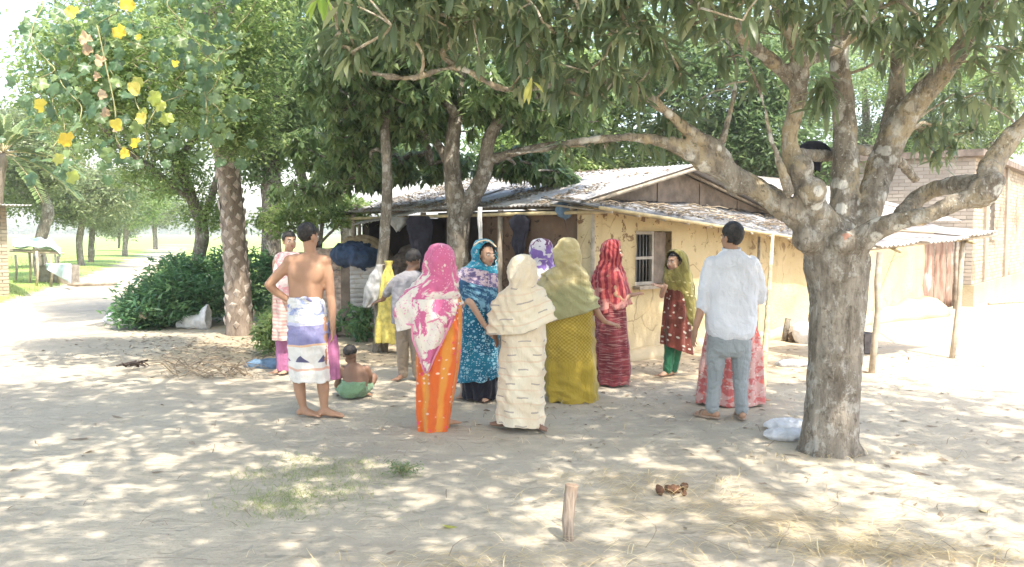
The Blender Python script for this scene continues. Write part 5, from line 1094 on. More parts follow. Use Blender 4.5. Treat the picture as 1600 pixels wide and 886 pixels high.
def garment(name, t, D, rows, mat,  folds=(0, 0, 0, 0), crease=.0, cs=(5, 5, 5), skew=(0, 0), hem=None, hole=None, seg=80, n=64, exp=.9, thick=.006, closetop=True, label=None, seed=0.0, dy=0.0, hemamp=0.0, arcs=None):
    """rows (py, px_left, px_right, half_depth_m, dy): closed draped cloth; folds (count, amp_top, amp_bottom, twist)"""
    q = smoothpath(rows, n); z0 = at(800, rows[0][0], D).z; W0 = np.mean([(a[2] - a[1]) for a in q]) * S(D) * 2.7; V = []; UV = []; prm = []
    for i, a in enumerate(q):
        tt = i / (n - 1); cx = (a[1] + a[2]) / 2; c = at(cx, a[0], D + a[4] + dy); hw = max(.004, (a[2] - a[1]) / 2 * S(D)); hd = max(.004, a[3])
        for j in range(seg):
            th = 2 * math.pi * j / seg; cs_, sn = math.cos(th), math.sin(th); x = hw * math.copysign(abs(cs_) ** exp, cs_); y = hd * math.copysign(abs(sn) ** exp, sn)
            amp = 1.35 * (folds[1] + (folds[2] - folds[1]) * tt); fo = 0
            if folds[0]: fo = amp * (math.sin(folds[0] * th + folds[3] * tt + 1.3 * noise.noise(Vector((cs_ * 1.5, sn * 1.5, tt * 2 + seed)))) * .6 + .5 * noise.noise(Vector((cs_ * folds[0] * .35, sn * folds[0] * .35, tt * 1.2 + seed))))
            p = c + Vector((x, y, 0)); dz = 0
            if hem: dz = -hem(cs_, sn) * S(D) * sst(tt, .35, 1.0)
            if hemamp: dz += hemamp * noise.noise(Vector((cs_ * 3, sn * 3, seed))) * sst(tt, .8, 1)
            if crease:
                s_ = p + Vector((0, 0, dz)); w = Vector((s_.x * cs[0] + s_.z * skew[0], s_.y * cs[1], s_.z * cs[2] + s_.x * skew[1] + seed)); fo += 1.5 * crease * ((ridge(w) - .5) + .5 * (ridge(w * 2.3) - .5)) * min(1, hw / .06)
            if arcs:
                ac = at(arcs[0], arcs[1], D); dd_ = math.hypot(p.x - ac.x, p.z + dz - ac.z); sw_ = math.sin(dd_ * arcs[2] * 6.283 + 2.6 * noise.noise(p * 3.5) + seed); fo += arcs[3] * (1 - 2 * abs(sw_) ** .7) * min(1, hw / .10) * (.45 + .8 * noise.noise(p * 2.2 + Vector((3, 1, 0))))
            nrm = Vector((cs_ / max(hw, .02), sn / max(hd, .02), 0)).normalized(); V.append(p + nrm * fo + Vector((0, 0, dz))); UV.append((j / seg * W0, z0 - c.z)); prm.append((a[0], th))
    F_ = []
    for i in range(n - 1):
        for j in range(seg):
            j2 = (j + 1) % seg; f = (i * seg + j, i * seg + j2, (i + 1) * seg + j2, (i + 1) * seg + j)
            if hole:
                yaw, y0, y1, wd = hole; thf = math.atan2(-math.cos(R(yaw)), math.sin(R(yaw))); py = (prm[f[0]][0] + prm[f[2]][0]) / 2; th = (prm[f[0]][1] + .5 * 2 * math.pi / seg)
                dth = abs((th - thf + math.pi) % (2 * math.pi) - math.pi); u = (py - y0) / (y1 - y0)
                if 0 < u < 1 and dth < R(wd) * (math.sin(math.pi * min(1, u * 1.25 + .08)) ** .5 if u * 1.25 + .08 < 1 else 0): continue
            F_.append(f)
    if closetop: F_.append(tuple(range(seg))[::-1])
    me = newmesh(name, V, F_, UV)
    o = link(name, me, mat, t); md = o.modifiers.new('t', 'SOLIDIFY'); md.thickness = thick; md.offset = -1
    if label: o['label'] = label
    return o
def panel(name, t, D, rows, mat, amp=.01, k=3, seg=24, n=30, bulge=.06, thick=.005, seed=0, label=None, edge=None):
    """hanging cloth panel on the camera side: rows (py, px_left, px_right, dy)"""
    q = smoothpath(rows, n); V = []; UV = []; F_ = []
    for i, a in enumerate(q):
        for j in range(seg + 1):
            u = j / seg; p = at(a[1] + (a[2] - a[1]) * u, a[0], D + a[3] - bulge * math.sin(math.pi * u)); p.y += amp * math.sin(u * k * 2 * math.pi + i * .08 + seed) + amp * noise.noise(p * 9); V.append(p); UV.append((p.x, 1.46 - p.z))
    for i in range(n - 1):
        for j in range(seg): a = i * (seg + 1) + j; F_.append((a, a + 1, a + seg + 2, a + seg + 1))
    o = link(name, newmesh(name, V, F_, UV), mat, t); md = o.modifiers.new('t', 'SOLIDIFY'); md.thickness = thick; md.offset = 0
    if label: o['label'] = label
    return o
def P_(label, px, py): return thing('person', label, 'person', gnd(px, py), 'group of people gathered in front of the mud house')
def cloth_tube(name, t, D, pts, mat, vox=.011, crease=.006, cs=16, extra=None):
    mb = MB(); chain(mb, D, pts)
    if extra: extra(mb)
    return link(name, remesh(mb.mesh(), vox, 3, lambda c: crease * (ridge(Vector((c.x * cs, c.y * cs, c.z * cs * 1.5))) - .4)), mat, t)

# 1 ---- shirtless man in a lungi, left hand on his hip
D = 7.22; t = P_('shirtless man in white and violet striped lungi with hand on hip, seen from behind', 498, 652); b = MB(); h = MB()
hc = at(481, 369, D); p, rot = headprims(b, hc, 150, .98, 4)
chain(b, D, [(483, 378, .0, .055), (485, 394, .01, .053), (484, 406, .01, .07)])
torso(b, D, [(483, 396, .01, .07, .06), (481, 404, .01, .135, .075), (480, 412, .01, .168, .095), (480, 430, .01, .165, .108), (479, 450, .01, .150, .105), (478, 468, .0, .140, .10), (478, 488, .0, .155, .11), (478, 505, .0, .16, .12)], 178)
for s in (-1, 1):
    x = 480 + s * 13; b.ell(at(x, 430, D - .058), (.066, .045, .10), Matrix.Rotation(.35 * s, 3, 'Y')); b.ell(at(480 + s * 8, 458, D - .060), (.034, .040, .14)); b.ell(at(480 + s * 27, 408, D - .005), (.060, .055, .055)); b.ell(at(480 + s * 17, 403, D), (.07, .05, .035))
chain(b, D, [(452, 411, 0, .050), (444, 420, .0, .048), (432, 432, -.02, .044), (420, 445, -.03, .039)]); q = chain(b, D, [(420, 445, -.03, .038), (430, 455, -.0, .037), (449, 468, .02, .027)])
handprims(h, at(449, 468, D + .02), (1, .2, -.55), (.3, .9, .2), -1, .95, 20)
chain(b, D, [(507, 411, 0, .052), (512, 425, .0, .047), (515, 445, .0, .042), (516, 462, .0, .038)]); chain(b, D, [(516, 462, .0, .038), (519, 480, -.02, .036), (520, 510, -.05, .026)])
handprims(h, at(520, 510, D - .05), (.05, -.1, -1), (-1, .2, 0), 1, .98, 22)
for x0, x1, x2, dy, fd, yk in ((466, 466, 474, -.03, (.75, -.25), 636), (496, 503, 507, -.06, (1, -.12), 639)):
    chain(b, D, [(x0, 500, 0, .085), ((x0 + x1) / 2, 545, dy, .072), (x1, 580, dy, .055), (x1 + 1, 592, dy, .052), (x1 + 2, 606, dy + .005, .053), ((x1 + x2) / 2 + 1, 624, dy, .040), (x2, yk, dy, .032)])
    footprims(b, at(x2, yk, D + dy), fd, 1.02)
finish('body', t, b, h, 'skin'); facebits(t, p, rot, .98, None); hairmesh(t, hc, 150, .98, 4, low=-.062, grow=1.04)
b = MB(); b.ell(hc + Vector((.07, .06, -.07)), (.03, .04, .03)); b.build('beard', 'hair', t)
garment('lungi', t, D, [(464, 454, 500, .115, 0), (469, 452, 503, .125, 0), (478, 452, 506, .135, 0), (500, 451, 509, .145, 0), (530, 452, 514, .15, -.01), (560, 454, 517, .155, -.01), (594, 456, 520, .155, -.02)], 'lungi', (7, .004, .013, 1.5), .007, (6, 6, 14), (3, 0), seed=2, closetop=False, hemamp=.02)
b = MB(); b.tube([at(453 + 47 * i / 10, 468 + 3 * math.sin(i), D - .125 * math.sin(math.pi * i / 10) - .005) for i in range(11)], .013, 8, jit=.5); b.build('lungi_waist_fold', 'lungi', t)

# 2 ---- woman in pink behind him
D = 9.4; t = P_('woman in pink and white dress with magenta trousers, half hidden behind the shirtless man', 444, 584); b = MB(); h = MB()
hc = at(452, 377, D); p, rot = headprims(b, hc, 35, .93, 0); chain(b, D, [(452, 385, .02, .045), (450, 398, .03, .05)])
torso(b, D, [(450, 398, .02, .10, .07), (449, 408, .02, .16, .09), (449, 440, .02, .15, .10), (448, 480, .02, .16, .11), (448, 520, .02, .13, .10)], 15)
chain(b, D, [(437, 410, 0, .045), (434, 440, 0, .038), (438, 468, -.08, .033), (452, 474, -.15, .024)]); handprims(h, at(452, 474, D - .15), (1, -.2, 0), (0, .4, -1), 1, .88)
chain(b, D, [(462, 410, .02, .045), (465, 440, .05, .038), (460, 470, -.05, .03)])
for x in (440, 449): chain(b, D, [(x, 520, .02, .07), (x, 550, .02, .05), (x, 575, .02, .034)]); footprims(b, at(x, 573, D + .02), (-.8 if x == 440 else -.2, -1), .9)
finish('body', t, b, h, 'skin_light', .011); facebits(t, p, rot, .93, None); hairmesh(t, hc, 35, .93, 0, low=-.06, grow=1.06)
garment('dress', t, D, [(394, 440, 460, .09, .02), (401, 431, 468, .11, .02), (425, 429, 470, .13, .02), (460, 429, 471, .14, .02), (500, 429, 472, .15, .02), (530, 429, 474, .16, .02)], 'pinkwhite', (7, .004, .014, 1), .008, (8, 8, 6), seed=5)
garment('trousers', t, D, [(522, 431, 457, .10, .02), (550, 433, 456, .09, .02), (578, 434, 455, .08, .02)], 'magenta', (6, .004, .010, 0), .005, seed=1, closetop=False)

# 3 ---- squatting child
D = 8.05; t = P_('small bare-backed child in green shorts squatting on the ground', 556, 622); b = MB(); h = MB()
hc = at(547, 554, D - .02); p, rot = headprims(b, hc, 172, .80, 14); chain(b, D, [(549, 564, 0, .040), (552, 573, 0, .045)])
torso(b, D, [(552, 568, 0, .05, .045), (553, 574, 0, .095, .06), (555, 584, 0, .125, .080), (556, 596, -.02, .120, .085), (553, 607, -.04, .118, .10), (550, 617, -.03, .09, .09)], 172)
for sx, pts in ((-1, [(536, 576, 0, .034), (530, 588, .0, .029), (526, 602, .04, .026), (532, 606, .10, .018)]), (1, [(573, 576, 0, .034), (578, 586, .02, .029), (578, 597, .08, .024), (570, 603, .14, .018)])):
    chain(b, D, pts); w = pts[-1]; handprims(h, at(w[0], w[1], D + w[2]), (.2 * -sx, .6, -.6), (0, .4, -1), sx, .62)
chain(b, D, [(541, 611, 0, .065), (530, 600, .17, .052), (530, 600, .17, .05)]); chain(b, D, [(530, 600, .17, .048), (540, 616, .10, .032)]); footprims(b, at(541, 615, D + .09), (.0, 1), .62)
chain(b, D, [(562, 610, 0, .066), (574, 600, .12, .052), (583, 590, .16, .046)]); chain(b, D, [(583, 590, .16, .046), (577, 604, .10, .038), (566, 616, .04, .026)]); footprims(b, at(566, 615, D + .04), (.95, -.1), .64)
finish('body', t, b, h, 'skin_dark', .008); facebits(t, p, rot, .8, None); hairmesh(t, hc, 172, .80, 14, low=-.03, grow=1.05)
def ex(mb): torso(mb, 8.05, [(554, 595, -.03, .120, .092), (553, 604, -.04, .128, .112), (550, 613, -.04, .12, .115), (550, 620, -.03, .07, .09)], 172)
cloth_tube('shorts', t, D, [(541, 610, 0, .076), (533, 603, .12, .066)], 'shorts', .009, .006, 20, lambda mb: (ex(mb), chain(mb, 8.05, [(562, 609, 0, .078), (573, 602, .10, .068)])))

# 4 ---- stooping man in grey
D = 9.0; t = P_('dark-haired man in grey shirt and brown trousers bending behind the pink-shawled woman', 632, 594); b = MB(); h = MB()
hc = at(646, 407, D); p, rot = headprims(b, hc, 165, .98, 15); chain(b, D, [(644, 417, 0, .05), (640, 428, 0, .055)])
chain(b, D, [(622, 437, 0, .045), (612, 447, .02, .04), (604, 458, .05, .035), (598, 468, .10, .025)]); handprims(h, at(598, 468, D + .1), (-.8, .3, -.3), (0, .3, -1), -1, .95)
chain(b, D, [(656, 436, .0, .045), (668, 452, .05, .04)])
for x, x2 in ((628, 628), (648, 652)): chain(b, D, [(x, 500, 0, .075), (x2, 545, -.02, .055), (x2 + 1, 582, 0, .034)]); footprims(b, at(x2 + 1, 584, D), (-.5, -1) if x == 628 else (.2, 1), .95)
finish('body', t, b, h, 'skin_dark', .011); facebits(t, p, rot, .98, None); hairmesh(t, hc, 165, .98, 15, full=.006)
cloth_tube('shirt', t, D, [(622, 437, 0, .055), (612, 447, .02, .050), (604, 459, .05, .045)], 'greyshirt', extra=lambda mb: (torso(mb, 9.0, [(643, 423, 0, .06, .06), (642, 430, 0, .14, .09), (640, 440, 0, .17, .11), (636, 470, -.02, .165, .125), (634, 505, -.02, .15, .13)], 168), chain(mb, 9.0, [(656, 436, .0, .055), (668, 452, .05, .05)])))
cloth_tube('trousers', t, D, [(629, 500, 0, .088), (629, 545, -.02, .066), (630, 584, 0, .055)], 'khaki', extra=lambda mb: chain(mb, 9.0, [(647, 500, 0, .088), (651, 545, -.02, .066), (652, 582, 0, .055)]))

def woman_feet(b, D, L):
    for (x, yk, dy, fd, s) in L: chain(b, D, [(x, yk - 60, dy, .05), (x, yk - 20, dy, .040), (x, yk, dy, .030)]); footprims(b, at(x, yk, D + dy), fd, s)
# 5 ---- pink shawl, orange dress
D = 6.76; t = P_('woman in pink and white patterned shawl over a long orange dress, back turned', 686, 671); b = MB(); h = MB()
hc = at(687, 407, D - .0); p, rot = headprims(b, hc, 168, .93, 3); chain(b, D, [(687, 418, 0, .045), (687, 432, 0, .05)])
torso(b, D, [(687, 430, 0, .08, .06), (686, 440, 0, .15, .08), (685, 470, 0, .15, .10), (684, 510, 0, .14, .10), (682, 540, 0, .16, .11), (680, 560, 0, .14, .10)], 170)
chain(b, D, [(705, 445, 0, .043), (713, 462, .0, .038), (716, 482, .02, .036)]); chain(b, D, [(716, 482, .02, .035), (712, 494, .10, .027)]); handprims(h, at(712, 494, D + .10), (-.4, .7, .2), (-.5, .3, .4), 1, .88)
chain(b, D, [(665, 447, 0, .043), (643, 465, .03, .038), (632, 490, .06, .03)]); handprims(h, at(632, 490, D + .06), (.2, .8, -.2), (.5, .2, -.4), -1, .88)
woman_feet(b, D, [(668, 660, .03, (-.1, 1), .9), (692, 660, .05, (.75, .55), .9)])
finish('body', t, b, h, 'skin'); facebits(t, p, rot, .93, None); hairmesh(t, hc, 168, .93, 3, low=-.06)
garment('dress', t, D, [(440, 668, 706, .09, 0), (470, 657, 718, .11, 0), (500, 656, 720, .12, 0), (530, 655, 720, .14, .0), (560, 653, 716, .15, 0), (600, 653, 710, .15, .0), (640, 653, 703, .14, 0), (673, 655, 698, .13, .01)], 'orange', (7, .006, .022, .6), .006, (9, 9, 2), seed=4, hemamp=.03)
garment('headscarf', t, D, [(381, 684, 690, .02, 0), (384, 676, 698, .06, -.0), (391, 669, 704, .092, -.0), (402, 665.5, 708.5, .112, -.005), (415, 664.5, 709.5, .118, -.01), (428, 661, 711, .115, -.01), (436, 652, 713, .125, 0), (446, 638, 715, .14, 0), (458, 625, 717, .155, 0), (470, 617, 719, .165, 0), (482, 617, 721, .172, .0), (492, 619, 722, .176, .0), (500, 621, 722, .178, .0)],
    'pinkshawl', (6, .0, .016, -1.2), .016, (5, 5, 3.5), (5, 0), hem=lambda c, s: (-16 * c + 2) if s < .3 else -12 * c, hole=(168, 388, 430, 42), seed=8, exp=.88, arcs=(722, 440, 7, .015))
panel('shawl_tail', t, D, [(468, 646, 716, -.17), (490, 643, 712, -.185), (505, 643, 707, -.185), (530, 645, 693, -.18), (555, 655, 682, -.175), (580, 664, 669, -.17)], 'pinkshawl', .012, 2, bulge=.04, seed=1)
for nm, pts in (('shawl_border', [(623, 505, -.10), (650, 507, -.19), (680, 500, -.22), (700, 489, -.20), (718, 480, -.10)]), ('shawl_border', [(644, 508, -.20), (645, 530, -.20), (655, 556, -.20), (666, 583, -.185), (680, 556, -.20), (693, 530, -.205), (706, 500, -.21)])):
    q = [Vector(a) for a in smoothpath([tuple(at(x, y, D + dy)) for x, y, dy in pts], 40)]; b = MB(); b.tube(q, .0075, 6, jit=.4); b.build(nm, 'pinkhem', t)

# 6 ---- teal woman
D = 7.95; t = P_('woman in teal printed kurta and scarf with black skirt, face turned to the right', 748, 626); b = MB(); h = MB()
hc = at(759, 398, D - .01); p, rot = headprims(b, hc, 38, .95, 2); chain(b, D, [(757, 408, 0, .042), (754, 422, 0, .05)])
torso(b, D, [(752, 422, 0, .08, .06), (748, 432, 0, .15, .08), (747, 470, 0, .16, .10), (747, 510, 0, .15, .11), (748, 550, 0, .17, .12), (748, 575, 0, .14, .1)], 20)
chain(b, D, [(726, 440, -.02, .045), (726, 462, -.06, .038), (736, 474, -.15, .034)]); chain(b, D, [(736, 474, -.15, .034), (752, 500, -.17, .028), (760, 512, -.17, .024)]); handprims(h, at(760, 512, D - .17), (.6, -.1, -.8), (.6, .4, .3), -1, .9, 22)
chain(b, D, [(772, 440, .0, .045), (776, 470, -.05, .036), (770, 500, -.12, .026)]); handprims(h, at(770, 500, D - .12), (-.1, -.2, -1), (-1, 0, 0), 1, .9)
woman_feet(b, D, [(724, 606, .10, (-.2, -1), .88), (752, 616, -.06, (.4, -1), .88)])
finish('body', t, b, h, 'skin_light'); facebits(t, p, rot, .95, None); hairmesh(t, hc, 38, .95, 2, low=-.07, front=.082)
garment('skirt', t, D, [(560, 722, 776, .14, 0), (590, 722, 776, .16, 0), (612, 724, 776, .165, .0), (621, 725, 775, .16, .0)], 'black', (10, .004, .018, 0), .006, (9, 9, 3), seed=3, hemamp=.05, closetop=False)
garment('kurta', t, D, [(425, 730, 770, .08, 0), (440, 722, 778, .11, 0), (470, 718, 779, .13, 0), (500, 716, 779, .14, 0), (540, 715, 781, .16, .0), (570, 714, 780, .17, 0), (592, 713, 780, .175, 0)], 'teal', (8, .003, .018, .5), .007, (9, 9, 3), seed=6, hem=lambda c, s: -5 * c, hemamp=.03)
garment('headscarf', t, D, [(374, 753, 759, .02, 0), (377, 746, 767, .06, 0), (385, 740, 772, .095, 0.005), (396, 738, 774, .108, 0.01), (408, 737, 774, .108, .01), (418, 730, 776, .11, .0), (427, 719, 776, .12, 0), (440, 714, 777, .135, 0), (455, 714, 778, .145, 0), (470, 716, 778, .15, 0), (482, 720, 777, .15, 0)],
    'tealscarf', (5, .0, .010, 1), .013, (6, 6, 5), (4, 0), hem=lambda c, s: 14 * c - 3, hole=(42, 379, 430, 62), seed=11, arcs=(770, 420, 8, .012))
panel('scarf_end', t, D, [(420, 764, 776, -.10), (450, 762, 778, -.15), (480, 760, 779, -.16), (505, 762, 779, -.155)], 'tealscarf', .008, 2, bulge=.01, seed=3)
b = MB(); b.tube([Vector(a) for a in smoothpath([tuple(at(x, y, D + dy)) for x, y, dy in ((741, 384, -.10), (748, 378, -.105), (762, 376, -.09), (775, 386, -.06))], 16)], .008, 6, jit=.5); b.build('scarf_edge', 'cream', t)

# 7 ---- cream saree
D = 6.74; t = P_('woman wrapped in a cream saree with small grey dashes, back turned', 814, 672); b = MB(); h = MB()
hc = at(817, 426, D); p, rot = headprims(b, hc, 182, .93, 4); chain(b, D, [(817, 438, 0, .045), (817, 450, 0, .05)])
torso(b, D, [(817, 446, 0, .08, .06), (817, 456, 0, .15, .08), (817, 490, 0, .15, .10), (816, 530, 0, .15, .11), (815, 560, 0, .14, .10)], 180)
for s, pts in ((-1, [(795, 462, 0, .045), (782, 485, -.0, .038), (777, 503, .04, .03), (772, 516, .06, .024)]), (1, [(840, 462, 0, .045), (852, 480, .0, .038), (850, 490, .12, .026)])):
    chain(b, D, pts); w = pts[-1]; handprims(h, at(w[0], w[1], D + w[2]), (-.2 * s, .5 if s > 0 else .1, -.9 if s < 0 else .1), (s * .7, .3, 0), -s, .88)
woman_feet(b, D, [(790, 660, .02, (-.85, .45), .92), (832, 663, -.03, (.25, -.2), .92)])
finish('body', t, b, h, 'skin_dark'); facebits(t, p, rot, .93, None); hairmesh(t, hc, 182, .93, 4, low=-.06)
garment('saree', t, D, [(480, 786, 850, .12, 0), (510, 784, 852, .14, 0), (540, 782, 852, .15, 0), (580, 780, 851, .15, 0), (620, 778, 850, .15, 0), (645, 777, 849, .15, 0), (662, 778, 848, .15, 0)], 'cream', (6, .004, .012, .8), .007, (5, 5, 7), (4, 6), seed=7, closetop=False, hem=lambda c, s: 3 * c, arcs=(900, 500, 6, .010), hemamp=.02)
garment('headscarf', t, D, [(398, 812, 821, .02, 0), (401, 804, 829, .06, 0), (409, 798, 835, .095, 0), (420, 796, 837, .11, -.005), (433, 796.5, 838.5, .115, -.01), (445, 796, 838, .112, -.01), (453, 784, 844, .12, 0), (463, 775, 852, .14, 0), (477, 769, 858, .155, 0), (492, 765, 862, .165, 0), (505, 763, 864, .17, 0), (514, 761, 866, .17, 0)],
    'cream', (4, .0, .012, 1), .013, (6, 6, 5), (-6, 2), hem=lambda c, s: (-12 * c + 8 * (1 - abs(c)) - 4), hole=(182, 404, 448, 42), seed=14, arcs=(862, 440, 7.5, .017))

# 8 ---- olive saree
D = 7.92; t = P_('tall woman in olive shawl and mustard checked saree, back turned, right of the cream saree', 888, 624); b = MB(); h = MB()
hc = at(886, 400, D); p, rot = headprims(b, hc, 183, .98, 4); chain(b, D, [(886, 412, 0, .048), (886, 424, 0, .055)])
torso(b, D, [(886, 422, 0, .09, .07), (886, 432, 0, .17, .09), (886, 470, 0, .18, .12), (888, 510, 0, .18, .13), (890, 550, 0, .17, .13)], 180)
chain(b, D, [(914, 440, 0, .048), (924, 462, .0, .042), (930, 482, .02, .036)]); chain(b, D, [(930, 482, .02, .036), (938, 495, .0, .028), (946, 503, -.03, .024)]); handprims(h, at(946, 503, D - .03), (.9, -.3, -.25), (0, .2, -1), 1, .9)
chain(b, D, [(858, 442, 0, .048), (850, 470, .05, .04), (858, 490, .14, .03)])
woman_feet(b, D, [(872, 612, 0, (-.3, 1), .92), (905, 612, .03, (.4, 1), .92)])
finish('body', t, b, h, 'skin'); facebits(t, p, rot, .98, None); hairmesh(t, hc, 183, .98, 4, low=-.06)
garment('petticoat', t, D, [(590, 876, 910, .12, .03), (615, 872, 914, .13, .03), (629, 868, 922, .15, .03)], 'navy', (6, .003, .012, 0), 0, seed=2, closetop=False, hemamp=.02)
garment('saree', t, D, [(470, 852, 926, .15, 0), (500, 850, 928, .165, 0), (540, 849, 930, .18, 0), (580, 849, 932, .185, 0), (605, 851, 933, .19, 0), (622, 855, 933, .19, 0)], 'olive', (7, .005, .018, .8), .010, (3, 3, 7), (2, 3), seed=9, closetop=False, hem=lambda c, s: 3 * c + 3, arcs=(830, 440, 5, .012), hemamp=.03)
garment('headscarf', t, D, [(372, 881, 890, .02, 0), (375, 874, 898, .06, 0), (383, 869, 903.5, .095, 0), (394, 867, 905.5, .112, -.005), (406, 867, 906, .117, -.01), (416, 865, 907, .112, -.01), (422, 852, 912, .12, 0), (430, 844, 916, .14, 0), (445, 839, 921, .16, 0), (460, 839, 926, .175, 0), (475, 842, 931, .185, 0), (488, 846, 934, .19, 0)],
    'oliveshawl', (5, .0, .012, 1), .016, (5, 5, 4), (5, 0), hem=lambda c, s: (-13 * c + 4), hole=(183, 378, 418, 42), seed=21, arcs=(925, 400, 6.5, .016))

# 9 ---- purple and white headscarf behind them
D = 9.0; t = P_('person in white and purple headscarf standing behind the cream and olive women', 842, 590); b = MB(); h = MB()
hc = at(846, 397, D); p, rot = headprims(b, hc, 150, .93, 4); chain(b, D, [(846, 408, 0, .045), (845, 420, 0, .05)])
torso(b, D, [(845, 420, 0, .08, .06), (845, 430, 0, .15, .08), (844, 470, 0, .15, .11), (842, 520, 0, .15, .12)], 160)
for s in (-1, 1): chain(b, D, [(845 + s * 22, 435, 0, .042), (845 + s * 26, 462, .02, .036), (845 + s * 20, 485, .12, .025)]); handprims(h, at(845 + s * 20, 485, D + .12), (-.2 * s, .7, -.2), (-s, 0, 0), -s, .85)
woman_feet(b, D, [(834, 580, 0, (-.2, 1), .88), (850, 580, 0, (.2, 1), .88)])
finish('body', t, b, h, 'skin', .012); facebits(t, p, rot, .93, None); hairmesh(t, hc, 150, .93, 4, low=-.06)
garment('dress', t, D, [(425, 828, 862, .09, 0), (450, 820, 870, .13, 0), (500, 818, 868, .15, 0), (584, 820, 866, .17, 0)], 'purple', (8, .004, .018, 0), .006, seed=9)
garment('headscarf', t, D, [(373, 842, 849, .02, 0), (376, 834, 857, .06, 0), (384, 829, 862, .095, 0), (396, 828, 864, .11, 0), (410, 829, 864, .11, .0), (420, 822, 868, .12, .0), (440, 818, 872, .14, 0), (462, 818, 872, .15, 0)], 'purple', (5, .0, .010, 1), .010, (6, 6, 5), hole=(150, 378, 414, 45), seed=5)

# 10 ---- red woman
D = 8.75; t = P_('woman in dark red dress and shiny red shawl facing right, beside the olive woman', 956, 602); b = MB(); h = MB()
hc = at(957, 395, D); p, rot = headprims(b, hc, 78, .97, 2); chain(b, D, [(955, 407, 0, .045), (953, 420, 0, .052)])
torso(b, D, [(953, 420, 0, .09, .07), (953, 430, 0, .16, .09), (955, 470, 0, .16, .12), (956, 520, 0, .16, .13)], 75)
chain(b, D, [(956, 435, -.13, .045), (962, 460, -.16, .04), (972, 470, -.14, .034), (984, 462, -.10, .026)]); handprims(h, at(984, 462, D - .10), (.9, .1, .2), (0, .3, -1), 1, .9)
chain(b, D, [(953, 435, .13, .045), (958, 465, .14, .04), (975, 478, .1, .028)])
woman_feet(b, D, [(950, 590, -.06, (1, -.1), .9), (962, 588, .07, (1, .1), .9)])
finish('body', t, b, h, 'skin', .011); facebits(t, p, rot, .97, None); hairmesh(t, hc, 78, .97, 2, low=-.06)
garment('dress', t, D, [(440, 934, 974, .13, 0), (470, 930, 976, .17, 0), (500, 931, 978, .17, 0), (540, 934, 982, .18, 0), (575, 934, 984, .19, 0), (598, 936, 982, .19, 0)], 'red', (7, .004, .016, .5), .008, (8, 8, 4), seed=12, hemamp=.02)
garment('headscarf', t, D, [(374, 952, 960, .02, 0), (377, 944, 967, .06, 0), (386, 939, 972, .095, 0), (397, 938, 972, .108, .0), (408, 937, 970, .11, .0), (418, 931, 970, .13, 0), (430, 927, 974, .16, 0), (450, 926, 979, .18, 0), (468, 926, 982, .185, 0), (484, 927, 983, .19, 0)], 'redscarf', (6, .0, .012, 1), .018, (7, 7, 2.5), (2, 0), hem=lambda c, s: -9 * c, hole=(80, 380, 414, 48), seed=31, arcs=(940, 400, 9, .012))

# 11 ---- girl at the window
D = 9.25; t = P_('girl in olive headscarf, floral red kurta and green trousers standing by the window', 1048, 588); b = MB(); h = MB()
hc = at(1054, 409, D); p, rot = headprims(b, hc, -48, .93, 0); chain(b, D, [(1056, 420, 0, .040), (1057, 432, 0, .045)])
torso(b, D, [(1057, 430, 0, .07, .06), (1058, 438, 0, .13, .08), (1056, 470, 0, .13, .09), (1055, 500, 0, .13, .10), (1054, 530, 0, .13, .10)], -40)
chain(b, D, [(1044, 440, -.03, .038), (1037, 452, -.04, .034), (1034, 462, -.06, .03)]); chain(b, D, [(1034, 462, -.06, .03), (1038, 452, -.12, .026), (1041, 447, -.14, .022)]); handprims(h, at(1036, 449, D - .05), (-.9, .2, .3), (0, .3, -1), -1, .82)
chain(b, D, [(1072, 442, .05, .038), (1078, 470, .05, .032), (1074, 495, -.02, .024)]); handprims(h, at(1074, 495, D - .02), (-.1, -.1, -1), (-1, 0, 0), 1, .82)
for x, xk, xa_, dy in ((1048, 1047, 1043, -.03), (1058, 1056, 1052, .05)): chain(b, D, [(x, 520, dy, .065), (xk, 550, dy, .045), (xa_, 582, dy, .028)]); footprims(b, at(xa_, 580, D + dy), (-.9, -.5), .85)
finish('body', t, b, h, 'skin_light', .0085); facebits(t, p, rot, .93, None); hairmesh(t, hc, -48, .93, 0, low=-.07, front=.07)
cloth_tube('trousers', t, D, [(1048, 515, -.03, .078), (1047, 548, -.03, .062), (1043, 578, -.03, .050)], 'green', extra=lambda mb: chain(mb, 9.25, [(1058, 515, .05, .078), (1056, 548, .05, .064), (1052, 576, .05, .052)]))
garment('kurta', t, D, [(432, 1046, 1070, .08, 0), (442, 1040, 1078, .10, 0), (470, 1038, 1078, .12, 0), (500, 1036, 1078, .13, 0), (525, 1034, 1080, .14, 0), (545, 1033, 1082, .145, 0)], 'kurta', (8, .003, .016, .5), .006, (9, 9, 3), seed=16, hem=lambda c, s: 9 * c)
garment('headscarf', t, D, [(390, 1053, 1058, .02, 0), (393, 1046, 1066, .055, 0), (400, 1042, 1072, .085, .005), (410, 1041, 1075, .10, .005), (420, 1040, 1077, .10, .005), (430, 1038, 1080, .11, 0), (442, 1037, 1083, .125, 0), (456, 1042, 1085, .135, .02), (475, 1050, 1086, .14, .03), (492, 1058, 1087, .13, .03), (506, 1062, 1087, .12, .03)],
    'girlscarf', (5, .0, .010, 1), .012, (8, 8, 3), (3, 0), hem=lambda c, s: 6 * c, hole=(-50, 393, 432, 62), seed=41)

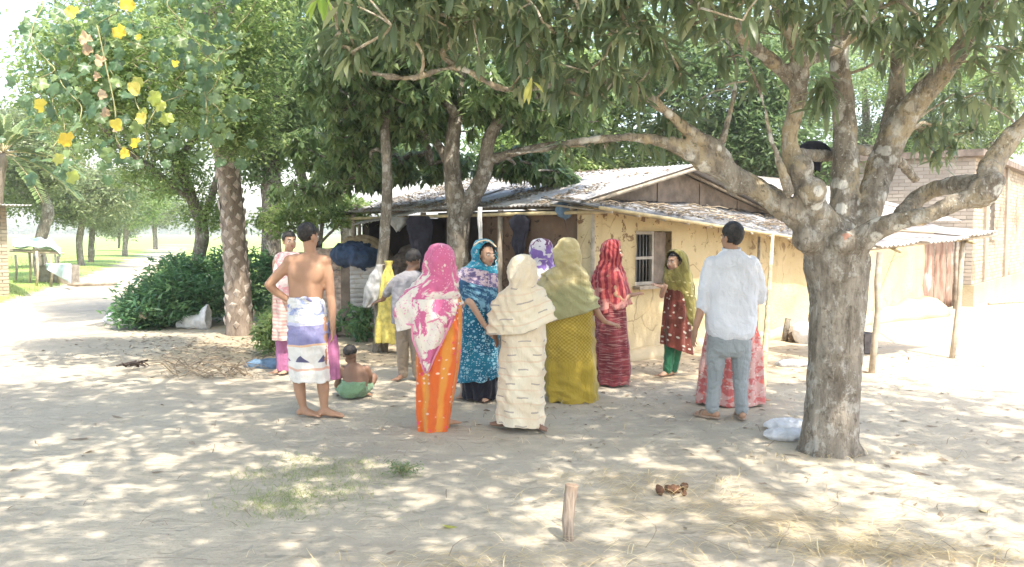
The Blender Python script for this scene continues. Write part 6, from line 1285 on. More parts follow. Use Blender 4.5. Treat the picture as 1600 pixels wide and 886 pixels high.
# 13 ---- woman in red floral skirt hidden by the man in white
D = 7.75; t = P_('woman in wide red floral dress almost hidden behind the man in the white shirt', 1142, 634); b = MB(); h = MB()
hc = at(1146, 412, D); p, rot = headprims(b, hc, 185, .93, 6); chain(b, D, [(1146, 424, 0, .045), (1146, 436, 0, .05)])
torso(b, D, [(1146, 436, 0, .08, .06), (1146, 446, 0, .15, .08), (1146, 480, 0, .15, .11), (1144, 520, 0, .17, .13), (1144, 560, 0, .16, .13)], 180)
chain(b, D, [(1164, 452, 0, .042), (1172, 475, .04, .036), (1174, 492, .08, .03), (1170, 502, .14, .024)]); handprims(h, at(1170, 502, D + .14), (-.3, .7, -.3), (-.7, 0, 0), 1, .85)
chain(b, D, [(1122, 450, 0, .042), (1112, 470, .02, .036), (1108, 492, .06, .028)]); handprims(h, at(1108, 492, D + .06), (.1, .5, -.7), (.7, .3, 0), -1, .85)
woman_feet(b, D, [(1112, 624, .0, (-.5, 1), .9), (1180, 624, .02, (.8, .4), .9)])
finish('body', t, b, h, 'skin', .011); facebits(t, p, rot, .93, None); hairmesh(t, hc, 185, .93, 6, low=-.06, bun=True)
garment('dress', t, D, [(440, 1134, 1156, .08, 0), (450, 1124, 1164, .11, 0), (474, 1118, 1172, .13, 0), (505, 1110, 1180, .15, 0), (540, 1101, 1187, .18, 0), (580, 1095, 1190, .20, .0), (628, 1091, 1192, .22, .0)], 'redskirt', (10, .004, .022, .5), .008, (7, 7, 3), seed=19, hemamp=.02)

# 12 ---- man in white shirt
D = 7.12; t = P_('man in untucked white long-sleeved shirt and grey-blue jeans, back turned', 1132, 656); b = MB(); h = MB()
hc = at(1144, 371, D - .0); p, rot = headprims(b, hc, 208, 1.0, 3); chain(b, D, [(1143, 382, 0, .055), (1143, 398, 0, .06)])
torso(b, D, [(1144, 398, 0, .09, .07), (1144, 406, 0, .16, .09), (1145, 440, 0, .18, .11), (1143, 500, 0, .15, .11)], 180)
chain(b, D, [(1118, 414, 0, .045), (1107, 445, 0, .043), (1098, 475, 0, .040), (1093, 492, -.02, .036), (1087, 512, -.03, .027)]); handprims(h, at(1087, 512, D - .03), (-.15, -.05, -1), (1, .3, 0), -1, 1.0, 20)
chain(b, D, [(1170, 414, 0, .045), (1182, 440, .0, .042), (1188, 462, .04, .038), (1184, 470, .15, .034), (1172, 462, .26, .026)]); handprims(h, at(1172, 462, D + .26), (-.8, .4, .3), (0, .4, .6), 1, 1.0)
footprims(b, at(1113, 641, D), (-.55, .55), 1.05); footprims(b, at(1159, 645, D - .03), (.12, .9), 1.05)
chain(b, D, [(1132, 500, 0, .08), (1122, 540, 0, .075), (1117, 600, 0, .045), (1113, 641, 0, .035)]); chain(b, D, [(1148, 500, 0, .08), (1156, 540, 0, .075), (1158, 600, -.03, .045), (1159, 645, -.03, .035)])
finish('body', t, b, h, 'skin'); facebits(t, p, rot, 1.0, None); hairmesh(t, hc, 208, 1.0, 3, full=.012, low=-.075, grow=1.09, front=.05)
for a, fd in (((1113, 641, 0), (-.55, .55)), ((1159, 645, -.03), (.12, .9))): q = at(a[0], a[1], D + a[2]); shoe(t, Vector((q.x, q.y, 0)), fd, 1.08)
def jl(mb):
    chain(mb, 7.12, [(1157, 535, 0, .092), (1158, 560, 0, .080), (1157, 592, -.02, .064), (1158, 620, -.03, .057), (1159, 640, -.03, .056)]); torso(mb, 7.12, [(1138, 505, 0, .155, .11), (1138, 520, 0, .168, .12), (1138, 545, 0, .165, .125), (1138, 556, 0, .10, .10)], 180)
cloth_tube('jeans', t, D, [(1121, 535, 0, .092), (1119, 560, 0, .080), (1117, 592, .0, .064), (1115, 618, .0, .057), (1113, 637, 0, .056)], 'jeans', .010, .008, 15, jl)
def sh(mb):
    torso(mb, 7.12, [(1143, 393, 0, .085, .07), (1143, 399, 0, .125, .085), (1144, 405, 0, .185, .10), (1144, 416, 0, .205, .115), (1144, 440, 0, .208, .13), (1144, 470, 0, .208, .135), (1142, 500, 0, .208, .14), (1141, 520, 0, .198, .14), (1141, 529, 0, .150, .12)], 180)
    chain(mb, 7.12, [(1113, 412, 0, .068), (1108, 430, 0, .068), (1102, 455, 0, .062), (1099, 477, 0, .056)]); chain(mb, 7.12, [(1174, 412, 0, .068), (1181, 430, 0, .064), (1186, 450, .02, .058), (1187, 466, .06, .052)])
    chain(mb, 7.12, [(1100, 470, 0, .060), (1098, 479, 0, .060)])
mb = MB(); sh(mb)
def crs(c): return .010 * (ridge(Vector((c.x * 5 + c.z * 5, c.y * 5, c.z * 4 - c.x * 2))) - .4) + .006 * (ridge(Vector((c.x * 13, c.y * 13, c.z * 9 + c.x * 6))) - .4) + .004 * noise.noise(c * 30)
link('shirt', remesh(mb.mesh(), .0095, 3, crs), 'shirt', t)
b = MB(); n_ = 24; rg = []
for z_, k in ((0, 1.0), (1, 1.02), (2, .98)):
    c = at(1143, (396, 390, 387)[z_], D); rg.append([c + Vector((.078 * k * math.cos(2 * math.pi * j / n_), .068 * k * math.sin(2 * math.pi * j / n_), .012 * math.sin(2 * math.pi * j / n_))) for j in range(n_)])
b.loft(rg, cap=False); o = b.build('collar', 'shirt', t); md = o.modifiers.new('t', 'SOLIDIFY'); md.thickness = .008
b = MB(); yoke = [tuple(at(x, y, D + dy)) for x, y, dy in ((1112, 416, -.10), (1130, 418, -.128), (1150, 418, -.13), (1176, 416, -.10))]; b.tube([Vector(a) for a in smoothpath(yoke, 20)], .0025, 5); b.build('yoke_seam', 'shirt', t)
print('PEOPLE', round(time.time() - T0, 1))
# ------------------------------------------------------------------ bush, stacks, sacks and small things
bb = gnd(255, 505)
bl = [pblob(262, 468, 14.3, .78, .9, .45, 2), pblob(226, 486, 13.9, .42, .5, .26, 1), pblob(310, 455, 14.6, .95, .9, .62, 1.8), pblob(345, 440, 15.2, .7, .8, .6, 1), pblob(262, 482, 14.2, .6, .5, .3, 1), pblob(280, 430, 14.9, .6, .6, .35, .7), pblob(405, 440, 15.0, .35, .6, .6, .8)]
t = thing('bush', 'dense dark green bush at the bend of the dirt track', 'bush', bb); C = clumps(bl, 620, .2); C = C[C[:, 2] > .04]
sk = [Vector((b_[0], b_[1], .05)) for b_ in bl]; twigs(C, sk, t, 'bark', .012, .003, every=2); a = puffs(C, 26, .10, .15); a[0][:, 2] = np.maximum(a[0][:, 2], .02); a[1][:, 2] += .5
leafmass('leaves', (LEAF3[0] * np.array([1, .75, 1]), LEAF3[1]), a[0], a[1], a[2], a[3], 'bush', t, a[4])
for nm, lab, px, py, D, sz, m_ in (('plant', 'leafy green weed growing at the foot of the thin sack tree', 560, 525, None, (.30, .22, .26), 'bush'), ('plant', 'pale green weed between the date palm and the pink woman', 420, 545, None, (.16, .2, .26), 'leaf_bright'), ('plant', 'small dark weed in front of the lath stack', 532, 516, None, (.22, .2, .2), 'bush')):
    g0 = gnd(px, py + 8); t = thing(nm, lab, 'plant', g0); C = clumps([(g0.x, g0.y, sz[2] * 1.1, sz[0], sz[1], sz[2], 1)], 46, .2); C[:, 2] = np.maximum(C[:, 2], .04); twigs(C, [g0 + Zz * .02], t, 'vine_stem', .008, .003); a = puffs(C, 14, .06, .12); leafmass('leaves', LEAF4, *a[:4], m_, t, a[4])
# small weed in the foreground, by the grass patch
g0 = gnd(628, 742); t = thing('plant', 'tiny grey-green weed on the bare ground right of the thin grass patch', 'plant', g0); C = clumps([(g0.x, g0.y, .05, .12, .10, .05, 1)], 40, .1); twigs(C, [g0], t, 'vine_stem', .004, .0015); a = puffs(C, 10, .02, .022); leafmass('leaves', LEAF3, *a[:4], 'leaf_dark', t, a[4])
def blob_mesh(name, rows, mat, parent=None, D=None, base=None, crease=.02, seg=36, n=26, cs=8, label=None):
    """crumpled closed lump: rows (px, py, half_w_px, half_d_m) along its axis seen from the camera"""
    q = smoothpath(rows, n); rg = []
    for a in q:
        c = at(a[0], a[1], D); hw = max(.003, a[2] * S(D)); r_ = []
        for j in range(seg):
            th = 2 * math.pi * j / seg; v = Vector((math.cos(th) * hw, math.sin(th) * a[3], 0)); w = (c + v) * cs; r_.append(c + v * (1 + crease * 6 * noise.noise(w)) + v.normalized() * crease * (ridge(w * 1.3) - .5) * min(1, hw / .05))
        rg.append(r_)
    b = MB(); b.loft(rg); o = b.build(name, mat, parent, base)
    if label: o['label'] = label
    return o
# sacks tied on the slender tree
t = thing('sack', 'grey-white plastic bag hung on the slender tree, left of the yellow sack', 'sack', at(585, 450, sb.y - .14)); garment('bag', t, sb.y - .14, [(414, 590, 597, .02, 0), (424, 584, 597, .04, 0), (440, 576, 598, .05, 0), (456, 571, 598, .06, 0), (468, 569, 592, .05, 0), (480, 569, 578, .02, 0)], 'plastic_clear', (6, .006, .014, 1), .018, (9, 9, 5), seed=3, seg=48, n=36)
t = thing('sack', 'long yellow net sack hung on the slender tree', 'sack', at(606, 480, sb.y - .2)); garment('bag', t, sb.y - .2, [(408, 602, 612, .03, 0), (417, 604, 610, .025, 0), (430, 599, 613, .04, 0), (455, 595, 617, .06, 0), (485, 591, 623, .075, 0), (515, 587, 629, .085, 0), (536, 586, 634, .085, 0)], 'plastic_yellow', (7, .004, .022, 1), .016, (8, 8, 3), seed=6, seg=56, n=44, hemamp=.05)
b = MB(); b.tube([at(598, 412, sb.y + .12), at(588, 413, sb.y), at(594, 415, sb.y - .13), at(606, 412, sb.y - .14), at(610, 412, sb.y), at(600, 412, sb.y + .12)], .008, 5); b.build('tie_cord', 'board', t)
# open white sack lying by the palm
cS = gnd(306, 514); t = thing('sack', 'open white plastic sack lying on its side between bush and date palm', 'sack', cS); rg = []; DS = cS.y + .05
for i in range(22):
    u = i / 21; px = 276 + 50 * u; r_ = (.05 + .06 * sst(u, 0, .35) + .085 * sst(u, .55, 1)); c = at(px, 505 - 6 * u, DS + .1 * (1 - u)); c.z = max(r_ * .95, .05); row = []
    for j in range(32):
        th = 2 * math.pi * j / 32; v = Vector((0, math.cos(th) * r_ * .8, math.sin(th) * r_ * 1.05)); w = (c + v) * 9; row.append(c + v * (1 + .25 * noise.noise(w)) + Vector((.02 * noise.noise(w * 2), 0, 0)))
    rg.append(row)
b = MB(); b.loft(rg, cap=False); b.f.append(tuple(range(32))[::-1]); o = b.build('bag', 'plastic_white', t); md = o.modifiers.new('t', 'SOLIDIFY'); md.thickness = .006
# log end in the bush
g0 = at(225, 492, 13.55); b = MB(); b.tube([g0, g0 + Vector((-.5, .9, -.02))], [.07, .075], 14, jit=.1); tag(b.build('log', 'board', None, g0), 'sawn log end poking out of the bush', 'log')
g0 = gnd(178, 505); b = MB(); b.ell(g0 + Zz * .06, (.16, .12, .10), seg=14); me = remesh(b.mesh(), .02, 1, lambda c: .03 * ridge(c * 7)); tag(link('sack', me, 'plastic_white', None, g0), 'small white sack half under the left end of the bush', 'sack')
# cloth lying by the pink woman
g0 = gnd(418, 572); b = MB(); b.ell(g0 + Zz * .01, (.26, .16, .05), seg=20); me = remesh(b.mesh(), .016, 1, lambda c: .035 * ridge(Vector((c.x * 8, c.y * 8, 1)))); tag(link('rag', me, 'cloth_blue', None, g0), 'crumpled grey-blue rag on the ground left of the magenta trousers', 'rag')
g0 = at(520, 532, 7.1); t = thing('cloth', 'magenta cloth hanging from the right hand of the shirtless man', 'cloth', g0); garment('cloth', t, 7.18, [(522, 517, 524, .02, 0), (535, 514, 526, .03, 0), (560, 513, 528, .035, 0), (592, 512, 530, .04, 0)], 'cloth_magenta', (4, .002, .01, 1), .006, seed=2, seg=40, n=30)
# lath stack, tarps and tin left of the veranda
LS = gnd(515, 526); t = thing('lath_stack', 'leaning stack of split bamboo laths left of the veranda', 'stack', LS); DLS = LS.y
k = 0
for i in range(26):
    u = i / 25; y = 392 + 118 * u; xl = 492 - 28 * u - 6 * rng.random(); xr = 520 + 44 * u + 6 * rng.random(); D = DLS + .25 - .3 * u
    b = MB(); p, q = at(xl, y + 3, D), at(xr, y - 2 + 3 * rng.normal() * .4, D + .05); rot_ = Matrix.Rotation(rng.normal() * .25, 3, (q - p).normalized()); L = (q - p).length; m_ = (p + q) / 2; ax = (q - p).normalized(); R3 = Matrix((ax, Zz.cross(ax).normalized(), ax.cross(Zz.cross(ax).normalized()))).transposed(); b.box(m_, (L, .03, .056), rot_ @ R3); b.build('lath', 'wicker', t, smooth=False)
b = MB(); q4 = [at(492, 388, DLS + .36), at(520, 388, DLS + .36), at(562, 524, DLS + .06), at(464, 524, DLS + .06)]; b.add(q4 + [p + Vector((0, .03, 0)) for p in q4], [(0, 1, 2, 3), (7, 6, 5, 4), (0, 4, 5, 1), (1, 5, 6, 2), (2, 6, 7, 3), (3, 7, 4, 0)]); b.build('mat', 'wicker', t, smooth=False)
for x0, x1 in ((492, 470), (505, 520), (520, 562)): b = MB(); b.tube([at(x0, 388, DLS + .30), at(x1, 520, DLS + .02)], .022, 6); b.build('pole', 'board', t)
b = MB(); b.tube([at(452, 395, DLS + .3), at(445, 520, DLS + .2)], .03, 6); b.box(at(455, 445, DLS + .34), (.45, .03, 1.0)); b.build('back_board', 'gable', t, smooth=False)
ST = gnd(580, 529); t = thing('storage_heap', 'heap of corrugated tin and sacks under a dark blue tarp beside the veranda', 'heap', ST); DST = ST.y
for i, (y0, h_) in enumerate(((512, .45), (480, .42), (452, .38))):
    A_ = at(548, y0, DST + .02 * i); P = lambda x, y, z, A_=A_, h_=h_, i=i: A_ + Vector((y, .25 * y + z - .03 * i, x * 1.0)); corr(P, h_, .68 - .03 * i, pitch=.07, amp=.010, jag=.01).build('tin_sheet', 'tin', t)
b = MB(); b.box(at(572, 465, DST + .45), (.62, .7, 1.0)); b.build('crate', 'gable', t, smooth=False)
b = MB(); b.ell(at(562, 402, DST + .3), (.36, .34, .16), Matrix.Rotation(R(12), 3, 'Y'), 24, 14); me = remesh(b.mesh(), .022, 2, lambda c: .07 * ridge(Vector((c.x * 7, c.y * 5, c.z * 3))) + .02 * ridge(c * 15)); link('tarp', me, 'tarp_blue', t)
b = MB(); b.ell(at(572, 398, DST + .62), (.42, .36, .27), Matrix.Rotation(R(18), 3, 'Y'), 24, 14); me = remesh(b.mesh(), .024, 2, lambda c: .03 * ridge(c * 6)); link('hay_cover', me, 'dome', t)
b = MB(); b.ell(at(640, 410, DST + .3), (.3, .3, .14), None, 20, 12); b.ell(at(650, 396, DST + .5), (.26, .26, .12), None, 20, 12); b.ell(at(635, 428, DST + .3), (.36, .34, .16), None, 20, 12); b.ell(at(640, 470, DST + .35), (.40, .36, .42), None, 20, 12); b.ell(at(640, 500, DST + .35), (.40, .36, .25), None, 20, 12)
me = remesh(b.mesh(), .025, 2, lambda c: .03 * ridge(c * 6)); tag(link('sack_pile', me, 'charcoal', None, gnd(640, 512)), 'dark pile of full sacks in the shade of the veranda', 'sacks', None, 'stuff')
# things hung under the eave
def rag(name, label, D, rows, mat, cat='cloth'):
    t_ = thing(name, label, cat, at(rows[0][1], rows[0][0], D)); garment('cloth', t_, D, rows, mat, (5, .004, .016, 1), .012, (10, 10, 4), seed=rng.random() * 9, seg=40, n=30, hemamp=.05)
rag('rag', 'blue plastic rag knotted at the corner of the tin roof', 10.35, [(316, 874, 888, .03, 0), (324, 870, 898, .09, 0), (336, 872, 900, .08, 0), (345, 884, 894, .03, 0), (366, 890, 895, .01, 0)], 'cloth_blue')
rag('rag', 'thin white strip of cloth hanging from the eave beam above the teal woman', 10.9, [(324, 748, 753, .012, 0), (340, 747, 752, .012, 0), (362, 749, 752, .008, 0), (400, 750, 751, .004, 0)], 'plastic_white')
rag('clothing', 'dark clothes hung on the brown mud wall under the eave', 10.75, [(336, 806, 818, .02, 0), (346, 796, 826, .03, 0), (362, 802, 824, .03, 0), (380, 800, 820, .025, 0), (397, 806, 815, .015, 0)], 'cloth_dark')
rag('clothing', 'long dark cloth hung in the mouth of the veranda', 12.0, [(338, 640, 668, .02, 0), (352, 636, 676, .03, 0), (390, 644, 672, .03, 0), (420, 648, 664, .02, 0)], 'cloth_dark')
rag('sack', 'pale sacking dangling from the sagging veranda tin', 12.6, [(340, 612, 634, .05, 0), (346, 608, 636, .08, 0), (354, 614, 630, .06, 0), (360, 620, 624, .02, 0)], 'plastic_clear', 'sack')
rag('tarp', 'blue-black plastic sheet draped over a mango limb', D1 + .35, [(222, 1262, 1280, .03, 0), (228, 1253, 1290, .06, 0), (240, 1256, 1298, .07, 0), (252, 1254, 1284, .05, 0), (266, 1266, 1278, .03, 0)], 'cloth_dark', 'tarp')
# bamboo prop pole by the man in white
p = gnd(1191, 613); q = at(1197, 374, 12.0); q = H(3.35, -.36, zl(3.35, -.36) - .02); m0 = MB(); pts = [p.lerp(q, i / 11) for i in range(12)]; m0.tube(pts, [.034 - .001 * i for i in range(12)], 8)
for i in range(1, 11): m0.tube([p.lerp(q, i / 11 - .003), p.lerp(q, i / 11 + .003)], .038 - .001 * i, 8)
tag(m0.build('bamboo_pole', 'bamboo', None, p), 'bamboo pole leaning against the eave right of the man in white', 'pole')
p = H(3.4, -.10, 0); b = MB(); b.tube([p, p + Zz * .7 + U * .02, H(3.42, -.1, 1.5)], .02, 6, jit=.3); tag(b.build('stick', 'board', None, p), 'thin crooked stick standing against the yellow wall', 'stick')
# bundles at the foot of the wall
g0 = gnd(1226, 532); b = MB(); b.tube([g0 - Zz * .03, g0 + Vector((.02, .02, .15)), g0 + Vector((.05, .02, .32))], [.05, .042, .04], 8, jit=.3); b.cap(g0 + Vector((.02, 0, .14)), g0 + Vector((.10, 0, .20)), .02, .015); tag(b.build('tree_stump', 'bark', None, g0), 'short forked wooden stump at the foot of the yellow wall', 'stump')
g0 = gnd(1238, 533); b = MB(); b.tube([g0 + Zz * .08 + Vector((0, -.12, 0)), g0 + Zz * .09 + Vector((.1, .35, 0))], .085, 12, jit=.2); tag(b.build('log', 'charcoal', None, g0), 'dark round log end beside the pale bundle by the wall', 'log')
g0 = gnd(1262, 534); b = MB(); b.ell(g0 + Zz * .12, (.24, .18, .15)); b.ell(g0 + Vector((.14, .05, .10)), (.2, .16, .12)); me = remesh(b.mesh(), .02, 1, lambda c: .045 * ridge(c * 7)); tag(link('sack', me, 'plastic_white', None, g0), 'pale lumpy bundle at the foot of the yellow wall left of the mango trunk', 'sack')
g0 = gnd(1240, 570); b = MB(); b.ell(g0 + Zz * .01, (.20, .12, .035)); me = remesh(b.mesh(), .012, 1, lambda c: .03 * ridge(c * 11)); tag(link('rag', me, 'plastic_clear', None, g0), 'flat grey scrap of plastic on the earth before the wall', 'rag')
g0 = gnd(1228, 682); t = thing('sack', 'two folded white cement-type sacks lying against the mango trunk', 'sack', g0)
for i, (px, py, sx) in enumerate(((1232, 684, .20), (1228, 668, .19))):
    c = gnd(px, py); b = MB(); b.ell(c + Zz * .025, (sx, .11, .035), Matrix.Rotation(.2 * i, 3, 'Z')); me = remesh(b.mesh(), .01, 1, lambda c: .016 * ridge(c * 14)); link('folded_sack', me, 'plastic_white', t)
# soot-black tin box behind the trunk
g0 = gnd(1355, 553); b = MB(); b.box(g0 + Vector((.0, .1, .13)), (.22, .22, .24), Matrix.Rotation(R(25), 3, 'Z')); b.box(g0 + Vector((.0, .1, .255)), (.24, .24, .015), Matrix.Rotation(R(25), 3, 'Z')); tag(b.build('tin_box', 'black_box', None, g0, smooth=False), 'soot-black square tin beside the crooked awning pole', 'tin')
# wooden stake in the foreground
g0 = gnd(888, 839); q = at(894, 757, g0.y + .02); b = MB(); sp_ = [g0 - Zz * .1, g0, g0.lerp(q, .35) - Vector((.008, 0, 0)), g0.lerp(q, .7) - Vector((.004, 0, 0)), q]; b.tube(sp_, [.029, .029, .031, .033, .036], 14, jit=.12)
me = remesh(b.mesh(), .006, 1, lambda c: .0025 * noise.noise(Vector((c.x * 60, c.y * 60, c.z * 14)))); 
g = G('stake_wood'); o_ = g.obj(); n_ = g.noise(g.scale(o_, (1, 1, .12)), 70, 4, .6); c_ = g.mix(g.rng(n_, .35, .65), (.24, .185, .14), (.40, .32, .25)); c_ = g.mix(g.rng(g.sep(o_)[2], .22, .27), c_, (.30, .22, .16)); M['stake'] = g.bsdf(c_, .9, g.bump(n_, .8, .01), .1)
tag(link('wooden_stake', me, 'stake', None, g0), 'short round wooden stake driven into the ground in the foreground', 'stake')
# dung clump
g0 = gnd(1051, 770); b = MB()
for k in range(16): b.ell(g0 + Vector((rng.normal() * .045, rng.normal() * .03, .012 + .02 * rng.random())), rng.uniform(.014, .028), seg=8, rings=6)
me = remesh(b.mesh(), .006, 1, lambda c: .006 * noise.noise(c * 60)); tag(link('dung_clump', me, 'dung', None, g0), 'dark brown clump of dung lying in the straw', 'dung')
g0 = gnd(215, 575); b = MB()
for k in range(7): p = g0 + Vector((rng.normal() * .09, rng.normal() * .05, .03)); b.tube([p, p + Vector((rng.normal() * .08, rng.normal() * .05, .05)), p + Vector((rng.normal() * .13, 0, .0))], [.014, .012, .006], 6, jit=.4)
tag(b.build('root_clump', 'charcoal', None, g0), 'dark curled dry root clump on the bare ground left of the brush', 'root')
# cloth rack at the far left
RK = gnd(72, 452); DR = RK.y; t = thing('drying_rack', 'rack of thin stakes with pale blue plastic sheet laid over it at the left edge', 'rack', RK)
for px, py, tp in ((24, 446, 398), (46, 450, 395), (57, 454, 392), (66, 447, 398), (79, 452, 402), (91, 448, 400), (48, 430, 392), (86, 436, 396)):
    g0 = gnd(px, py); b = MB(); b.tube([g0, at(px + 1, (py + tp) / 2, g0.y) + Vector((.02, 0, 0)), at(px, tp, g0.y)], .035, 6, jit=.2); b.build('stake', 'pole', t)
b = MB(); b.tube([at(15, 392, DR), at(100, 396, DR)], .035, 6); b.build('rail', 'pole', t); b = MB(); b.tube([at(15, 390, DR + 1.2), at(95, 393, DR + 1.2)], .035, 6); b.build('rail', 'pole', t)
b = MB(); V_ = []; 
for i in range(30):
    for j in range(14):
        u, v = i / 29, j / 13; p = at(20 + 74 * u, 392, DR - .1 + 1.5 * v); z = p.z + .05 + .07 * ridge(p * 2.2) + .26 * math.sin(math.pi * min(1, v * 1.1)) * (.8 + .35 * noise.noise(Vector((u * 6, v * 3, 1)))); 
        if u > .8: z -= (u - .8) * 1.2 * (1 + .5 * noise.noise(p))
        V_.append((p.x, p.y, z))
b.add(V_, [(i * 14 + j, i * 14 + j + 1, (i + 1) * 14 + j + 1, (i + 1) * 14 + j) for i in range(29) for j in range(13)]); o = b.build('sheet', 'cloth_paleblue', t); md = o.modifiers.new('t', 'SOLIDIFY'); md.thickness = .02
b = MB(); V_ = []
for i in range(20):
    for j in range(12):
        u, v = i / 19, j / 11; p = at(72 + 38 * u, 412 + 22 * v * (.4 + u), DR - .3 + .15 * math.sin(u * 9 + v * 2)); V_.append(tuple(p))
b.add(V_, [(i * 12 + j, i * 12 + j + 1, (i + 1) * 12 + j + 1, (i + 1) * 12 + j) for i in range(19) for j in range(11)]); o = b.build('hanging_sheet', 'cloth_paleblue', t); md = o.modifiers.new('t', 'SOLIDIFY'); md.thickness = .02
g0 = gnd(78, 448); b = MB(); b.box(g0 + Vector((0, .5, .3)), (.9, .6, .6)); b.build('crate', 'board', t, smooth=False)
b = MB(); p = gnd(105, 448); b.tube([p + Zz * .06, p + Vector((1.2, .5, .06))], .06, 6); tag(b.build('log', 'board', None, p), 'pale log lying at the grass edge right of the drying rack', 'log')

# ------------------------------------------------------------------ ground scatter
def zone_strands(name, mat, spots, width, label, bend=.35, lift=.012, flat=True):
    """spots (px,py,spread_x_m,spread_y_m,n,len_min,len_max): thin curved stalks lying on the ground"""
    V = []; Fq = []; vr = []; k = 0
    for (px, py, sx, sy, n, l0, l1, ang, asd) in spots:
        g0 = gnd(px, py)
        for i in range(n):
            x = g0.x + rng.normal() * sx; y = g0.y + rng.normal() * sy; L = rng.uniform(l0, l1); th = R(ang) + rng.normal() * asd; cv = rng.normal() * bend; w = width * rng.uniform(.6, 1.4); z = gz(x, y) + .003 + rng.random() * lift; tv = rng.random(); lf = rng.random() * lift * 2
            for s in range(5):
                u = s / 4 - .5; px_ = x + math.cos(th) * L * u - math.sin(th) * cv * L * (u * u); py_ = y + math.sin(th) * L * u + math.cos(th) * cv * L * (u * u); zz_ = z + lf * (1 - 4 * u * u) + .002
                nx_, ny_ = -math.sin(th) * w, math.cos(th) * w; V += [(px_ + nx_, py_ + ny_, zz_), (px_ - nx_, py_ - ny_, zz_ + w * .2)]; vr += [tv, tv]
            for s in range(4): a = k + s * 2; Fq.append((a, a + 1, a + 3, a + 2))
            k += 10
    o = link(name, npmesh(name, V, Fq, vr), mat); tag(o, label, None, None, 'stuff'); return o
zone_strands('straw', 'straw', [(1010, 760, 0.34, 0.20, 246, .06, .22, 10, .7), (930, 745, 0.34, 0.09, 75, .06, .22, 5, .4), (1120, 790, 0.41, 0.17, 199, .08, .28, -12, .5), (1230, 815, 0.34, 0.14, 180, .08, .28, -25, .4), (1330, 850, 0.30, 0.10, 180, .08, .25, -25, .5), (1450, 870, 0.47, 0.09, 199, .08, .25, -8, .5), (1100, 830, 0.68, 0.20, 113, .06, .25, -10, .8), (850, 870, 0.47, 0.10, 123, .06, .25, 8, .6), (700, 880, 0.41, 0.07, 56, .05, .2, 8, .6), (1500, 860, 0.41, 0.17, 123, .06, .2, 0, .9), (1120, 670, 1.22, 0.34, 60, .06, .2, 0, 1), (1320, 715, 0.41, 0.14, 94, .05, .15, 0, 1), (1240, 610, 0.94, 0.51, 199, .06, .2, 0, 1), (1380, 600, 0.54, 0.34, 113, .06, .2, 0, 1), (1000, 640, 1.08, 0.51, 94, .05, .18, 0, 1), (1050, 590, 1.22, 0.68, 123, .05, .2, 0, 1), (880, 690, 0.68, 0.26, 47, .05, .15, 0, 1)], .0016, 'scattered golden straw on the ground', .2, .018)
zone_strands('twigs', 'twig', [(310, 585, .35, .14, 110, .12, .45, 0, .9), (360, 588, .35, .12, 60, .12, .4, 0, .9), (240, 560, .8, .4, 110, .08, .3, 0, 1), (320, 550, 1.0, .5, 240, .06, .25, 0, 1), (280, 800, .5, .25, 16, .06, .25, 12, .6), (620, 800, .8, .3, 24, .06, .4, 5, .8), (1150, 760, .7, .4, 50, .08, .4, -20, .7), (1260, 850, .5, .25, 46, .1, .4, -25, .6), (1500, 800, .5, .3, 26, .06, .3, 0, 1), (420, 690, 1.2, .5, 50, .05, .2, 0, 1), (900, 660, 1.5, .7, 60, .05, .2, 0, 1), (1400, 700, 1.2, .5, 40, .05, .2, 0, 1)], .0024, 'thin dry twigs and stalks lying about', .5, .02)
b = MB()
for k in range(80):
    g0 = gnd(rng.uniform(265, 400), rng.uniform(572, 592)); th = rng.uniform(-.6, .6) + (math.pi if rng.random() < .5 else 0); L = rng.uniform(.12, .4); e = g0 + Vector((math.cos(th) * L, rng.normal() * .1, rng.uniform(.02, .16))); b.tube([g0 + Zz * .01, g0.lerp(e, .5) + Zz * .05, e], [.005, .004, .002], 4, var=rng.random())
tag(b.build('brushwood', 'twig', None, gnd(330, 585)), 'low tangle of dry grey brushwood before the date palm', 'brushwood', None, 'stuff')
# litter of dry leaves (uncountable) and grass
def litter(name, spots, mat, size, label, tm=LEAF3, up=.3):
    P_l = []; 
    for (px, py, sx, sy, n) in spots:
        g0 = gnd(px, py); xs = g0.x + rng.normal(size=n) * sx; ys = g0.y + rng.normal(size=n) * sy
        P_l += [(x, y, gz(x, y) + .008) for x, y in zip(xs, ys)]
    P_l = np.array(P_l); n = len(P_l); o = leafmass(name, tm, P_l, rng.normal(size=(n, 3)) * np.array([1, 1, .12]), rng.normal(size=(n, 3)) * up + np.array([0, 0, 1]), rng.uniform(size[0], size[1], n), mat); tag(o, label, None, None, 'stuff')
litter('leaf_litter', [(330, 540, .9, .5, 420), (270, 530, .6, .4, 120), (410, 560, .6, .5, 220), (600, 560, 1.2, .6, 300), (1000, 620, 1.5, .8, 160), (1100, 560, 1.5, .6, 240), (600, 700, 3, 1.2, 60), (1300, 700, 1, .6, 70)], 'litter', (.03, .09), 'dry brown leaf litter and crumbs')
litter('pebbles', [(800, 740, 2.4, 1.6, 900), (300, 650, 2.0, 1.6, 500), (1300, 650, 2, 1.6, 500)], 'twig', (.006, .016), 'crumbs of earth and bark on the dusty ground')
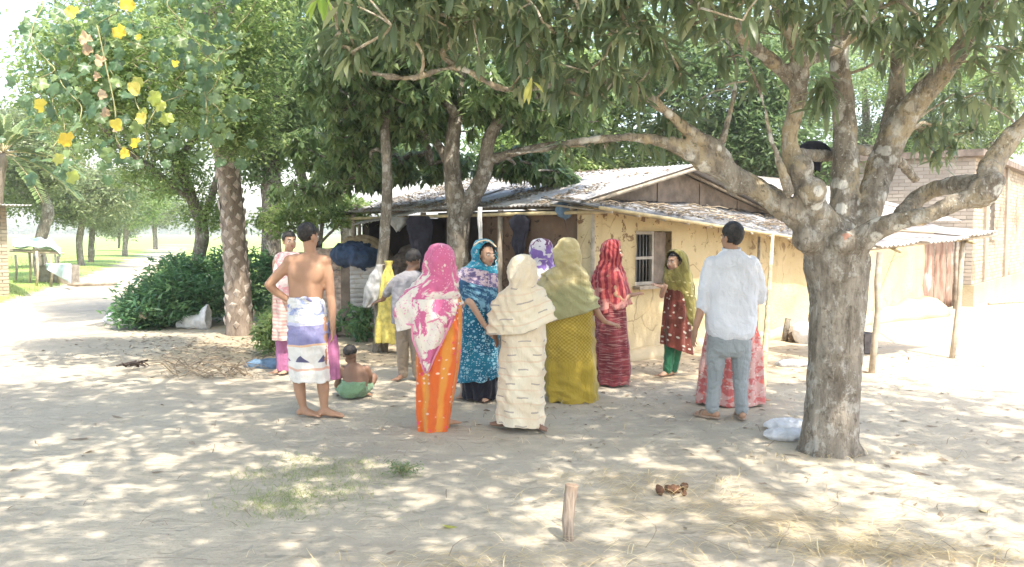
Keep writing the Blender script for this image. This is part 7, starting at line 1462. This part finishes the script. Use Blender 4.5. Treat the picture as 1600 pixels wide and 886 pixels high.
def grasspatch(name, spots, size, label, mat='grass'):
    P_l = []
    for (px, py, sx, sy, n) in spots:
        g0 = gnd(px, py); xs = g0.x + rng.normal(size=n) * sx; ys = g0.y + rng.normal(size=n) * sy; P_l += [(x, y, gz(x, y)) for x, y in zip(xs, ys)]
    P_l = np.array(P_l); n = len(P_l); d_ = rng.normal(size=(n, 3)) * .6; d_[:, 2] = rng.uniform(.25, 1.1, n); o = leafmass(name, BLADE, P_l, d_, rng.normal(size=(n, 3)) + np.array([0, 0, .5]), rng.uniform(*size, n), mat); tag(o, label, None, None, 'stuff')
grasspatch('grass', [(500, 735, .18, .12, 800), (460, 770, .20, .12, 900), (430, 790, .16, .08, 500), (400, 740, .14, .1, 260), (540, 760, .12, .1, 220), (600, 740, .12, .08, 120), (560, 720, .12, .08, 160), (470, 715, .12, .08, 180), (450, 800, .12, .05, 160), (380, 820, .06, .04, 30), (560, 790, .2, .1, 60)], (.02, .055), 'thin patch of short grass on the bare ground')
xs = []; 
n = 26000; P_l = []
while len(P_l) < n:
    y = 15.5 + 34 * rng.random() ** 1.6; x = rng.uniform(-.75, -.02) * y
    if grassness(x, y) > .55 + .3 * noise.noise(Vector((x, y, 0))): P_l.append((x, y, gz(x, y) + .04))
P_l = np.array(P_l); d_ = rng.normal(size=(n, 3)) * .5; d_[:, 2] = 1; leafmass('verge_grass', BLADE, P_l, d_, rng.normal(size=(n, 3)), rng.uniform(.10, .28, n), 'grass')['label'] = 'grass verge and field beside the track'
# distinct fallen leaves
def fallen(px, py, L, mat, label, curl=.3, rz=None):
    g0 = gnd(px, py); V, T = tmpl_leaf(6, .36, curl * .2, -.3, (0, .8, 1, .8, .5, 0)); me = npmesh('fallen_leaf', (V - np.array([.5, 0, 0])) * L, T, np.full(len(V), .4)); me.materials.append(M[mat]); o = bpy.data.objects.new('fallen_leaf', me); COL.objects.link(o); o.location = g0 + Zz * (.012 + gz(g0.x, g0.y)); o.rotation_euler = (rng.normal() * .15, rng.normal() * .15, rz if rz is not None else rng.uniform(0, 6.28)); tag(o, label, 'leaf', 'fallen leaves on the ground')
for a in ((704, 821, .10, 'leaf_yellow', 'yellow-green fallen leaf left of the wooden stake', .3, .3), (611, 862, .06, 'litter', 'small curled brown leaf at the bottom, left of the stake', .9), (124, 686, .16, 'litter', 'dark narrow leaf on the bare track at far left', .3, .2), (246, 735, .08, 'litter', 'brown leaf left of the thin grass patch', .5), (186, 650, .13, 'litter', 'brown leaf on the track left of the shirtless man', .3, 0), (460, 842, .09, 'litter', 'rust-brown leaf below the grass patch', .5, 0),
          (1240, 708, .13, 'litter', 'brown leaf just left of the mango trunk base', .5, -.4), (1405, 714, .12, 'litter', 'dark curled leaf right of the mango trunk base', .9, -.2), (1445, 739, .15, 'litter', 'mottled green-brown leaf right of the trunk', .4, -.5), (1467, 755, .07, 'litter', 'small brown leaf just below the mottled one', .3), (1393, 770, .10, 'litter', 'thin brown leaf on the sunlit patch at right', .3, .1), (1540, 798, .11, 'straw', 'pale tan leaf on the sunlit ground at far right', .5, .3), (1568, 808, .10, 'litter', 'dark broken leaf at far right', .9, -.7), (1470, 804, .09, 'litter', 'brown curled leaf at lower right', .9), (1460, 663, .14, 'litter', 'brown leaf in the dappled shade behind the trunk', .6, 0), (1570, 875, .14, 'litter', 'dark leaf in the bottom right corner', .4, .1), (430, 1, .0, '', '')):
    if a[2] > 0: fallen(*a)
# far line of trees on the horizon
pos = []; 
for i in range(16000):
    x = rng.uniform(-420, 330); hgt = 5 + 4.5 * noise.noise(Vector((x * .02, 0, 0))) + 2.5 * noise.noise(Vector((x * .08, 4, 0))); pos.append((x, 430 + rng.uniform(-8, 8), rng.random() ** .7 * max(2, hgt)))
pos = np.array(pos); n = len(pos); o = leafmass('distant_trees', LEAF3, pos, rng.normal(size=(n, 3)), rng.normal(size=(n, 3)), rng.uniform(2.0, 3.6, n), 'far_leaf'); o['label'] = 'far line of trees on the horizon'
bpy.data.scenes.remove(TS)
print('DONE', round(time.time() - T0, 1))
# ------------------------------------------------------------------ air
hz = MB(); hz.box((0, 220, 13.5), (1500, 560, 31)); g = G('air'); pv = g.n('ShaderNodeVolumePrincipled'); pv.inputs['Color'].default_value = (1, .99, .97, 1); pv.inputs['Density'].default_value = .0014; pv.inputs['Anisotropy'].default_value = 0
g.t.links.new(pv.outputs[0], g.out.inputs['Volume']); M['air'] = g.m; o = hz.build('haze', 'air', None, (0, 0, -2), smooth=False); tag(o, 'thin warm haze in the air', None, None, 'stuff')
SC.cycles.volume_bounces = 0; SC.cycles.volume_step_rate = 10
